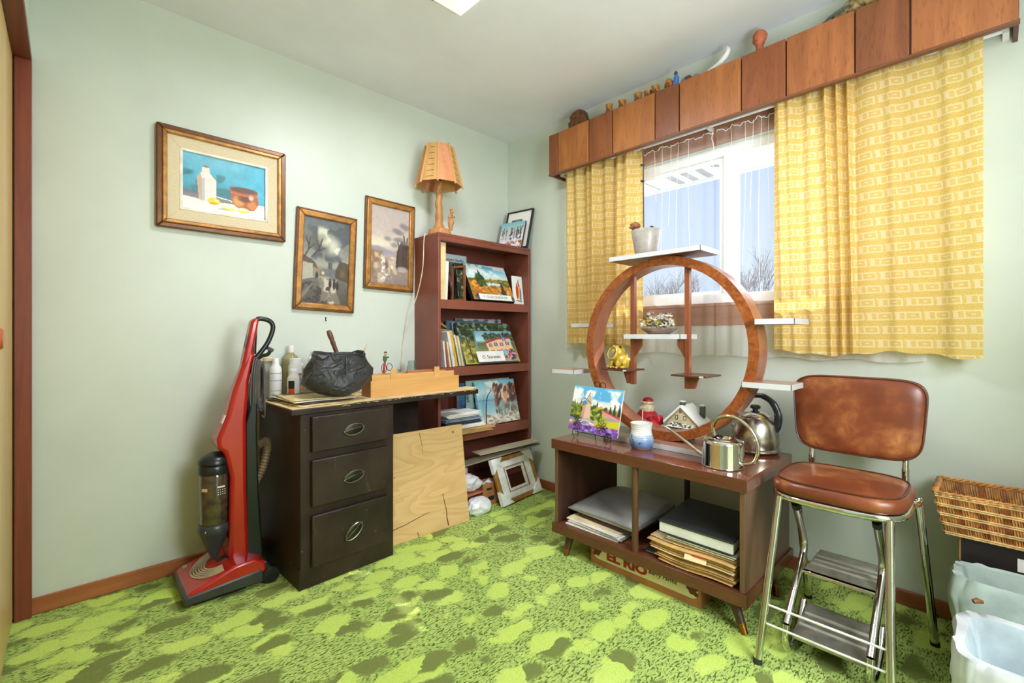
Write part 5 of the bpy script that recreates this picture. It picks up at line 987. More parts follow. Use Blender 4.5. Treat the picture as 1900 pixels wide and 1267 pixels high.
m.build('box_walls', KRAFT, cbx); MB().box(-0.50, -0.46, -0.3458, -0.3452, 0.095, 0.108).build('print', INK, cbx); MB().box(-0.49, -0.44, -0.3458, -0.3452, 0.03, 0.055).build('print', INK, cbx)
tag(MB().grid(lambda a, b: (-0.520 + 0.15 * a, -0.335 + 0.064 * b, 0.128 + 0.016 * math.sin(9 * a + 3 * b) * math.cos(8 * b)), 14, 10).build('tissue', PAPER, None, solid=0.002), 'crumpled white tissue paper filling the open cardboard box', 'paper')
for i, (z0, h, mt, nm) in enumerate(((0.103, 0.03, TAN, 'tan magazine stack at the bottom of the bookcase'), (0.134, 0.05, plain('sage_box', (150, 150, 124), 0.6), 'sage patterned box under a white book'), (0.185, 0.035, WB, 'white book topping the sage box'), (0.221, 0.016, plain('slate_cover', (110, 118, 124), 0.5), 'slate book topping the white book'))):
    tag(MB().obox((-0.655, -0.150, z0 + h / 2), (0.19, 0.17, h), (0, 0, (-0.05, 0.03, 0.06, 0.1)[i])).build(('magazine', 'patterned_box', 'white_book', 'slate_book')[i], mt, None, bev=0.002), nm, ('magazine', 'box', 'book', 'book')[i])
def crumple(c, r, amp, seed, name, mat, nu=44, nv=30):
    from mathutils import noise as mn
    def f(q):
        d = q * 13 + Vector((seed, seed * 2, 0)); k = (abs(mn.noise(d)) - 0.25) * amp * 1.3 + (abs(mn.noise(d * 2.3)) - 0.2) * amp * 0.7
        q2 = q * (1 - k); q2.z = max(q2.z, -r[2] * 0.86); return q2
    return MB().ell(c, r, nu, nv, fn=f).build(name, mat, None, smooth=30)
PLB = plain('white_plastic_bag', (232, 234, 236), 0.25, var=0.06, scale=30)
tag(crumple((-0.605, -0.395, 0.043), (0.080, 0.056, 0.050), 0.35, 3.1, 'plastic_bag', PLB), 'crumpled white plastic bag on the carpet by the plywood', 'bag')
tag(crumple((-0.615, -0.330, 0.164), (0.070, 0.050, 0.052), 0.4, 6.4, 'crumpled_bag', plain('white_print_bag', (224, 218, 222), 0.35, var=0.12, scale=22)), 'crumpled white and pink wrapper lying above the plastic bag', 'bag')
tag(MB().obox((-0.615, -0.325, 0.106), (0.13, 0.09, 0.005), (0.0, 0.0, 0.1)).build('orange_sheet', plain('terracotta_card', (190, 116, 80), 0.6), None), 'flat terracotta card between the wrapper and plastic bag', 'card')
# white and gold frame with corner protectors
wf = thing('white_picture_frame', 'empty white frame with gold edge and white corner protectors', 'frame', (-0.255, -0.39, 0))
o_, u_ = Vector((-0.446, -0.418, 0.001)), Vector((0.384, 0.045, 0)); v_ = Vector((-0.022, 0.095, 0.262)); n_ = u_.cross(v_).normalized(); cc = o_ + (u_ + v_) / 2; uu, vv = u_.normalized(), v_.normalized(); W_, H_ = u_.length, v_.length
FGD = plain('frame_gold_wood', (176, 122, 58), 0.4, 0.2, var=0.15); WFM = plain('frame_white', (246, 245, 242), 0.5)
frame4(wf, 'gold_rail', FGD, cc, uu, vv, n_, W_, H_, W_ - 0.06, H_ - 0.05, 0.0, 0.022, 0.004); frame4(wf, 'white_rail', WFM, cc, uu, vv, n_, W_ - 0.062, H_ - 0.052, W_ * 0.52, H_ * 0.54, 0.004, 0.019, 0.003); frame4(wf, 'inner_lip', FGD, cc, uu, vv, n_, W_ * 0.52, H_ * 0.54, W_ * 0.50, H_ * 0.52, 0.004, 0.021, 0.001); frame4(wf, 'inner_mat', WFM, cc, uu, vv, n_, W_ * 0.50, H_ * 0.52, W_ * 0.40, H_ * 0.41, 0.004, 0.014, 0.001)
for sx, sy in ((-1, -1), (1, -1), (1, 1), (-1, 1)):
    k = cc + uu * (sx * (W_ / 2 + 0.003)) + vv * (sy * (H_ / 2 + (0.003 if sy > 0 else 0.0))); tri = [k, k - uu * (sx * 0.105), k - vv * (sy * 0.088)]
    MB().add([p + n_ * 0.0005 for p in tri] + [p + n_ * 0.0250 for p in tri], [(0, 1, 2), (3, 4, 5), (0, 1, 4, 3), (1, 2, 5, 4), (2, 0, 3, 5)]).build('corner_protector', plain('white_card', (248, 247, 245), 0.6), wf)

# ------------------------------------------------------------------ things on the desk
ZD = 0.7407
from mathutils import noise as mn
def bottle(name, labl, x, y, r, h, mat, cap=None, neck=0.45, capr=0.55, band=None, shoulder=0.72, cat='bottle'):
    t = thing(name, labl, cat, (x, y, ZD)); ch = h * 0.14
    MB().lathe([(0, 0), (r * 0.94, 0), (r, h * 0.02), (r, h * shoulder), (r * 0.86, h * (shoulder + 0.06)), (r * neck, h * (shoulder + 0.12)), (r * neck, h - ch * 0.6), (0, h - ch * 0.6)], 24, (x, y, ZD)).build('body', mat, t)
    MB().lathe([(0, h - ch), (r * capr, h - ch), (r * capr, h - 0.002), (r * capr * 0.92, h), (0, h)], 20, (x, y, ZD)).build('cap', cap or WHITE, t)
    for (z0, z1, a0, a1, mt) in band or ():
        m = MB(); m.grid(lambda a, b: (x + (r + 0.0005) * math.cos(a0 + (a1 - a0) * a), y + (r + 0.0005) * math.sin(a0 + (a1 - a0) * a), ZD + h * (z0 + (z1 - z0) * b)), 12, 1); m.build('label', mt, t)
    return t
WPL = plain('white_hdpe', (230, 230, 228), 0.4, var=0.04); CLP = plain('clear_plastic', (214, 218, 214), 0.15, var=0.08, Transmission_Weight=0.6, IOR=1.3); OIL = plain('pale_oil_glass', (226, 214, 150), 0.1, var=0.05, Transmission_Weight=0.6, IOR=1.4)
BLU = plain('blue_label', (96, 130, 190), 0.5, var=0.2, scale=60); PNK = plain('pink_label', (214, 120, 160), 0.5, var=0.25, scale=60); ORL = plain('orange_label', (232, 90, 30), 0.5); GRL = plain('grey_print', (150, 156, 158), 0.5, var=0.4, scale=90); AMB = plain('amber_label', (216, 150, 60), 0.5)
F0, F1 = math.radians(200), math.radians(320)
bottle('white_bottle', 'tall plain white plastic bottle nearest the vacuum cleaner', -1.630, -0.150, 0.026, 0.190, WPL, None, 0.55, 0.5, [(0.62, 0.64, F0, F1, GRL), (0.45, 0.465, F0, F1, GRL), (0.20, 0.215, F0, F1, GRL)])
bottle('oil_bottle', 'tall clear bottle of pale yellow oil behind white jars', -1.527, -0.044, 0.035, 0.245, OIL, WPL, 0.4, 0.42)
bottle('white_jar', 'wide white jar with grey printed label on the desk', -1.540, -0.140, 0.030, 0.185, WPL, None, 0.85, 0.82, [(0.1, 0.62, F0, F1, GRL)], 0.80)
bottle('small_bottle', 'small white bottle with black and orange label', -1.573, -0.215, 0.026, 0.140, WPL, None, 0.7, 0.68, [(0.36, 0.62, F0, math.radians(262), INK), (0.16, 0.36, F0, math.radians(262), ORL), (0.06, 0.16, F0, math.radians(262), INK)], 0.70)
bottle('pill_bottle', 'white bottle with blue and pink label beside the black bag', -1.457, -0.130, 0.027, 0.190, WPL, None, 0.75, 0.7, [(0.55, 0.68, F0, F1, PNK), (0.40, 0.54, F0, F1, WPL), (0.16, 0.40, F0, F1, BLU)], 0.74)
bottle('tall_white_bottle', 'tall slim white bottle standing by the wall behind others', -1.405, -0.050, 0.028, 0.218, WPL, None, 0.6, 0.5, [(0.45, 0.55, F0, F1, PNK)])
bottle('amber_label_bottle', 'clear bottle with an amber side label among white jars', -1.500, -0.107, 0.0155, 0.160, CLP, WPL, 0.6, 0.6, [(0.1, 0.75, F0, F1, AMB)])
bottle('clear_bottle', 'short clear plastic bottle at the front of the bottles', -1.468, -0.205, 0.024, 0.095, CLP, WPL, 0.8, 0.78)
bottle('cream_jar', 'cream-topped clear jar standing behind the plain white bottle', -1.640, -0.075, 0.028, 0.190, CLP, CREAM, 0.9, 0.85)
# newspapers
NEWS = plain('newsprint', (212, 194, 140), 0.85, var=0.2, scale=26); NEWD = plain('dark_newsprint', (88, 80, 76), 0.7, var=0.4, scale=40)
for i, (dx, dy, a, b, r, mt, labl, z0) in enumerate(((-1.515, -0.330, 0.290, 0.34, 0.10, plain('old_newsprint', (206, 184, 130), 0.85, var=0.15, scale=20), 'lowest yellowed newspaper of the desk pile', 0.0), (-1.530, -0.315, 0.255, 0.30, 0.20, NEWD, 'dark printed magazine inside the desk newspaper pile', 0.007), (-1.525, -0.320, 0.27, 0.30, 0.04, PAPER, 'white sheet inside the desk newspaper pile', 0.014), (-1.520, -0.325, 0.275, 0.30, -0.06, NEWS, 'folded yellow newspaper topping the desk pile', 0.021))):
    t = thing('newspaper', labl, 'newspaper', (dx, dy, ZD + z0), r)
    m = MB(); m.grid(lambda p, q: (a * (p - 0.5), b * (q - 0.5), 0.002 + 0.0014 * math.sin(p * 5 + q * 3)), 14, 14); m.build('sheet', mt, t, world=False, solid=0.003)
    if i == 3:
        for k in range(9): MB().box(-a * 0.42, a * (0.05 + 0.3 * ((k * 7) % 5) / 5), b * (0.42 - 0.03 * k), b * (0.43 - 0.03 * k) + 0.002, 0.0052, 0.0058).build('print', plain('news_ink', (96, 84, 66), 0.8), t, world=False)
# black bag
def ringb(z, hx, hy, p, wob, tip=0.0, dip=0.0):
    """slouching outline; tip pulls the front to a point, dip lowers the rim at its front-left fold"""
    out = []
    for k in range(84):
        a = 2 * math.pi * k / 84; c_, s_ = math.cos(a), math.sin(a); x = hx * math.copysign(abs(c_) ** p, c_); y = hy * math.copysign(abs(s_) ** p, s_)
        y -= tip * max(0.0, -s_) ** 6; q = Vector((x * 9 + 3, y * 9, z * 11)); n = (mn.noise(q * 0.7) * 0.6 + (abs(mn.noise(q * 1.3)) - 0.2) * 0.8) * wob * 0.5
        dz = -dip * math.exp(-((a - math.radians(225)) / 0.42) ** 2) - dip * 0.35 * math.exp(-((a - math.radians(315)) / 0.3) ** 2) + (0.006 * math.sin(3 * a + 1) if dip else 0)
        out.append((-1.446 + x * (1 - n), -0.425 + y * (1 - n), ZB_ + z + dz))
    return out
ZB_ = ZD + 0.030
g = G('black_canvas_bag'); v_b = g.coord(); g.bsdf(g.ramp(g.noise(v_b, 9, 4), [(0.3, (32, 32, 34)), (0.75, (66, 66, 68))]), 0.42, 0.0, g.bump(g.noise(g.coord('Object', (1, 1, 1.5), (0.4, 0.3, 0.7)), 14, 3, 0.5, 1.2), 0.9, 0.02)); BAGM = g.m
bg = thing('black_bag', 'floppy open black canvas bag standing on the desk', 'bag', (-1.446, -0.425, ZB_))
loft([ringb(0.001, 0.060, 0.036, 1.0, 0.05, 0.040), ringb(0.010, 0.090, 0.050, 0.95, 0.2, 0.040), ringb(0.030, 0.118, 0.062, 0.85, 0.5, 0.030), ringb(0.055, 0.133, 0.070, 0.75, 0.8, 0.016), ringb(0.085, 0.137, 0.074, 0.65, 1.0, 0.004), ringb(0.115, 0.134, 0.073, 0.6, 0.9), ringb(0.142, 0.127, 0.070, 0.55, 0.6, 0, 0.004), ringb(0.164, 0.119, 0.067, 0.55, 0.35, 0, 0.012), ringb(0.180, 0.112, 0.064, 0.55, 0.15, 0, 0.020), ringb(0.191, 0.108, 0.063, 0.55, 0.1, 0, 0.026), ringb(0.191, 0.103, 0.058, 0.55, 0.1, 0, 0.026), ringb(0.172, 0.101, 0.056, 0.55, 0.1, 0, 0.022)], True, False).build('bag_shell', BAGM, bg, smooth=50)
loft([ringb(0.174, 0.1005, 0.0555, 0.55, 0.1, 0, 0.022), ringb(0.12, 0.100, 0.054, 0.6, 0.2), ringb(0.095, 0.085, 0.042, 0.7, 0.0)], False, True).build('lining', plain('grey_lining', (160, 160, 158), 0.4, var=0.2, scale=30), bg, smooth=60)
MB().tube([Vector(p) for p in ringb(0.181, 0.1130, 0.0650, 0.55, 0.15, 0, 0.020)], 0.0014, 5, closed=True).build('seam', plain('bag_seam', (20, 20, 22), 0.5), bg)
MB().tube([(-1.446, -0.425 - 0.062 - 0.012 - 0.006 * math.sin(k * 0.5), ZB_ + 0.172 - 0.013 * k) for k in range(10)], 0.0016, 5).build('centre_seam', plain('bag_seam_grey', (84, 84, 86), 0.5), bg)
BRW = wood('brush_handle', (96, 62, 42), (130, 88, 58), 'z', 16, 8)
tag(MB().tube(spline([(-1.425, -0.42, ZD + 0.135), (-1.448, -0.418, ZD + 0.20), (-1.470, -0.416, ZD + 0.262), (-1.490, -0.414, ZD + 0.318)]), [0.008] * 6 + [0.010] * 6 + [0.011, 0.010, 0.011, 0.012, 0.012, 0.011, 0.008], 10).build('brush', BRW, None), 'thick wooden brush handle sticking out of the black bag', 'brush')
tag(MB().tube([(-1.312, -0.296, ZD + 0.005), (-1.268, -0.292, ZD + 0.20), (-1.245, -0.290, ZD + 0.255)], [0.0032, 0.0040, 0.0016], 7).build('paintbrush', plain('yellow_handle', (206, 176, 90), 0.4), None), 'thin yellow paintbrush leaning from the bag toward the box', 'paintbrush')
tag(MB().tube([(-1.330, -0.285, ZD + 0.005), (-1.275, -0.280, ZD + 0.165), (-1.255, -0.278, ZD + 0.215)], [0.0028, 0.0030, 0.0012], 7).build('paintbrush', plain('grey_handle', (150, 146, 130), 0.4), None), 'thin grey paintbrush leaning below the yellow one', 'paintbrush')
# wooden paint box
PBX = wood('blond_box_wood', (206, 154, 88), (226, 178, 112), 'x', 8, 12, 0.45, 0.06); PBE = wood('blond_end_wood', (176, 108, 60), (196, 130, 78), 'y', 8, 10)
bx = thing('paint_box', 'long blond wooden paint box with sliding tray on the desk', 'box', (-1.035, -0.40, ZD), math.radians(0.6))
b0, b1 = -1.296, -0.776; q0, q1 = -0.432, -0.335
tb('front', PBX, bx, (b0, b1, q0, q0 + 0.008, ZD, ZD + 0.078), bev=0.001); tb('back', PBX, bx, (b0, b1, q1 - 0.008, q1, ZD, ZD + 0.078)); tb('end', PBE, bx, (b0, b0 + 0.008, q0 + 0.008, q1 - 0.008, ZD, ZD + 0.076)); tb('end', PBE, bx, (b1 - 0.008, b1, q0 + 0.008, q1 - 0.008, ZD, ZD + 0.076)); tb('bottom', PBX, bx, (b0 + 0.008, b1 - 0.008, q0 + 0.008, q1 - 0.008, ZD, ZD + 0.006))
tr_ = tb('tray_front', PBX, bx, (b0 + 0.010, b1 - 0.028, q0 + 0.0085, q0 + 0.0145, ZD + 0.055, ZD + 0.104), bev=0.001); tb('tray_back', PBX, bx, (b0 + 0.010, b1 - 0.028, q1 - 0.0145, q1 - 0.0085, ZD + 0.055, ZD + 0.104)); tb('tray_end', PBE, bx, (b0 + 0.010, b0 + 0.016, q0 + 0.0145, q1 - 0.0145, ZD + 0.055, ZD + 0.100)); tb('tray_end', PBE, bx, (b1 - 0.034, b1 - 0.028, q0 + 0.0145, q1 - 0.0145, ZD + 0.055, ZD + 0.100)); tb('tray_floor', PBX, bx, (b0 + 0.016, b1 - 0.034, q0 + 0.0145, q1 - 0.0145, ZD + 0.07, ZD + 0.074))
for x in (-1.185, -0.93): tb('divider', PBX, bx, (x, x + 0.006, q0 + 0.0145, q1 - 0.0145, ZD + 0.074, ZD + 0.100)); tb('tab', PBX, bx, (x - 0.004, x + 0.028, q0 + 0.004, q0 + 0.0085, ZD + 0.07, ZD + 0.130), bev=0.001)
for i in range(2): tb('slat', PBE, bx, (-1.08 + 0.03 * i, -0.90, q0 + 0.03 + 0.022 * i, q0 + 0.042 + 0.022 * i, ZD + 0.101, ZD + 0.116 - 0.004 * i))
for z_ in (0.012, 0.03, 0.048, 0.064):
    for x in (b0 + 0.006, b1 - 0.006): MB().ell((x, q0 - 0.0002, ZD + z_), (0.0014, 0.0008, 0.0014), 6, 5).build('nail', plain('rust_nail', (110, 60, 34), 0.6), bx)
# behind the box: white tubs, glass jars, figure scissors
tag(MB().lathe([(0, 0), (0.034, 0), (0.038, 0.10), (0.036, 0.10), (0.033, 0.004), (0, 0.004)], 24, (-1.215, -0.25, ZD)).build('white_tub', WPL, None), 'plain white plastic tub behind the wooden paint box', 'tub')
ta = thing('tape_dispenser', 'white plastic holder with a loop handle behind the black bag', 'holder', (-1.30, -0.12, ZD)); tb('body', WPL, ta, (-1.36, -1.25, -0.15, -0.10, ZD, ZD + 0.13), bev=0.006); MB().tube(spline([(-1.35, -0.125, ZD + 0.13), (-1.345, -0.125, ZD + 0.175), (-1.30, -0.125, ZD + 0.182), (-1.25, -0.125, ZD + 0.175), (-1.245, -0.125, ZD + 0.13)]), 0.006, 8).build('loop_handle', WPL, ta)
def jar(labl, x, y, r, h):
    g_ = MC.get('jar_glass') or plain('jar_glass', (226, 236, 232), 0.05, var=0.02, Transmission_Weight=0.92, IOR=1.2)
    return tag(MB().lathe([(0, 0), (r, 0), (r, h * 0.72), (r * 0.8, h * 0.84), (r * 0.8, h), (r * 0.74, h), (r * 0.74, h * 0.83), (r * 0.93, h * 0.70), (r * 0.93, 0.004), (0, 0.004)], 24, (x, y, ZD)).build('glass_jar', g_, None), labl, 'jar')
jar('clear glass jar holding the red figure scissors', -1.130, -0.25, 0.034, 0.095); jar('clear glass jar standing against the bookcase side', -0.900, -0.15, 0.030, 0.15); jar('empty clear glass jar between the scissors and bookcase', -1.030, -0.20, 0.034, 0.11)
sx_ = thing('figure_scissors', 'novelty scissors with a red and green figure handle', 'scissors', (-1.130, -0.25, ZD + 0.005)); xx, yy = -1.132, -0.25
MB().tube([(xx - 0.004, yy, ZD + 0.02), (xx, yy, ZD + 0.10), (xx + 0.008, yy, ZD + 0.165)], [0.005, 0.0065, 0.006], 8).build('red_body', plain('red_enamel', (196, 36, 32), 0.35), sx_)
MB().tube([(xx + 0.006, yy, ZD + 0.160), (xx + 0.010, yy, ZD + 0.185)], [0.010, 0.012], 8).build('green_top', plain('green_enamel', (40, 110, 62), 0.4), sx_); MB().tube([(xx + 0.010, yy, ZD + 0.180), (xx + 0.028, yy - 0.004, ZD + 0.180)], 0.004, 6).build('green_arm', MC['green_enamel'], sx_)
MB().ell((xx + 0.011, yy, ZD + 0.197), (0.008, 0.008, 0.010), 10, 8).build('head', plain('skin_enamel', (216, 176, 140), 0.5), sx_); MB().ell((xx + 0.011, yy, ZD + 0.205), (0.0085, 0.0085, 0.006), 10, 6).build('hat', plain('brown_enamel', (110, 60, 40), 0.5), sx_)
MB().tube([Vector((xx + 0.034 + 0.016 * math.cos(a), yy, ZD + 0.128 + 0.019 * math.sin(a))) for a in np.linspace(0, 2 * math.pi, 21)[:-1]], 0.0018, 6, closed=True).build('finger_loop', plain('dark_steel', (96, 92, 88), 0.3, 1.0), sx_); MB().tube([Vector((xx + 0.002 + 0.014 * math.cos(a), yy, ZD + 0.122 + 0.024 * math.sin(a))) for a in np.linspace(0, 2 * math.pi, 21)[:-1]], 0.0018, 6, closed=True).build('finger_loop', MC['dark_steel'], sx_)
tag(MB().obox((-0.735, -0.445, ZD + 0.004), (0.09, 0.07, 0.006), (0, 0, 0.3)).build('paper_scraps', CREAM, None), 'torn cream paper scraps at the end of the desk', 'paper')

# ------------------------------------------------------------------ things on the walnut stand
ZT, ZB = 0.5415, 0.565
# windmill canvas on a wire easel
WIRE = plain('black_wire', (34, 32, 32), 0.4, 0.6)
o_, u_, v_ = Vector((-0.532, -1.003, 0.572)), Vector((0.004, -0.284, -0.004)), Vector((0.062, 0.004, 0.210)); n_ = u_.cross(v_).normalized()
c = Cv(130, 110, (150, 200, 224), 130); c.grad([(0, (96, 176, 216)), (0.2, (190, 214, 226)), (0.42, (226, 226, 222)), (0.5, (120, 130, 60)), (0.72, (176, 170, 160)), (0.82, (206, 196, 40)), (0.9, (150, 100, 170)), (1, (110, 70, 170))]); c.blot((240, 238, 232), 0.5, 6, (0, 0.05, 1, 0.42)); c.blot((90, 170, 214), 0.6, 5, (0.2, 0, 1, 0.3))
for x0, h in ((0.06, 0.34), (0.11, 0.40), (0.20, 0.28), (0.46, 0.40), (0.53, 0.30), (0.60, 0.42), (0.80, 0.40), (0.88, 0.34), (0.97, 0.28)): c.poly([(x0 - 0.035, 0.58), (x0, h - 0.04), (x0 + 0.04, 0.58)], (48, 56, 44), 1, 0.03)
c.dabs(60, (0, 0.42, 0.24, 0.72), [(70, 90, 40), (120, 140, 50), (50, 66, 36), (170, 160, 50)], 0.04); c.dabs(80, (0.42, 0.46, 0.74, 0.70), [(90, 120, 40), (150, 160, 50), (60, 86, 40), (196, 180, 60)], 0.04); c.poly([(0.62, 0.47), (1, 0.60), (1, 0.66), (0.7, 0.62)], (206, 150, 150)); c.line([(0.62, 0.47), (1.0, 0.62)], 0.03, (190, 50, 50))
c.poly([(0.24, 0.42), (0.40, 0.42), (0.42, 0.70), (0.24, 0.72)], (222, 186, 166)); c.poly([(0.24, 0.42), (0.30, 0.42), (0.29, 0.72), (0.24, 0.72)], (196, 140, 120), 0.8); c.poly([(0.28, 0.42), (0.36, 0.16), (0.42, 0.40)], (196, 180, 110)); c.line([(0.18, 0.22), (0.40, 0.36)], 0.02, (80, 100, 130)); c.line([(0.36, 0.14), (0.24, 0.44)], 0.02, (80, 100, 130)); c.ell(0.27, 0.37, 0.05, 0.05, (80, 130, 190)); c.poly([(0.14, 0.20), (0.19, 0.14), (0.25, 0.24), (0.2, 0.29)], (186, 206, 226), 0.9)
c.poly([(0.2, 0.80), (1, 0.68), (1, 0.80), (0.2, 0.88)], (206, 196, 50), 1, 0.03); c.dabs(90, (0.1, 0.86, 1, 1), [(110, 60, 180), (150, 100, 200), (70, 50, 120), (190, 150, 210)], 0.03); c.dabs(30, (0, 0.72, 0.5, 0.84), [(206, 196, 206), (150, 130, 190), (230, 220, 220)], 0.03, 2.5, 0.1)
stretched('windmill_canvas', 'small bright canvas of a windmill and cypress trees', 'painting', c, o_, u_, v_, 0.006, WHITE)
ez = thing('wire_easel', 'black wire easel with flower scrolls holding the windmill canvas', 'easel', (-0.53, -1.14, ZT))
fv = n_ * 0.006
for a in (0.20, 0.86):
    p = o_ + u_ * a; s_ = p + n_ * 0.012
    MB().tube(spline([p - n_ * 0.012 + Vector((0, 0, -0.004)), s_ + Vector((0, 0, -0.006)), s_ + Vector((-0.006, 0.006, 0.01))], 5), 0.0018, 6).build('ledge_hook', WIRE, ez)
    cc = s_ + Vector((-0.004, 0, -0.010)); MB().tube([Vector((cc.x, cc.y + 0.018 * math.sin(t_), ZT + 0.0225 + 0.020 * math.cos(t_))) for t_ in np.linspace(-2.6, 2.9, 22)], 0.0018, 6).build('scroll', WIRE, ez)
    fc = p + v_ * 0.20 + n_ * 0.010
    if a > 0.5: fc = o_ + u_ * 0.70 + v_ * 0.17 + n_ * 0.010
    for k in range(8):
        ang = k * math.pi / 4; d1 = (u_.normalized() * math.cos(ang) + v_.normalized() * math.sin(ang)); d2 = (-u_.normalized() * math.sin(ang) + v_.normalized() * math.cos(ang))
        MB().tube([fc + d1 * (0.019 + 0.012 * math.cos(t_)) + d2 * (0.006 * math.sin(t_)) for t_ in np.linspace(0, 2 * math.pi, 13)[:-1]], 0.0011, 5, closed=True).build('petal', WIRE, ez)
    MB().ell(fc, (0.004, 0.005, 0.005), 8, 6).build('flower_centre', BRASS, ez)
MB().tube([o_ + u_ * 0.2 + n_ * 0.004 - Vector((0, 0, 0.005)), o_ + u_ * 0.86 + n_ * 0.004 - Vector((0, 0, 0.005))], 0.0018, 6).build('ledge', WIRE, ez)
MB().tube([o_ + u_ * 0.5 - n_ * 0.012, o_ + u_ * 0.5 + v_ * 1.02 - n_ * 0.012], 0.0018, 6).build('spine', WIRE, ez)
MB().tube([o_ + u_ * 0.5 + v_ * 0.9 - n_ * 0.014, Vector((-0.44, -1.10, ZT + 0.001))], 0.0018, 6).build('rear_leg', WIRE, ez)
tpc = o_ + u_ * 0.5 + v_ * 1.02 - n_ * 0.012
for s_ in (-1, 1): MB().tube([tpc + u_.normalized() * (s_ * (0.017 - 0.016 * math.cos(t_))) + Vector((0, 0, 0.012 + 0.014 * math.sin(t_))) for t_ in np.linspace(-0.8, 4.2, 20)], 0.0018, 6).build('top_scroll', WIRE, ez)
# stoneware mug with a stick
g = G('blue_white_glaze'); sp = g.new('ShaderNodeSeparateXYZ', {0: g.coord()}); zz = g.math('ADD', sp.outputs[2], g.math('MULTIPLY', g.noise(g.coord(), 20, 3), 0.02))
g.bsdf(g.ramp(g.math('MULTIPLY', zz, 8.0), [(0.10, (150, 112, 88)), (0.16, (84, 116, 160)), (0.36, (120, 150, 190)), (0.56, (170, 192, 212)), (0.62, (228, 228, 226))]), 0.2, 0, g.bump(g.math('SINE', g.math('MULTIPLY', sp.outputs[2], 700)), 0.15, 0.002)); MUGM = g.m
mg = thing('stoneware_cup', 'blue and white stoneware cup with a painted leaf line', 'cup', (-0.515, -1.402, ZT)); mgc = (-0.515, -1.402, ZT)
MB().lathe([(0, 0), (0.040, 0), (0.044, 0.006), (0.053, 0.03), (0.052, 0.048), (0.045, 0.068), (0.043, 0.085), (0.046, 0.106), (0.0475, 0.112), (0.044, 0.112), (0.040, 0.085), (0.042, 0.06), (0.048, 0.035), (0.04, 0.008), (0, 0.008)], 32, mgc).build('cup_body', MUGM, mg)
MB().tube(spline([(-0.558, -1.378, ZT + 0.066), (-0.569, -1.388, ZT + 0.05), (-0.569, -1.398, ZT + 0.03), (-0.566, -1.384, ZT + 0.022)]), 0.0012, 5).build('leaf_line', INK, mg); MB().ell((-0.566, -1.425, ZT + 0.034), (0.003, 0.003, 0.003), 8, 6).build('leaf_dot', INK, mg)
tag(MB().tube([(-0.510, -1.402, ZT + 0.012), (-0.512, -1.406, ZT + 0.17)], 0.0016, 6).build('stick', plain('pale_stick', (236, 214, 206), 0.5), None), 'thin pale stick standing in the stoneware cup', 'stick')
# red robed figurine
fx, fy = -0.222, -1.262; rf = thing('red_figurine', 'ceramic figurine in a red robe and cap with cream ruff', 'figurine', (fx, fy, ZB)); REDC = plain('red_ceramic', (176, 34, 46), 0.35, var=0.15, scale=20); CRC = plain('cream_ceramic', (226, 212, 176), 0.5, var=0.2, scale=60, bump=0.3, bscale=80)
def bump_(q, k=40, a=0.06): return q * (1 + mn.noise(q * k) * a)
MB().ell((fx, fy, ZB + 0.050), (0.050, 0.058, 0.056), 24, 16, fn=lambda q: Vector((q.x, q.y, max(q.z, -0.0495))) * 1.0).build('robe', REDC, rf); MB().tube(spline([(fx - 0.02, fy - 0.028, ZB + 0.055), (fx - 0.045, fy - 0.05, ZB + 0.045), (fx - 0.05, fy - 0.07, ZB + 0.028), (fx - 0.03, fy - 0.075, ZB + 0.024)]), [0.022] * 10 + [0.020] * 9, 12).build('robe_fold', REDC, rf); MB().slab(Vector((fx - 0.04, fy - 0.05, ZB + 0.03)), Vector((0.0, -0.042, 0.005)), Vector((0, 0.004, 0.046)), Vector((0.04, 0, 0))).build('sack', REDC, rf, bev=0.008)
MB().ell((fx - 0.008, fy, ZB + 0.106), (0.034, 0.038, 0.026), 20, 14, fn=lambda q: q * (1 + 0.16 * mn.noise(q * 110))).build('ruff', CRC, rf); MB().ell((fx - 0.006, fy, ZB + 0.126), (0.022, 0.023, 0.022), 16, 12).build('head', plain('pink_ceramic', (226, 180, 156), 0.5), rf); MB().ell((fx, fy - 0.004, ZB + 0.142), (0.026, 0.027, 0.020), 18, 12).build('cap', REDC, rf); MB().tube([(fx - 0.006 + 0.026 * math.cos(a), fy - 0.003 + 0.027 * math.sin(a), ZB + 0.136) for a in np.linspace(0, 2 * math.pi, 19)[:-1]], 0.006, 8, closed=True).build('cap_band', CRC, rf)
# ceramic snow house
HC = plain('house_cream', (206, 198, 160), 0.4, var=0.08); SNOW = plain('snow_glaze', (240, 240, 234), 0.35, var=0.03, bump=0.2, bscale=50); HD = plain('house_dark', (52, 54, 50), 0.5)
hs = thing('ceramic_house', 'small cream ceramic house with snowy roof and chimneys', 'ornament', (-0.235, -1.46, ZB)); hx0, hx1, ha, hb = -0.300, -0.190, -1.385, -1.525; hm = (ha + hb) / 2 + 0.004; he, hr = ZB + 0.062, ZB + 0.136
MB().prism([(ha, ZB), (ha, he), (hm, hr), (hb, he), (hb, ZB)], lambda p, k: (hx0 + (hx1 - hx0) * k, p[0], p[1])).build('walls', HC, hs)
for a_, sgn in ((ha, 1), (hb, -1)):
    MB().prism([(hm, hr + 0.012), (hm, hr), (a_ + sgn * 0.018, he - 0.008), (a_ + sgn * 0.020, he + 0.004)], lambda p, k: (hx0 - 0.012 + (hx1 - hx0 + 0.024) * k, p[0], p[1])).build('roof', SNOW, hs, bev=0.003)
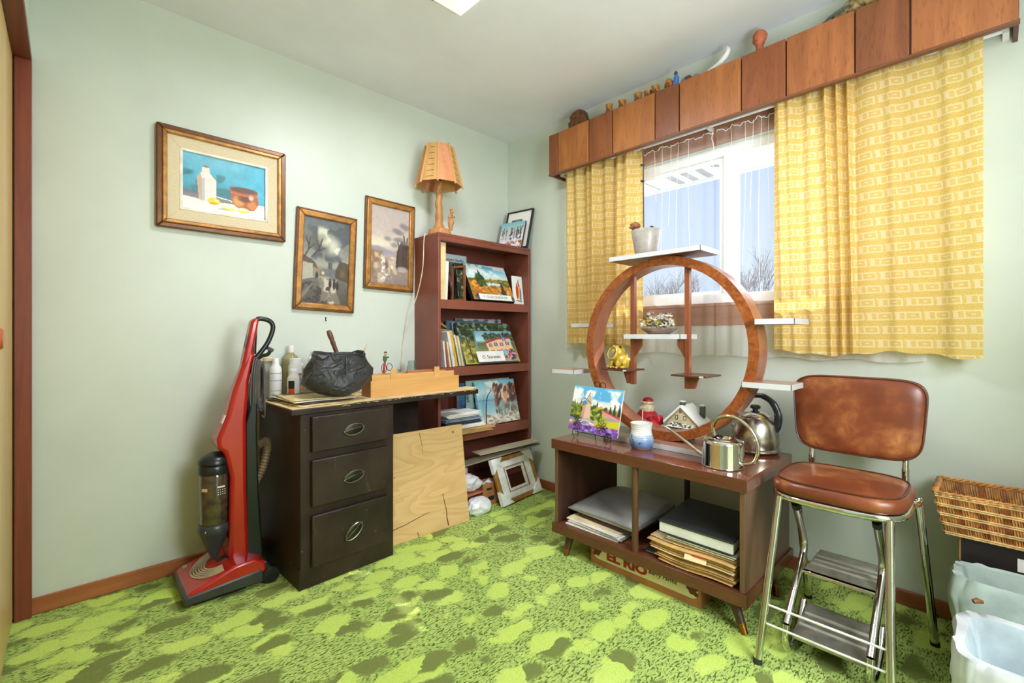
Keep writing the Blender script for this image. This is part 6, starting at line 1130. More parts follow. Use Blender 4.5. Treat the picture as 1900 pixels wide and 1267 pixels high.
for x, y, z1 in ((-0.275, hm + 0.004, hr + 0.022), (-0.215, -1.515, hr + 0.004)):
    ch = MB().box(x - 0.010, x + 0.010, y - 0.010, y + 0.010, he + 0.02, z1).build('chimney', plain('chimney_green', (70, 84, 74), 0.5, var=0.3, scale=60), hs); MB().box(x - 0.012, x + 0.012, y - 0.012, y + 0.012, z1, z1 + 0.007).build('snow_cap', SNOW, ch, bev=0.003)
for y, z, w_, h_ in ((-1.430, ZB + 0.078, 0.014, 0.020), (-1.470, ZB + 0.078, 0.014, 0.020), (-1.448, ZB + 0.110, 0.010, 0.012), (-1.405, ZB + 0.018, 0.018, 0.024), (-1.440, ZB + 0.010, 0.016, 0.034), (-1.475, ZB + 0.018, 0.018, 0.024), (-1.506, ZB + 0.018, 0.016, 0.024)): wn_ = MB().box(hx0 - 0.001, hx0, y - w_ / 2, y + w_ / 2, z, z + h_).build('window', HD, hs); MB().box(hx0 - 0.0018, hx0 - 0.001, y - w_ / 2 + 0.003, y + w_ / 2 - 0.003, z + 0.003, z + h_ - 0.003).build('pane', HC, wn_)
for i in range(46):
    y = random.uniform(hb + 0.006, ha - 0.006); z = ZB + random.uniform(0.046, 0.062); MB().ell((hx0 - 0.006 + random.uniform(-0.004, 0.002), y, z), (0.004, 0.0055, 0.0035), 7, 5).build('shrub_tuft', SNOW if i % 3 else HD, hs)
MB().box(hx0 - 0.018, hx0, hb, ha, ZB + 0.042, ZB + 0.047).build('porch_roof', SNOW, hs, bev=0.002)
for y in (-1.392, -1.422, -1.458, -1.492, -1.520): MB().box(hx0 - 0.017, hx0 - 0.013, y - 0.002, y + 0.002, ZB, ZB + 0.042).build('porch_post', HD, hs)
hs.location.x += 0.030; hs.location.y -= 0.012
# watering can
wcx, wcy = -0.528, -1.757; wc = thing('watering_can', 'small polished steel watering can with a looped handle', 'watering can', (wcx, wcy, ZT))
MIR = plain('mirror_steel', (222, 216, 206), 0.07, 1.0, var=0.04)
MB().lathe([(0, 0.0), (0.074, 0.0), (0.076, 0.003), (0.0745, 0.006), (0.0735, 0.088), (0.071, 0.097), (0.062, 0.104), (0.040, 0.106), (0.040, 0.104), (0.030, 0.085), (0.0, 0.084)], 40, (wcx, wcy, ZT)).build('body', MIR, wc)
MB().lathe([(0, 0.092), (0.039, 0.092), (0.039, 0.1045), (0.041, 0.107), (0.043, 0.105)], 32, (wcx + 0.006, wcy - 0.008, ZT), sy=0.8).build('filler_mouth', plain('can_dark', (60, 54, 50), 0.3, 0.9), wc)
MB().tube(spline([(wcx - 0.01, wcy + 0.070, ZT + 0.028), (wcx - 0.01, wcy + 0.100, ZT + 0.044), (wcx - 0.006, wcy + 0.16, ZT + 0.078), (wcx, wcy + 0.225, ZT + 0.110), (wcx, wcy + 0.250, ZT + 0.114)], 6), [0.0085] * 6 + [0.0062] * 12 + [0.0045] * 7, 10).build('spout', MIR, wc)
MB().tube(spline([(wcx + 0.01, wcy + 0.035, ZT + 0.103), (wcx + 0.008, wcy + 0.040, ZT + 0.145), (wcx, wcy + 0.012, ZT + 0.182), (wcx, wcy - 0.045, ZT + 0.188), (wcx, wcy - 0.100, ZT + 0.150), (wcx, wcy - 0.125, ZT + 0.090), (wcx, wcy - 0.112, ZT + 0.035), (wcx, wcy - 0.074, ZT + 0.018)], 6), 0.0068, 10).build('handle', MIR, wc)
# kettle
kx, ky = -0.204, -1.764; kt = thing('kettle', 'dented steel kettle with a black curved handle', 'kettle', (kx, ky, ZT)); KST = plain('kettle_steel', (190, 182, 168), 0.26, 1.0, var=0.2, scale=16)
MB().lathe([(0, 0), (0.075, 0), (0.088, 0.004), (0.095, 0.012), (0.094, 0.018), (0.089, 0.022), (0.092, 0.045), (0.090, 0.080), (0.080, 0.118), (0.066, 0.142), (0.058, 0.150), (0, 0.150)], 40, (kx, ky, ZT)).build('body', KST, kt)
MB().lathe([(0.060, 0.150), (0.062, 0.152), (0.050, 0.164), (0.030, 0.172), (0, 0.174)], 36, (kx, ky, ZT)).build('lid', STEEL, kt); MB().lathe([(0, 0.172), (0.010, 0.172), (0.011, 0.180), (0.020, 0.184), (0.021, 0.192), (0.015, 0.198), (0, 0.198)], 20, (kx, ky, ZT)).build('lid_knob', BLACKP, kt)
hp = spline([(kx, ky + 0.015, ZT + 0.236), (kx, ky - 0.028, ZT + 0.238), (kx, ky - 0.068, ZT + 0.212), (kx, ky - 0.088, ZT + 0.165), (kx, ky - 0.084, ZT + 0.120), (kx, ky - 0.066, ZT + 0.088)], 6)
MB().tube(hp, [0.010] * 6 + [0.012] * 6 + [0.014] * 6 + [0.016] * 6 + [0.017] * 7, 12, flat=0.75).build('handle', plain('black_handle', (26, 32, 36), 0.32), kt); MB().tube(spline([(kx, ky + 0.015, ZT + 0.236), (kx, ky + 0.045, ZT + 0.222), (kx, ky + 0.066, ZT + 0.150)]), 0.006, 8).build('handle_bracket', KST, kt); MB().tube(spline([(kx + 0.03, ky + 0.075, ZT + 0.075), (kx + 0.045, ky + 0.10, ZT + 0.10), (kx + 0.052, ky + 0.112, ZT + 0.125)]), [0.018] * 7 + [0.013] * 6, 12).build('spout', KST, kt)
# frog
gx, gy, gz = -0.375, -1.193, 0.8747; FRG = plain('frog_glaze', (200, 166, 60), 0.25, var=0.25, scale=34); FRD = plain('frog_brown', (90, 66, 30), 0.3); fr_ = thing('ceramic_frog', 'yellow glazed ceramic frog with wide open mouth', 'ornament', (gx, gy, gz))
def FR(v): a = math.radians(-10); return Vector((v[0] * math.cos(a) - v[1] * math.sin(a) + gx, v[0] * math.sin(a) + v[1] * math.cos(a) + gy, v[2] + gz))  # local -x is forward
def fell(c, r, name, mt, par=None, nu=20, nv=14): return MB().ell((0, 0, 0), r, nu, nv).warp(lambda q: FR(q + Vector(c))).build(name, mt, par or fr_)
fell((0.010, 0, 0.046), (0.044, 0.042, 0.045), 'body', FRG); fell((-0.004, 0, 0.078), (0.036, 0.038, 0.034), 'head', FRG)
MB().lathe([(0.026, 0.004), (0.029, 0.007), (0.033, 0.005), (0.034, -0.002), (0.030, -0.012), (0.02, -0.024)], 26, mx=Matrix.Diagonal((1.05, 0.92, 1, 1))).warp(lambda q: FR((Matrix.Rotation(math.radians(-68), 3, 'Y') @ q) + Vector((-0.040, 0.0, 0.076)))).build('mouth_rim', FRG, fr_)
MB().lathe([(0, -0.002), (0.020, 0.001), (0.0285, 0.005)], 26).warp(lambda q: FR((Matrix.Rotation(math.radians(-68), 3, 'Y') @ q) + Vector((-0.0405, 0.0, 0.076)))).build('mouth_cavity', plain('mouth_grey', (120, 112, 92), 0.4), fr_)
for s_ in (-1, 1):
    e_ = fell((-0.008, 0.022 * s_, 0.104), (0.011, 0.010, 0.010), 'eye_bump', FRG); fell((-0.014, 0.026 * s_, 0.106), (0.007, 0.007, 0.007), 'eye', BLACKP, e_, 12, 8)
    fell((0.018, 0.040 * s_, 0.028), (0.032, 0.016, 0.026), 'thigh', FRG); fell((-0.010, 0.044 * s_, 0.008), (0.026, 0.013, 0.008), 'hind_foot', FRG); fell((-0.026, 0.020 * s_, 0.026), (0.013, 0.011, 0.026), 'foreleg', FRG)
    for k in (-1, 0, 1): fell((-0.040, 0.018 * s_ + 0.008 * k, 0.006), (0.010, 0.005, 0.006), 'toe', FRG if k else FRD, None, 10, 6)
# dish of dried flowers
dx_, dy_, dz_ = -0.350, -1.395, 1.0425; ds = thing('glass_dish', 'small cut glass dish with a gilt rim', 'dish', (dx_, dy_, dz_)); DG = plain('dish_glass', (206, 196, 190), 0.12, var=0.25, scale=50, Transmission_Weight=0.5, IOR=1.4)
MB().lathe([(0, 0), (0.050, 0), (0.062, 0.006), (0.084, 0.022), (0.088, 0.026), (0.085, 0.026), (0.060, 0.010), (0, 0.006)], 30, (dx_, dy_, dz_), sx=0.62).build('bowl', DG, ds); MB().tube([(dx_ + 0.0866 * 0.62 * math.cos(a), dy_ + 0.0866 * math.sin(a), dz_ + 0.0265) for a in np.linspace(0, 2 * math.pi, 31)[:-1]], 0.0013, 5, closed=True).build('gilt_rim', plain('gilt', (206, 170, 80), 0.3, 0.8), ds)
fw = thing('dried_flowers', 'bunch of dried white and ochre flowers in the glass dish', 'flowers', (dx_, dy_, dz_ + 0.012)); rnd = random.Random(12)
FM = [plain('fl_white', (236, 230, 216), 0.8, var=0.15, scale=60), plain('fl_ochre', (196, 160, 50), 0.8, var=0.2, scale=60), plain('fl_yellow', (222, 196, 90), 0.8), plain('fl_green', (110, 112, 70), 0.8), plain('fl_grey', (206, 204, 200), 0.8), plain('fl_rust', (176, 110, 66), 0.8)]
def bloom(cx, cy, cz, r, mt, n=11):
    m = MB()
    for k in range(n):
        a = 2 * math.pi * k / n + rnd.random(); t_ = rnd.uniform(-0.3, 0.9); d = Vector((math.cos(a) * math.cos(t_), math.sin(a) * math.cos(t_), math.sin(t_))); e = d.orthogonal().normalized() * r * 0.28
        p0 = Vector((cx, cy, cz)); m.add([p0, p0 + d * r * 0.6 + e, p0 + d * r, p0 + d * r * 0.6 - e, p0 + d * r * 0.5 + d.cross(e).normalized() * r * 0.1], [(0, 1, 4), (1, 2, 4), (2, 3, 4), (3, 0, 4)])
    m.build('bloom', mt, fw, fixn=False)
for (a, b, cz, r, k) in ((0.0, 0.035, 0.045, 0.030, 1), (-0.01, 0.03, 0.03, 0.026, 1), (0.01, 0.045, 0.078, 0.022, 4), (0, 0.022, 0.080, 0.016, 5), (-0.02, 0.062, 0.030, 0.022, 0), (0.0, -0.008, 0.05, 0.024, 0), (-0.01, -0.025, 0.055, 0.022, 4), (0, -0.04, 0.04, 0.022, 0), (0.01, -0.055, 0.034, 0.020, 2), (-0.02, 0.0, 0.03, 0.024, 3), (-0.025, 0.048, 0.045, 0.020, 2), (0, 0.07, 0.042, 0.016, 0), (-0.02, -0.035, 0.025, 0.022, 0), (-0.01, 0.015, 0.06, 0.016, 3), (-0.02, -0.01, 0.036, 0.018, 2), (-0.01, -0.068, 0.028, 0.016, 0), (0.0, 0.086, 0.052, 0.013, 0), (0.0, -0.03, 0.07, 0.012, 4)): bloom(dx_ + a, dy_ + b, dz_ + cz * 0.98 + 0.014, r, FM[k])
for k in range(26): bloom(dx_ + rnd.uniform(-0.03, 0.03), dy_ + rnd.uniform(-0.065, 0.08), dz_ + rnd.uniform(0.036, 0.085) , rnd.uniform(0.014, 0.026), FM[rnd.choice([0, 0, 4, 2, 0, 4, 3])])
for k in range(12): a = rnd.uniform(-0.06, 0.07); MB().tube([(dx_, dy_ + a * 0.4, dz_ + 0.020), (dx_ + rnd.uniform(-0.02, 0.02), dy_ + a * 1.15, dz_ + rnd.uniform(0.04, 0.075))], 0.0009, 4).build('stem', FM[3], fw)
# orchid pot
px_, py_, pz_ = -0.352, -1.330, 1.4125; op = thing('plant_pot', 'pale grey tapered ceramic plant pot on the top shelf', 'plant pot', (px_, py_, pz_)); POTM = plain('grey_pot', (164, 158, 150), 0.35, var=0.08, scale=40)
MB().lathe([(0, 0), (0.048, 0), (0.050, 0.003), (0.0685, 0.118), (0.067, 0.121), (0.062, 0.118), (0.058, 0.09), (0, 0.09)], 36, (px_, py_, pz_)).build('pot', POTM, op); MB().lathe([(0, 0.096), (0.058, 0.094)], 24, (px_, py_, pz_)).build('potting_bark', plain('bark_mix', (84, 58, 40), 0.9, var=0.4, scale=70, bump=0.6, bscale=80), op)
orc = thing('orchid_stem', 'leafless orchid stem on a dark stake with clips', 'plant', (px_, py_, pz_ + 0.095)); oy = -1.318
MB().tube([(px_, oy, pz_ + 0.099), (px_ + 0.002, oy + 0.004, pz_ + 0.512)], 0.0028, 6).build('stake', plain('dark_stake', (66, 56, 50), 0.6), orc)
MB().tube(spline([(px_ - 0.01, -1.295, pz_ + 0.10), (px_ - 0.01, -1.272, pz_ + 0.19), (px_ - 0.005, -1.280, pz_ + 0.30), (px_, -1.310, pz_ + 0.352), (px_, oy + 0.010, pz_ + 0.42), (px_, oy + 0.014, pz_ + 0.50)]), 0.0014, 5).build('flower_stem', plain('dry_stem', (206, 166, 84), 0.7), orc)
for dz in (0.358, 0.435): MB().obox((px_ - 0.002, oy + 0.006, pz_ + dz), (0.010, 0.016, 0.009), (0.3, 0, 0)).build('clip', INK, orc)
MB().ell((px_ - 0.022, -1.285, pz_ + 0.146), (0.024, 0.026, 0.017), 16, 10, fn=lambda q: q * (1 + 0.4 * mn.noise(q * 80))).build('dried_roots', plain('dry_roots', (140, 88, 54), 0.9, var=0.4, scale=60), orc); MB().tube(spline([(px_ - 0.040, -1.275, pz_ + 0.145), (px_ - 0.066, -1.258, pz_ + 0.135), (px_ - 0.070, -1.252, pz_ + 0.105)]), 0.002, 5).build('root', plain('pale_root', (206, 186, 150), 0.8), orc); MB().tube(spline([(px_ - 0.015, -1.35, pz_ + 0.10), (px_ - 0.015, -1.362, pz_ + 0.130), (px_ - 0.01, -1.375, pz_ + 0.128)]), 0.004, 6).build('leaf_stub', plain('dark_leaf', (60, 56, 40), 0.7), orc)

# ------------------------------------------------------------------ inside and under the stand
ZS = 0.1408
rnd = random.Random(21)
def sheets(name, labl, cat, x0, x1, y0, y1, z0, h, n, mts, jit=0.012, rj=0.05):
    t = thing(name, labl, cat, ((x0 + x1) / 2, (y0 + y1) / 2, z0))
    for k in range(n):
        MB().obox(((x0 + x1) / 2 + rnd.uniform(-jit, jit), (y0 + y1) / 2 + rnd.uniform(-jit, jit), z0 + h * (k + 0.5) / n), (x1 - x0, y1 - y0, h / n * 0.8), (0, 0, rnd.uniform(-rj, rj))).build('sheet', mts[k % len(mts)], t)
    return t
sheets('paper_pile', 'loose white and cream papers under the grey portfolio', 'papers', -0.610, -0.215, -1.345, -1.060, ZS, 0.030, 7, [PAPER, PAPER, CREAM, PAPER])
MAR = plain('maroon_leatherette', (62, 26, 34), 0.35, var=0.2)
mf = thing('maroon_folder', 'dark maroon leatherette folder beneath the grey portfolio', 'folder', (-0.40, -1.25, ZS + 0.032)); MB().slab(Vector((-0.585, -1.405, ZS + 0.033)), Vector((0.36, -0.01, 0)), Vector((0.02, 0.30, 0)), Vector((0, 0, 0.016))).build('cover', MAR, mf, bev=0.004); MB().slab(Vector((-0.583, -1.404, ZS + 0.037)), Vector((0.356, -0.01, 0)), Vector((0.02, 0.10, 0)), Vector((0, 0, 0.008))).build('flap', MAR, mf, bev=0.003)
gp = thing('grey_portfolio', 'soft grey vinyl portfolio bulging on the stand shelf', 'portfolio', (-0.39, -1.22, ZS + 0.05)); GPM = plain('grey_vinyl', (152, 152, 150), 0.4, var=0.1, scale=6)
def gpf(a, b, top):
    x = -0.590 + 0.38 * a + 0.02 * b; y = -1.405 + 0.33 * b + 0.05 * (1 - a) * (b - 0.2); e = (max(0, 1 - (2 * a - 1) ** 4) * max(0, 1 - (2 * b - 1) ** 6)) ** 0.5
    return (x, y, ZS + 0.054 + (0.012 + 0.030 * e + 0.014 * a + 0.006 * math.sin(6 * a + 4 * b) if top else 0.0))
m = MB(); m.grid(lambda a, b: gpf(a, b, True), 24, 24); m.grid(lambda a, b: gpf(a, b, False), 24, 24); K_ = 24
for (s0, s1) in (((0, 0), (1, 0)), ((0, 1), (1, 1)), ((0, 0), (0, 1)), ((1, 0), (1, 1))): m.grid(lambda a, b: tuple(Vector(gpf(s0[0] + (s1[0] - s0[0]) * a, s0[1] + (s1[1] - s0[1]) * a, True)).lerp(Vector(gpf(s0[0] + (s1[0] - s0[0]) * a, s0[1] + (s1[1] - s0[1]) * a, False)), b)), 24, 1)
m.build('case', GPM, gp, smooth=60); MB().tube(spline([gpf(0.0, b, True) for b in (0.05, 0.3, 0.6, 0.95)]), 0.004, 6).build('binding', GPM, gp)
sheets('dark_papers', 'thin dark booklets beside the front post', 'papers', -0.60, -0.40, -1.53, -1.460, ZS, 0.012, 3, [NEWD, PAPER, plain('teal_dark', (40, 52, 50), 0.5)])
def curl(p0, p1, w0, w1, name, mt, par, z, lift):
    MB().grid(lambda a, b: (p0 + (p1 - p0) * a, w0 + (w1 - w0) * b, z + lift * (b - 0.5) ** 2 * 4 * 0.2 + lift * (1 - a) ** 2 * 0.6 + 0.003 * math.sin(7 * b)), 10, 16).build(name, mt, par, solid=0.003)
mp = thing('manila_pile', 'sagging pile of manila envelopes and old papers', 'papers', (-0.43, -1.69, ZS))
for k in range(12): mt = (MANILA, CREAM, plain('brown_envelope', (186, 142, 84), 0.8, var=0.1), MANILA, plain('tan_envelope', (212, 176, 118), 0.8, var=0.1))[k % 5]; curl(-0.632 + rnd.uniform(-0.006, 0.02), -0.25, -1.842 + rnd.uniform(0, 0.012), -1.545 + 0.004 * k + rnd.uniform(-0.012, 0.012), 'envelope', mt, mp, ZS + 0.004 + 0.0068 * k, 0.004)
MB().obox((-0.640, -1.70, ZS + 0.060), (0.02, 0.08, 0.002), (0.05, -0.9, 0.1)).build('torn_flap', CREAM, mp); MB().obox((-0.632, -1.715, ZS + 0.072), (0.012, 0.055, 0.004), (0, 0, 0.1)).build('red_tab', plain('red_tab', (206, 60, 44), 0.5), mp)
sheets('white_papers', 'white papers between the envelopes and the black album', 'papers', -0.62, -0.24, -1.838, -1.575, ZS + 0.094, 0.018, 4, [PAPER, GRB, PAPER, PAPER], 0.006, 0.02)
ab = thing('black_album', 'large black album with thick white pages on the paper pile', 'album', (-0.42, -1.69, ZS + 0.114)); z0 = ZS + 0.1145; ABM = plain('black_leatherette', (44, 46, 46), 0.4, var=0.15, bump=0.2, bscale=220)
A = Vector((-0.628, -1.545, 0)); U_ = Vector((0.33, 0.030, 0.0)); V_ = Vector((-0.004, -0.290, 0.0))
MB().slab(A + Vector((0, 0, z0)), U_, V_, Vector((0, 0, 0.004))).build('back_cover', ABM, ab, bev=0.001); MB().slab(A + U_ * 0.01 + V_ * 0.01 + Vector((0, 0, z0 + 0.004)), U_ * 0.98, V_ * 0.98, Vector((0, 0, 0.036))).build('pages', PAPER, ab); MB().slab(A + Vector((0, 0, z0 + 0.0405)), U_, V_, Vector((0.0, 0, 0.006))).build('front_cover', ABM, ab, bev=0.002)
# fruit box under the stand
eb = thing('fruit_box', 'flat cardboard fruit box with EL RIO Berry Farms print under the stand', 'box', (-0.45, -1.45, 0)); ex, e0, e1, eh = -0.600, -1.705, -1.195, 0.088
tb('front', KRAFT, eb, (ex, ex + 0.004, e0, e1, 0.0, eh)); tb('back', KRAFT, eb, (-0.254, -0.25, e0, e1, 0.0, eh)); tb('end', KRAFT, eb, (ex + 0.004, -0.254, e0, e0 + 0.004, 0.0, eh)); tb('end', KRAFT, eb, (ex + 0.004, -0.254, e1 - 0.004, e1, 0.0, eh)); tb('bottom', KRAFT, eb, (ex + 0.004, -0.254, e0 + 0.004, e1 - 0.004, 0.0, 0.004))
LB = [(e1 - 0.012, 0.094)] + [(e1 - 0.034 - 0.022 * math.sin(a) + 0.0, 0.050 - 0.022 * math.cos(a)) for a in (math.radians(-90), math.radians(-45), 0)] + [(e0 + 0.034 + 0.022 * math.sin(a), 0.050 - 0.022 * math.cos(a)) for a in (0, math.radians(-45), math.radians(-90))] + [(e0 + 0.012, 0.094)]
LB = [(y, min(z, eh - 0.001)) for y, z in LB]
lbp = MB().prism(LB, lambda p, k: (ex - 0.0006 * (1 - k), p[0], p[1])).build('label_panel', plain('label_cream', (226, 214, 178), 0.6, var=0.04), eb)
lettering('print', 'EL RIO', plain('crimson_ink', (168, 40, 44), 0.6), lbp, (ex - 0.0006, e1 - 0.085, 0.038), (0, -1, 0), Z, width=0.20, height=0.042, bold=0.06)
lettering('print', 'Berry Farms', INK, lbp, (ex - 0.0006, e1 - 0.290, 0.050), (0, -1, 0), Z, width=0.125, height=0.024, bold=0.02, shear=0.25)
for yb, s_ in ((e1 - 0.036, 1), (e0 + 0.036, -1)):
    for a, b, r in ((0, 0.056, 0.014), (0.012, 0.066, 0.011), (-0.010, 0.068, 0.012), (0.016 * s_, 0.048, 0.009), (0.002, 0.076, 0.010)): MB().ell((ex - 0.0008, yb + a, b), (0.0006, r, r), 14, 8).build('berry_print', plain('berry_%d' % int(r * 1000), (84 + int(r * 2000), 40, 34), 0.6), lbp)
    MB().ell((ex - 0.0010, yb + 0.020 * s_, 0.072), (0.0006, 0.007, 0.010), 10, 6).build('leaf_print', plain('leaf_ink', (50, 66, 50), 0.6), lbp)

# ------------------------------------------------------------------ ornaments along the valance
ZV = 2.2815
def rough(c, r, amp, k, seed): return MB().ell(c, r, 24, 16, fn=lambda q: Vector((q.x, q.y, q.z)) * (1 + amp * mn.noise(q * k + Vector((seed, seed, 0)))))
tag(MB().prism([(-0.667, 0), (-0.662, 0.055), (-0.68, 0.062), (-0.672, 0.085), (-0.70, 0.108), (-0.745, 0.115), (-0.785, 0.095), (-0.80, 0.04), (-0.795, 0)], lambda p, k: (-0.120 + 0.05 * k, p[0] + 0.006 * k, ZV + p[1])).build('bark_slab', plain('rough_bark', (104, 66, 36), 0.9, var=0.5, scale=40, bump=0.9, bscale=50), None, bev=0.008), 'chunky brown bark slab standing at the end of the valance', 'bark ornament')
tag(MB().tube(spline([(-0.09, -0.795, ZV + 0.020), (-0.085, -0.85, ZV + 0.026), (-0.08, -0.90, ZV + 0.036), (-0.08, -0.945, ZV + 0.046)]), [0.012] * 6 + [0.009] * 6 + [0.007] * 7, 8).build('driftwood_twig', plain('driftwood', (124, 104, 76), 0.9, var=0.3, scale=40), None), 'grey driftwood twig lying beside the bark slab', 'driftwood')
AMBC = plain('amber_glaze', (164, 110, 48), 0.25, var=0.45, scale=60); AMBD = plain('brown_glaze', (110, 66, 28), 0.25, var=0.35, scale=60)
for i, (y, h, r) in enumerate(((-0.955, 0.066, 0.021), (-1.040, 0.058, 0.023), (-1.140, 0.060, 0.023), (-1.198, 0.050, 0.022), (-1.243, 0.060, 0.023))):
    t = thing('amber_ornament', ('amber glazed stump ornament beside the driftwood twig', 'amber glazed stump ornament second from the driftwood twig', 'amber glazed stump ornament midway along the row of five', 'short amber glazed stump ornament tight against its neighbour', 'amber glazed stump ornament at the end beside the arched one')[i], 'ornament', (-0.105, y, ZV), 0, 'row of small amber ornaments on the valance')
    MB().lathe([(0, 0), (r * 1.1, 0), (r, h * 0.2), (r * 0.82, h * 0.55), (r * 0.88, h * 0.85), (r, h), (r * 0.8, h * 0.98), (0, h * 0.9)], 14, (-0.105, y, ZV)).warp(lambda p: Vector((p.x, p.y + 0.003 * mn.noise(Vector((p.x * 90, p.y * 90, p.z * 60))), p.z + 0.004 * mn.noise(Vector((p.x * 60, p.y * 60, 0)))))).build('stump', AMBC, t)
    MB().ell((-0.126, y - 0.004, ZV + h * 0.35), (0.010, 0.012, 0.014), 12, 8).build('small_animal', AMBD, t)
ao = thing('arched_ornament', 'arched amber glazed ornament beside the blue figure', 'ornament', (-0.105, -1.318, ZV)); MB().prism([(-1.297, 0), (-1.297, 0.04), (-1.305, 0.062), (-1.320, 0.070), (-1.335, 0.060), (-1.340, 0.035), (-1.340, 0)], lambda p, k: (-0.12 + 0.03 * k, p[0], ZV + p[1])).build('arch', AMBC, ao, bev=0.006); MB().ell((-0.125, -1.318, ZV + 0.025), (0.008, 0.012, 0.02), 12, 8).build('niche', AMBD, ao)
BLC = plain('blue_glaze', (70, 120, 190), 0.3, var=0.35, scale=60)
bf = thing('blue_figurine', 'blue glazed figurine with a dark pointed head', 'figurine', (-0.105, -1.375, ZV)); MB().tube(spline([(-0.105, -1.350, ZV), (-0.105, -1.353, ZV + 0.03), (-0.105, -1.358, ZV + 0.062), (-0.105, -1.354, ZV + 0.085)]), [0.018] * 7 + [0.014] * 6 + [0.010, 0.008, 0.006, 0.006, 0.004, 0.003], 10).build('body', BLC, bf); MB().ell((-0.105, -1.355, ZV + 0.082), (0.009, 0.009, 0.012), 12, 8).build('head', plain('dark_head', (70, 66, 60), 0.5), bf); MB().ell((-0.105, -1.415, ZV + 0.012), (0.026, 0.036, 0.032), 18, 12, fn=lambda q: Vector((q.x, q.y, max(q.z, -0.0115)))).build('blue_mound', BLC, bf); MB().ell((-0.128, -1.43, ZV + 0.02), (0.006, 0.018, 0.014), 12, 8).build('brown_patch', AMBD, bf)
MB().ell((-0.105, -1.462, ZV + 0.0185), (0.02, 0.022, 0.018), 14, 10).build('grey_end', plain('grey_glaze', (150, 156, 160), 0.4), bf)
tag(MB().tube(spline([(-0.10, -1.490, ZV + 0.012), (-0.10, -1.53, ZV + 0.026), (-0.10, -1.575, ZV + 0.045), (-0.10, -1.605, ZV + 0.075), (-0.10, -1.612, ZV + 0.094), (-0.10, -1.618, ZV + 0.100)]), [0.008] * 4 + [0.012] * 8 + [0.013] * 6 + [0.011] * 5 + [0.010, 0.012, 0.014, 0.014, 0.013, 0.011, 0.007, 0.004], 12).build('white_vase', plain('white_porcelain', (240, 240, 236), 0.3, var=0.03), None), 'white porcelain long-necked ornament lying on the valance', 'ornament')
TC = plain('terracotta', (190, 104, 70), 0.7, var=0.12, scale=30)
hd = thing('terracotta_bust', 'small terracotta bust of a head on the valance', 'bust', (-0.095, -1.748, ZV)); m = MB(); m.tube(spline([(-0.095, -1.748, ZV), (-0.095, -1.748, ZV + 0.02), (-0.096, -1.747, ZV + 0.035), (-0.097, -1.746, ZV + 0.05)]), [0.040] * 4 + [0.030] * 4 + [0.017] * 5 + [0.0155] * 6, 14); m.build('neck', TC, hd)
def headf(q):
    if q.x < 0: q = Vector((q.x * (1 - 0.10 * (q.z < 0)), q.y, q.z))
    q.y *= 1 - 0.18 * max(0, -q.z / 0.04); return q
h_ = MB().ell((-0.100, -1.746, ZV + 0.078), (0.030, 0.026, 0.036), 24, 18, fn=headf).build('head', TC, hd)
MB().tube([(-0.128, -1.742, ZV + 0.086), (-0.1335, -1.741, ZV + 0.076), (-0.129, -1.7415, ZV + 0.073)], [0.003, 0.0055, 0.005], 8).build('nose', TC, h_); MB().ell((-0.1255, -1.7415, ZV + 0.062), (0.003, 0.008, 0.0025), 10, 6).build('lips', plain('terracotta_dark', (160, 80, 52), 0.7), h_)
for s_ in (-1, 1): MB().ell((-0.1255, -1.743 + 0.010 * s_, ZV + 0.084), (0.003, 0.005, 0.0025), 10, 6).build('eye', MC['terracotta_dark'], h_); MB().ell((-0.096, -1.746 + 0.026 * s_, ZV + 0.078), (0.006, 0.004, 0.010), 10, 6).build('ear', TC, h_)
MB().ell((-0.092, -1.746, ZV + 0.092), (0.033, 0.029, 0.028), 22, 14, fn=lambda q: q * (1 + 0.10 * mn.noise(q * 160))).build('hair', TC, h_)
rp = thing('mottled_bird', 'mottled olive and brown feathered ornament on the valance', 'ornament', (-0.085, -2.09, ZV)); MOT = plain('mottled_feather', (134, 116, 74), 0.8, var=0.7, scale=70, bump=0.6, bscale=60)
MB().tube(spline([(-0.085, -1.945, ZV + 0.004), (-0.085, -1.99, ZV + 0.024), (-0.085, -2.05, ZV + 0.042), (-0.085, -2.12, ZV + 0.056), (-0.085, -2.20, ZV + 0.050)]), [0.003] * 3 + [0.010] * 3 + [0.016] * 4 + [0.026] * 4 + [0.034] * 5 + [0.040] * 4 + [0.030, 0.015], 12).build('body', MOT, rp); MB().tube(spline([(-0.115, -1.96, ZV + 0.01), (-0.118, -2.02, ZV + 0.035), (-0.118, -2.08, ZV + 0.05)]), [0.002] * 5 + [0.006] * 8, 6).build('dark_feather', plain('slate_feather', (84, 96, 96), 0.8), rp)

# ------------------------------------------------------------------ corner by the stool: basket on boxes, lined bins
WK = plain('wicker', (196, 138, 72), 0.5, var=0.25, scale=40); WKL = plain('wicker_pale', (226, 190, 130), 0.5, var=0.15, scale=40); WKD = plain('wicker_brown', (160, 92, 40), 0.5, var=0.25, scale=40)
bk = thing('wicker_basket', 'long honey-coloured wicker basket on black boxes', 'basket', (-0.16, -2.56, 0.385))
bzA, bzB = 0.386, 0.522
def bkp(s, z, off=0.0):
    """perimeter point: s in metres around a rounded rectangle, flaring with height"""
    f = (z - bzA) / (bzB - bzA); xa, xb = -0.245 - 0.028 * f, -0.075 + 0.028 * f; yb, ya = -2.78, -2.362 + 0.026 * f; pts = [(xa, yb), (xa, ya), (xb, ya), (xb, yb)]
    L1, L2 = 0.418, 0.17
    if s < L1: return Vector((xa - off, yb + (ya - yb) * s / L1, z))
    s -= L1
    if s < L2: return Vector((xa + (xb - xa) * s / L2, ya + off, z))
    s = min(s - L2, L1); return Vector((xb + off, ya - (ya - yb) * s / L1, z))
LT = 0.418 + 0.17 + 0.418
nS = 58
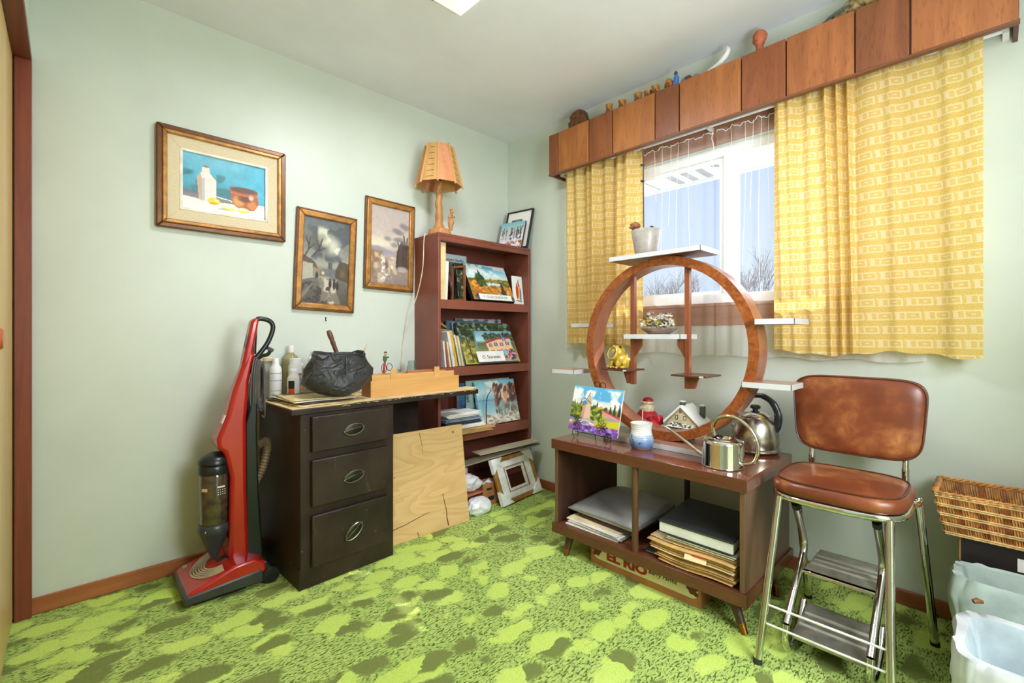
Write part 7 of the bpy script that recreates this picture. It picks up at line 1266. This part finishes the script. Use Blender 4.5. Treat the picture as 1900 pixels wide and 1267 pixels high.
for i in range(nS):
    s0 = LT * (i + 0.5) / nS
    for d in (-0.0062, 0.0, 0.0062):
        MB().tube([bkp(s0 + d, bzA + (bzB - bzA) * k / 6, 0.0030 * math.cos(math.pi * k + i * math.pi)) for k in range(7)], 0.0026, 5).build('stake', WK if i % 3 else WKD, bk)
for r_ in range(5):
    z = bzA + 0.006 + (bzB - bzA - 0.012) * r_ / 4
    for dz in (-0.003, 0.003):
        n = nS * 2; MB().tube([bkp(LT * k / n, z + dz, 0.0050 + 0.0016 * math.cos(math.pi * k / 1.0 + r_ * math.pi)) for k in range(n + 1)], 0.0024, 5).build('weaver', WKL, bk)
for ph in (0, 2.1, 4.2):
    n = 150; MB().tube([bkp(LT * k / n, bzB + 0.005 * math.cos(k * 0.9 + ph), 0.006 * math.sin(k * 0.9 + ph)) for k in range(n + 1)], 0.0033, 6).build('rim_strand', WK, bk)
tb('base', WK, bk, (-0.243, -0.077, -2.77, -2.364, bzA - 0.002, bzA + 0.004))
tag(crumple((-0.155, -2.635, 0.452), (0.055, 0.085, 0.055), 0.3, 9.2, 'white_cloth', plain('white_cotton', (232, 230, 228), 0.8, var=0.05)), 'crumpled white cloth lying inside the wicker basket', 'cloth')
tag(MB().obox((-0.155, -2.47, 0.4065), (0.11, 0.12, 0.028), (0, 0, 0.1)).build('red_packet', plain('brick_red', (176, 84, 62), 0.6), None), 'brick-red packet lying inside the wicker basket', 'packet')
BBX = plain('black_card_box', (34, 26, 28), 0.45, var=0.15)
b1_ = thing('black_box', 'flat black cardboard box directly under the wicker basket', 'box', (-0.14, -2.55, 0.302)); tb('lid', BBX, b1_, (-0.235, -0.03, -2.72, -2.394, 0.306, 0.3835), bev=0.002); tb('label', PAPER, b1_, (-0.2358, -0.2352, -2.62, -2.522, 0.316, 0.356)); tb('print', INK, b1_, (-0.2364, -0.2358, -2.60, -2.54, 0.333, 0.339)); tb('edge', KRAFT, b1_, (-0.2354, -0.2350, -2.3975, -2.3940, 0.307, 0.383))
b2_ = thing('lower_black_box', 'second black cardboard box at the bottom of the pile', 'box', (-0.13, -2.56, 0.0)); tb('body', BBX, b2_, (-0.215, -0.03, -2.72, -2.435, 0.0, 0.305), bev=0.002); tb('edge', KRAFT, b2_, (-0.2154, -0.2150, -2.4385, -2.4350, 0.002, 0.303))
def plas(name, c_): return plain(name, c_, 0.28, var=0.12, scale=9, Transmission_Weight=0.25, IOR=1.2)
def binring(cx, cy, hx, hy, z, amp, seed, n=130, p=0.35, tilt=0.0):
    out = []
    for k in range(n):
        a = 2 * math.pi * k / n; c_, s_ = math.cos(a), math.sin(a); x = hx * math.copysign(abs(c_) ** p, c_); y = hy * math.copysign(abs(s_) ** p, s_)
        q = mn.noise(Vector((x * 22 + seed, y * 22, z * 18))) * amp + mn.noise(Vector((x * 60 + seed, y * 60, z * 40))) * amp * 0.4; q = math.copysign(abs(q), amp); d = Vector((c_, s_, 0)); out.append((cx + x + d.x * q, cy + y + d.y * q, z + q * 0.6 + tilt * x))
    return out
def lined_bin(name, labl, cx, cy, hx, hy, h, mat, matin, seed, binmat, amp):
    t = thing(name, labl, 'waste bin', (cx, cy, 0)); loft([[(p[0], p[1], z) for p in binring(cx, cy, hx * k, hy * k, 0, 0, 0)] for z, k in ((0.0, 0.80), (h * 0.92, 0.90), (h * 0.92, 0.88), (0.006, 0.78))], True, True).build('bin', binmat, t)
    R = [binring(cx, cy, hx * 1.03, hy * 1.03, h * 0.55, amp, seed), binring(cx, cy, hx * 1.06, hy * 1.06, h * 0.68, amp * 1.2, seed), binring(cx, cy, hx * 1.07, hy * 1.07, h * 0.82, amp * 1.2, seed), binring(cx, cy, hx * 1.06, hy * 1.06, h * 0.95, amp, seed), binring(cx, cy, hx * 1.02, hy * 1.02, h * 1.02, amp, seed), binring(cx, cy, hx * 0.86, hy * 0.86, h * 1.01, amp * 0.8, seed)]
    loft(R, False, False).build('liner_cuff', mat, t, smooth=70)
    R = [binring(cx, cy, hx * 0.86, hy * 0.86, h * 1.01, amp * 0.8, seed), binring(cx, cy, hx * 0.79, hy * 0.79, h * 0.85, -amp * 1.0, seed + 3), binring(cx, cy, hx * 0.75, hy * 0.75, h * 0.55, -amp * 1.0, seed + 5), binring(cx, cy, hx * 0.62, hy * 0.62, h * 0.25, -amp * 1.0, seed + 6), binring(cx, cy, hx * 0.3, hy * 0.3, h * 0.18, amp, seed + 7)]
    loft(R, False, True).build('liner_inside', matin, t, smooth=70); return t
lined_bin('waste_bin', 'white plastic bag lined waste bin in front of the other bin', -0.645, -2.540, 0.140, 0.132, 0.262, plas('white_liner', (232, 236, 238)), plas('liner_inside', (206, 222, 226)), 1.7, WHITE, 0.010)
lined_bin('waste_bin', 'pale green plastic bag lined bin behind the white one', -0.352, -2.530, 0.075, 0.140, 0.315, plas('green_liner', (206, 224, 216)), plas('green_liner_in', (196, 210, 202)), 5.3, BLACKP, 0.013)
tag(MB().tube([(-0.482, -2.432, 0.286), (-0.476, -2.440, 0.289), (-0.468, -2.450, 0.286)], [0.006, 0.0075, 0.005], 10).build('wooden_peg', wood('peg_wood', (120, 72, 40), (150, 96, 56), 'y', 16, 6), None), 'small brown wooden knob poking between the lined bins', 'knob')
tag(MB().obox((-0.650, -2.545, 0.094), (0.07, 0.055, 0.05), (0, 0, 0.4)).build('crumpled_packet', plain('white_packet', (226, 230, 234), 0.4, var=0.15), None), 'white packet thrown inside the white lined bin', 'packet')
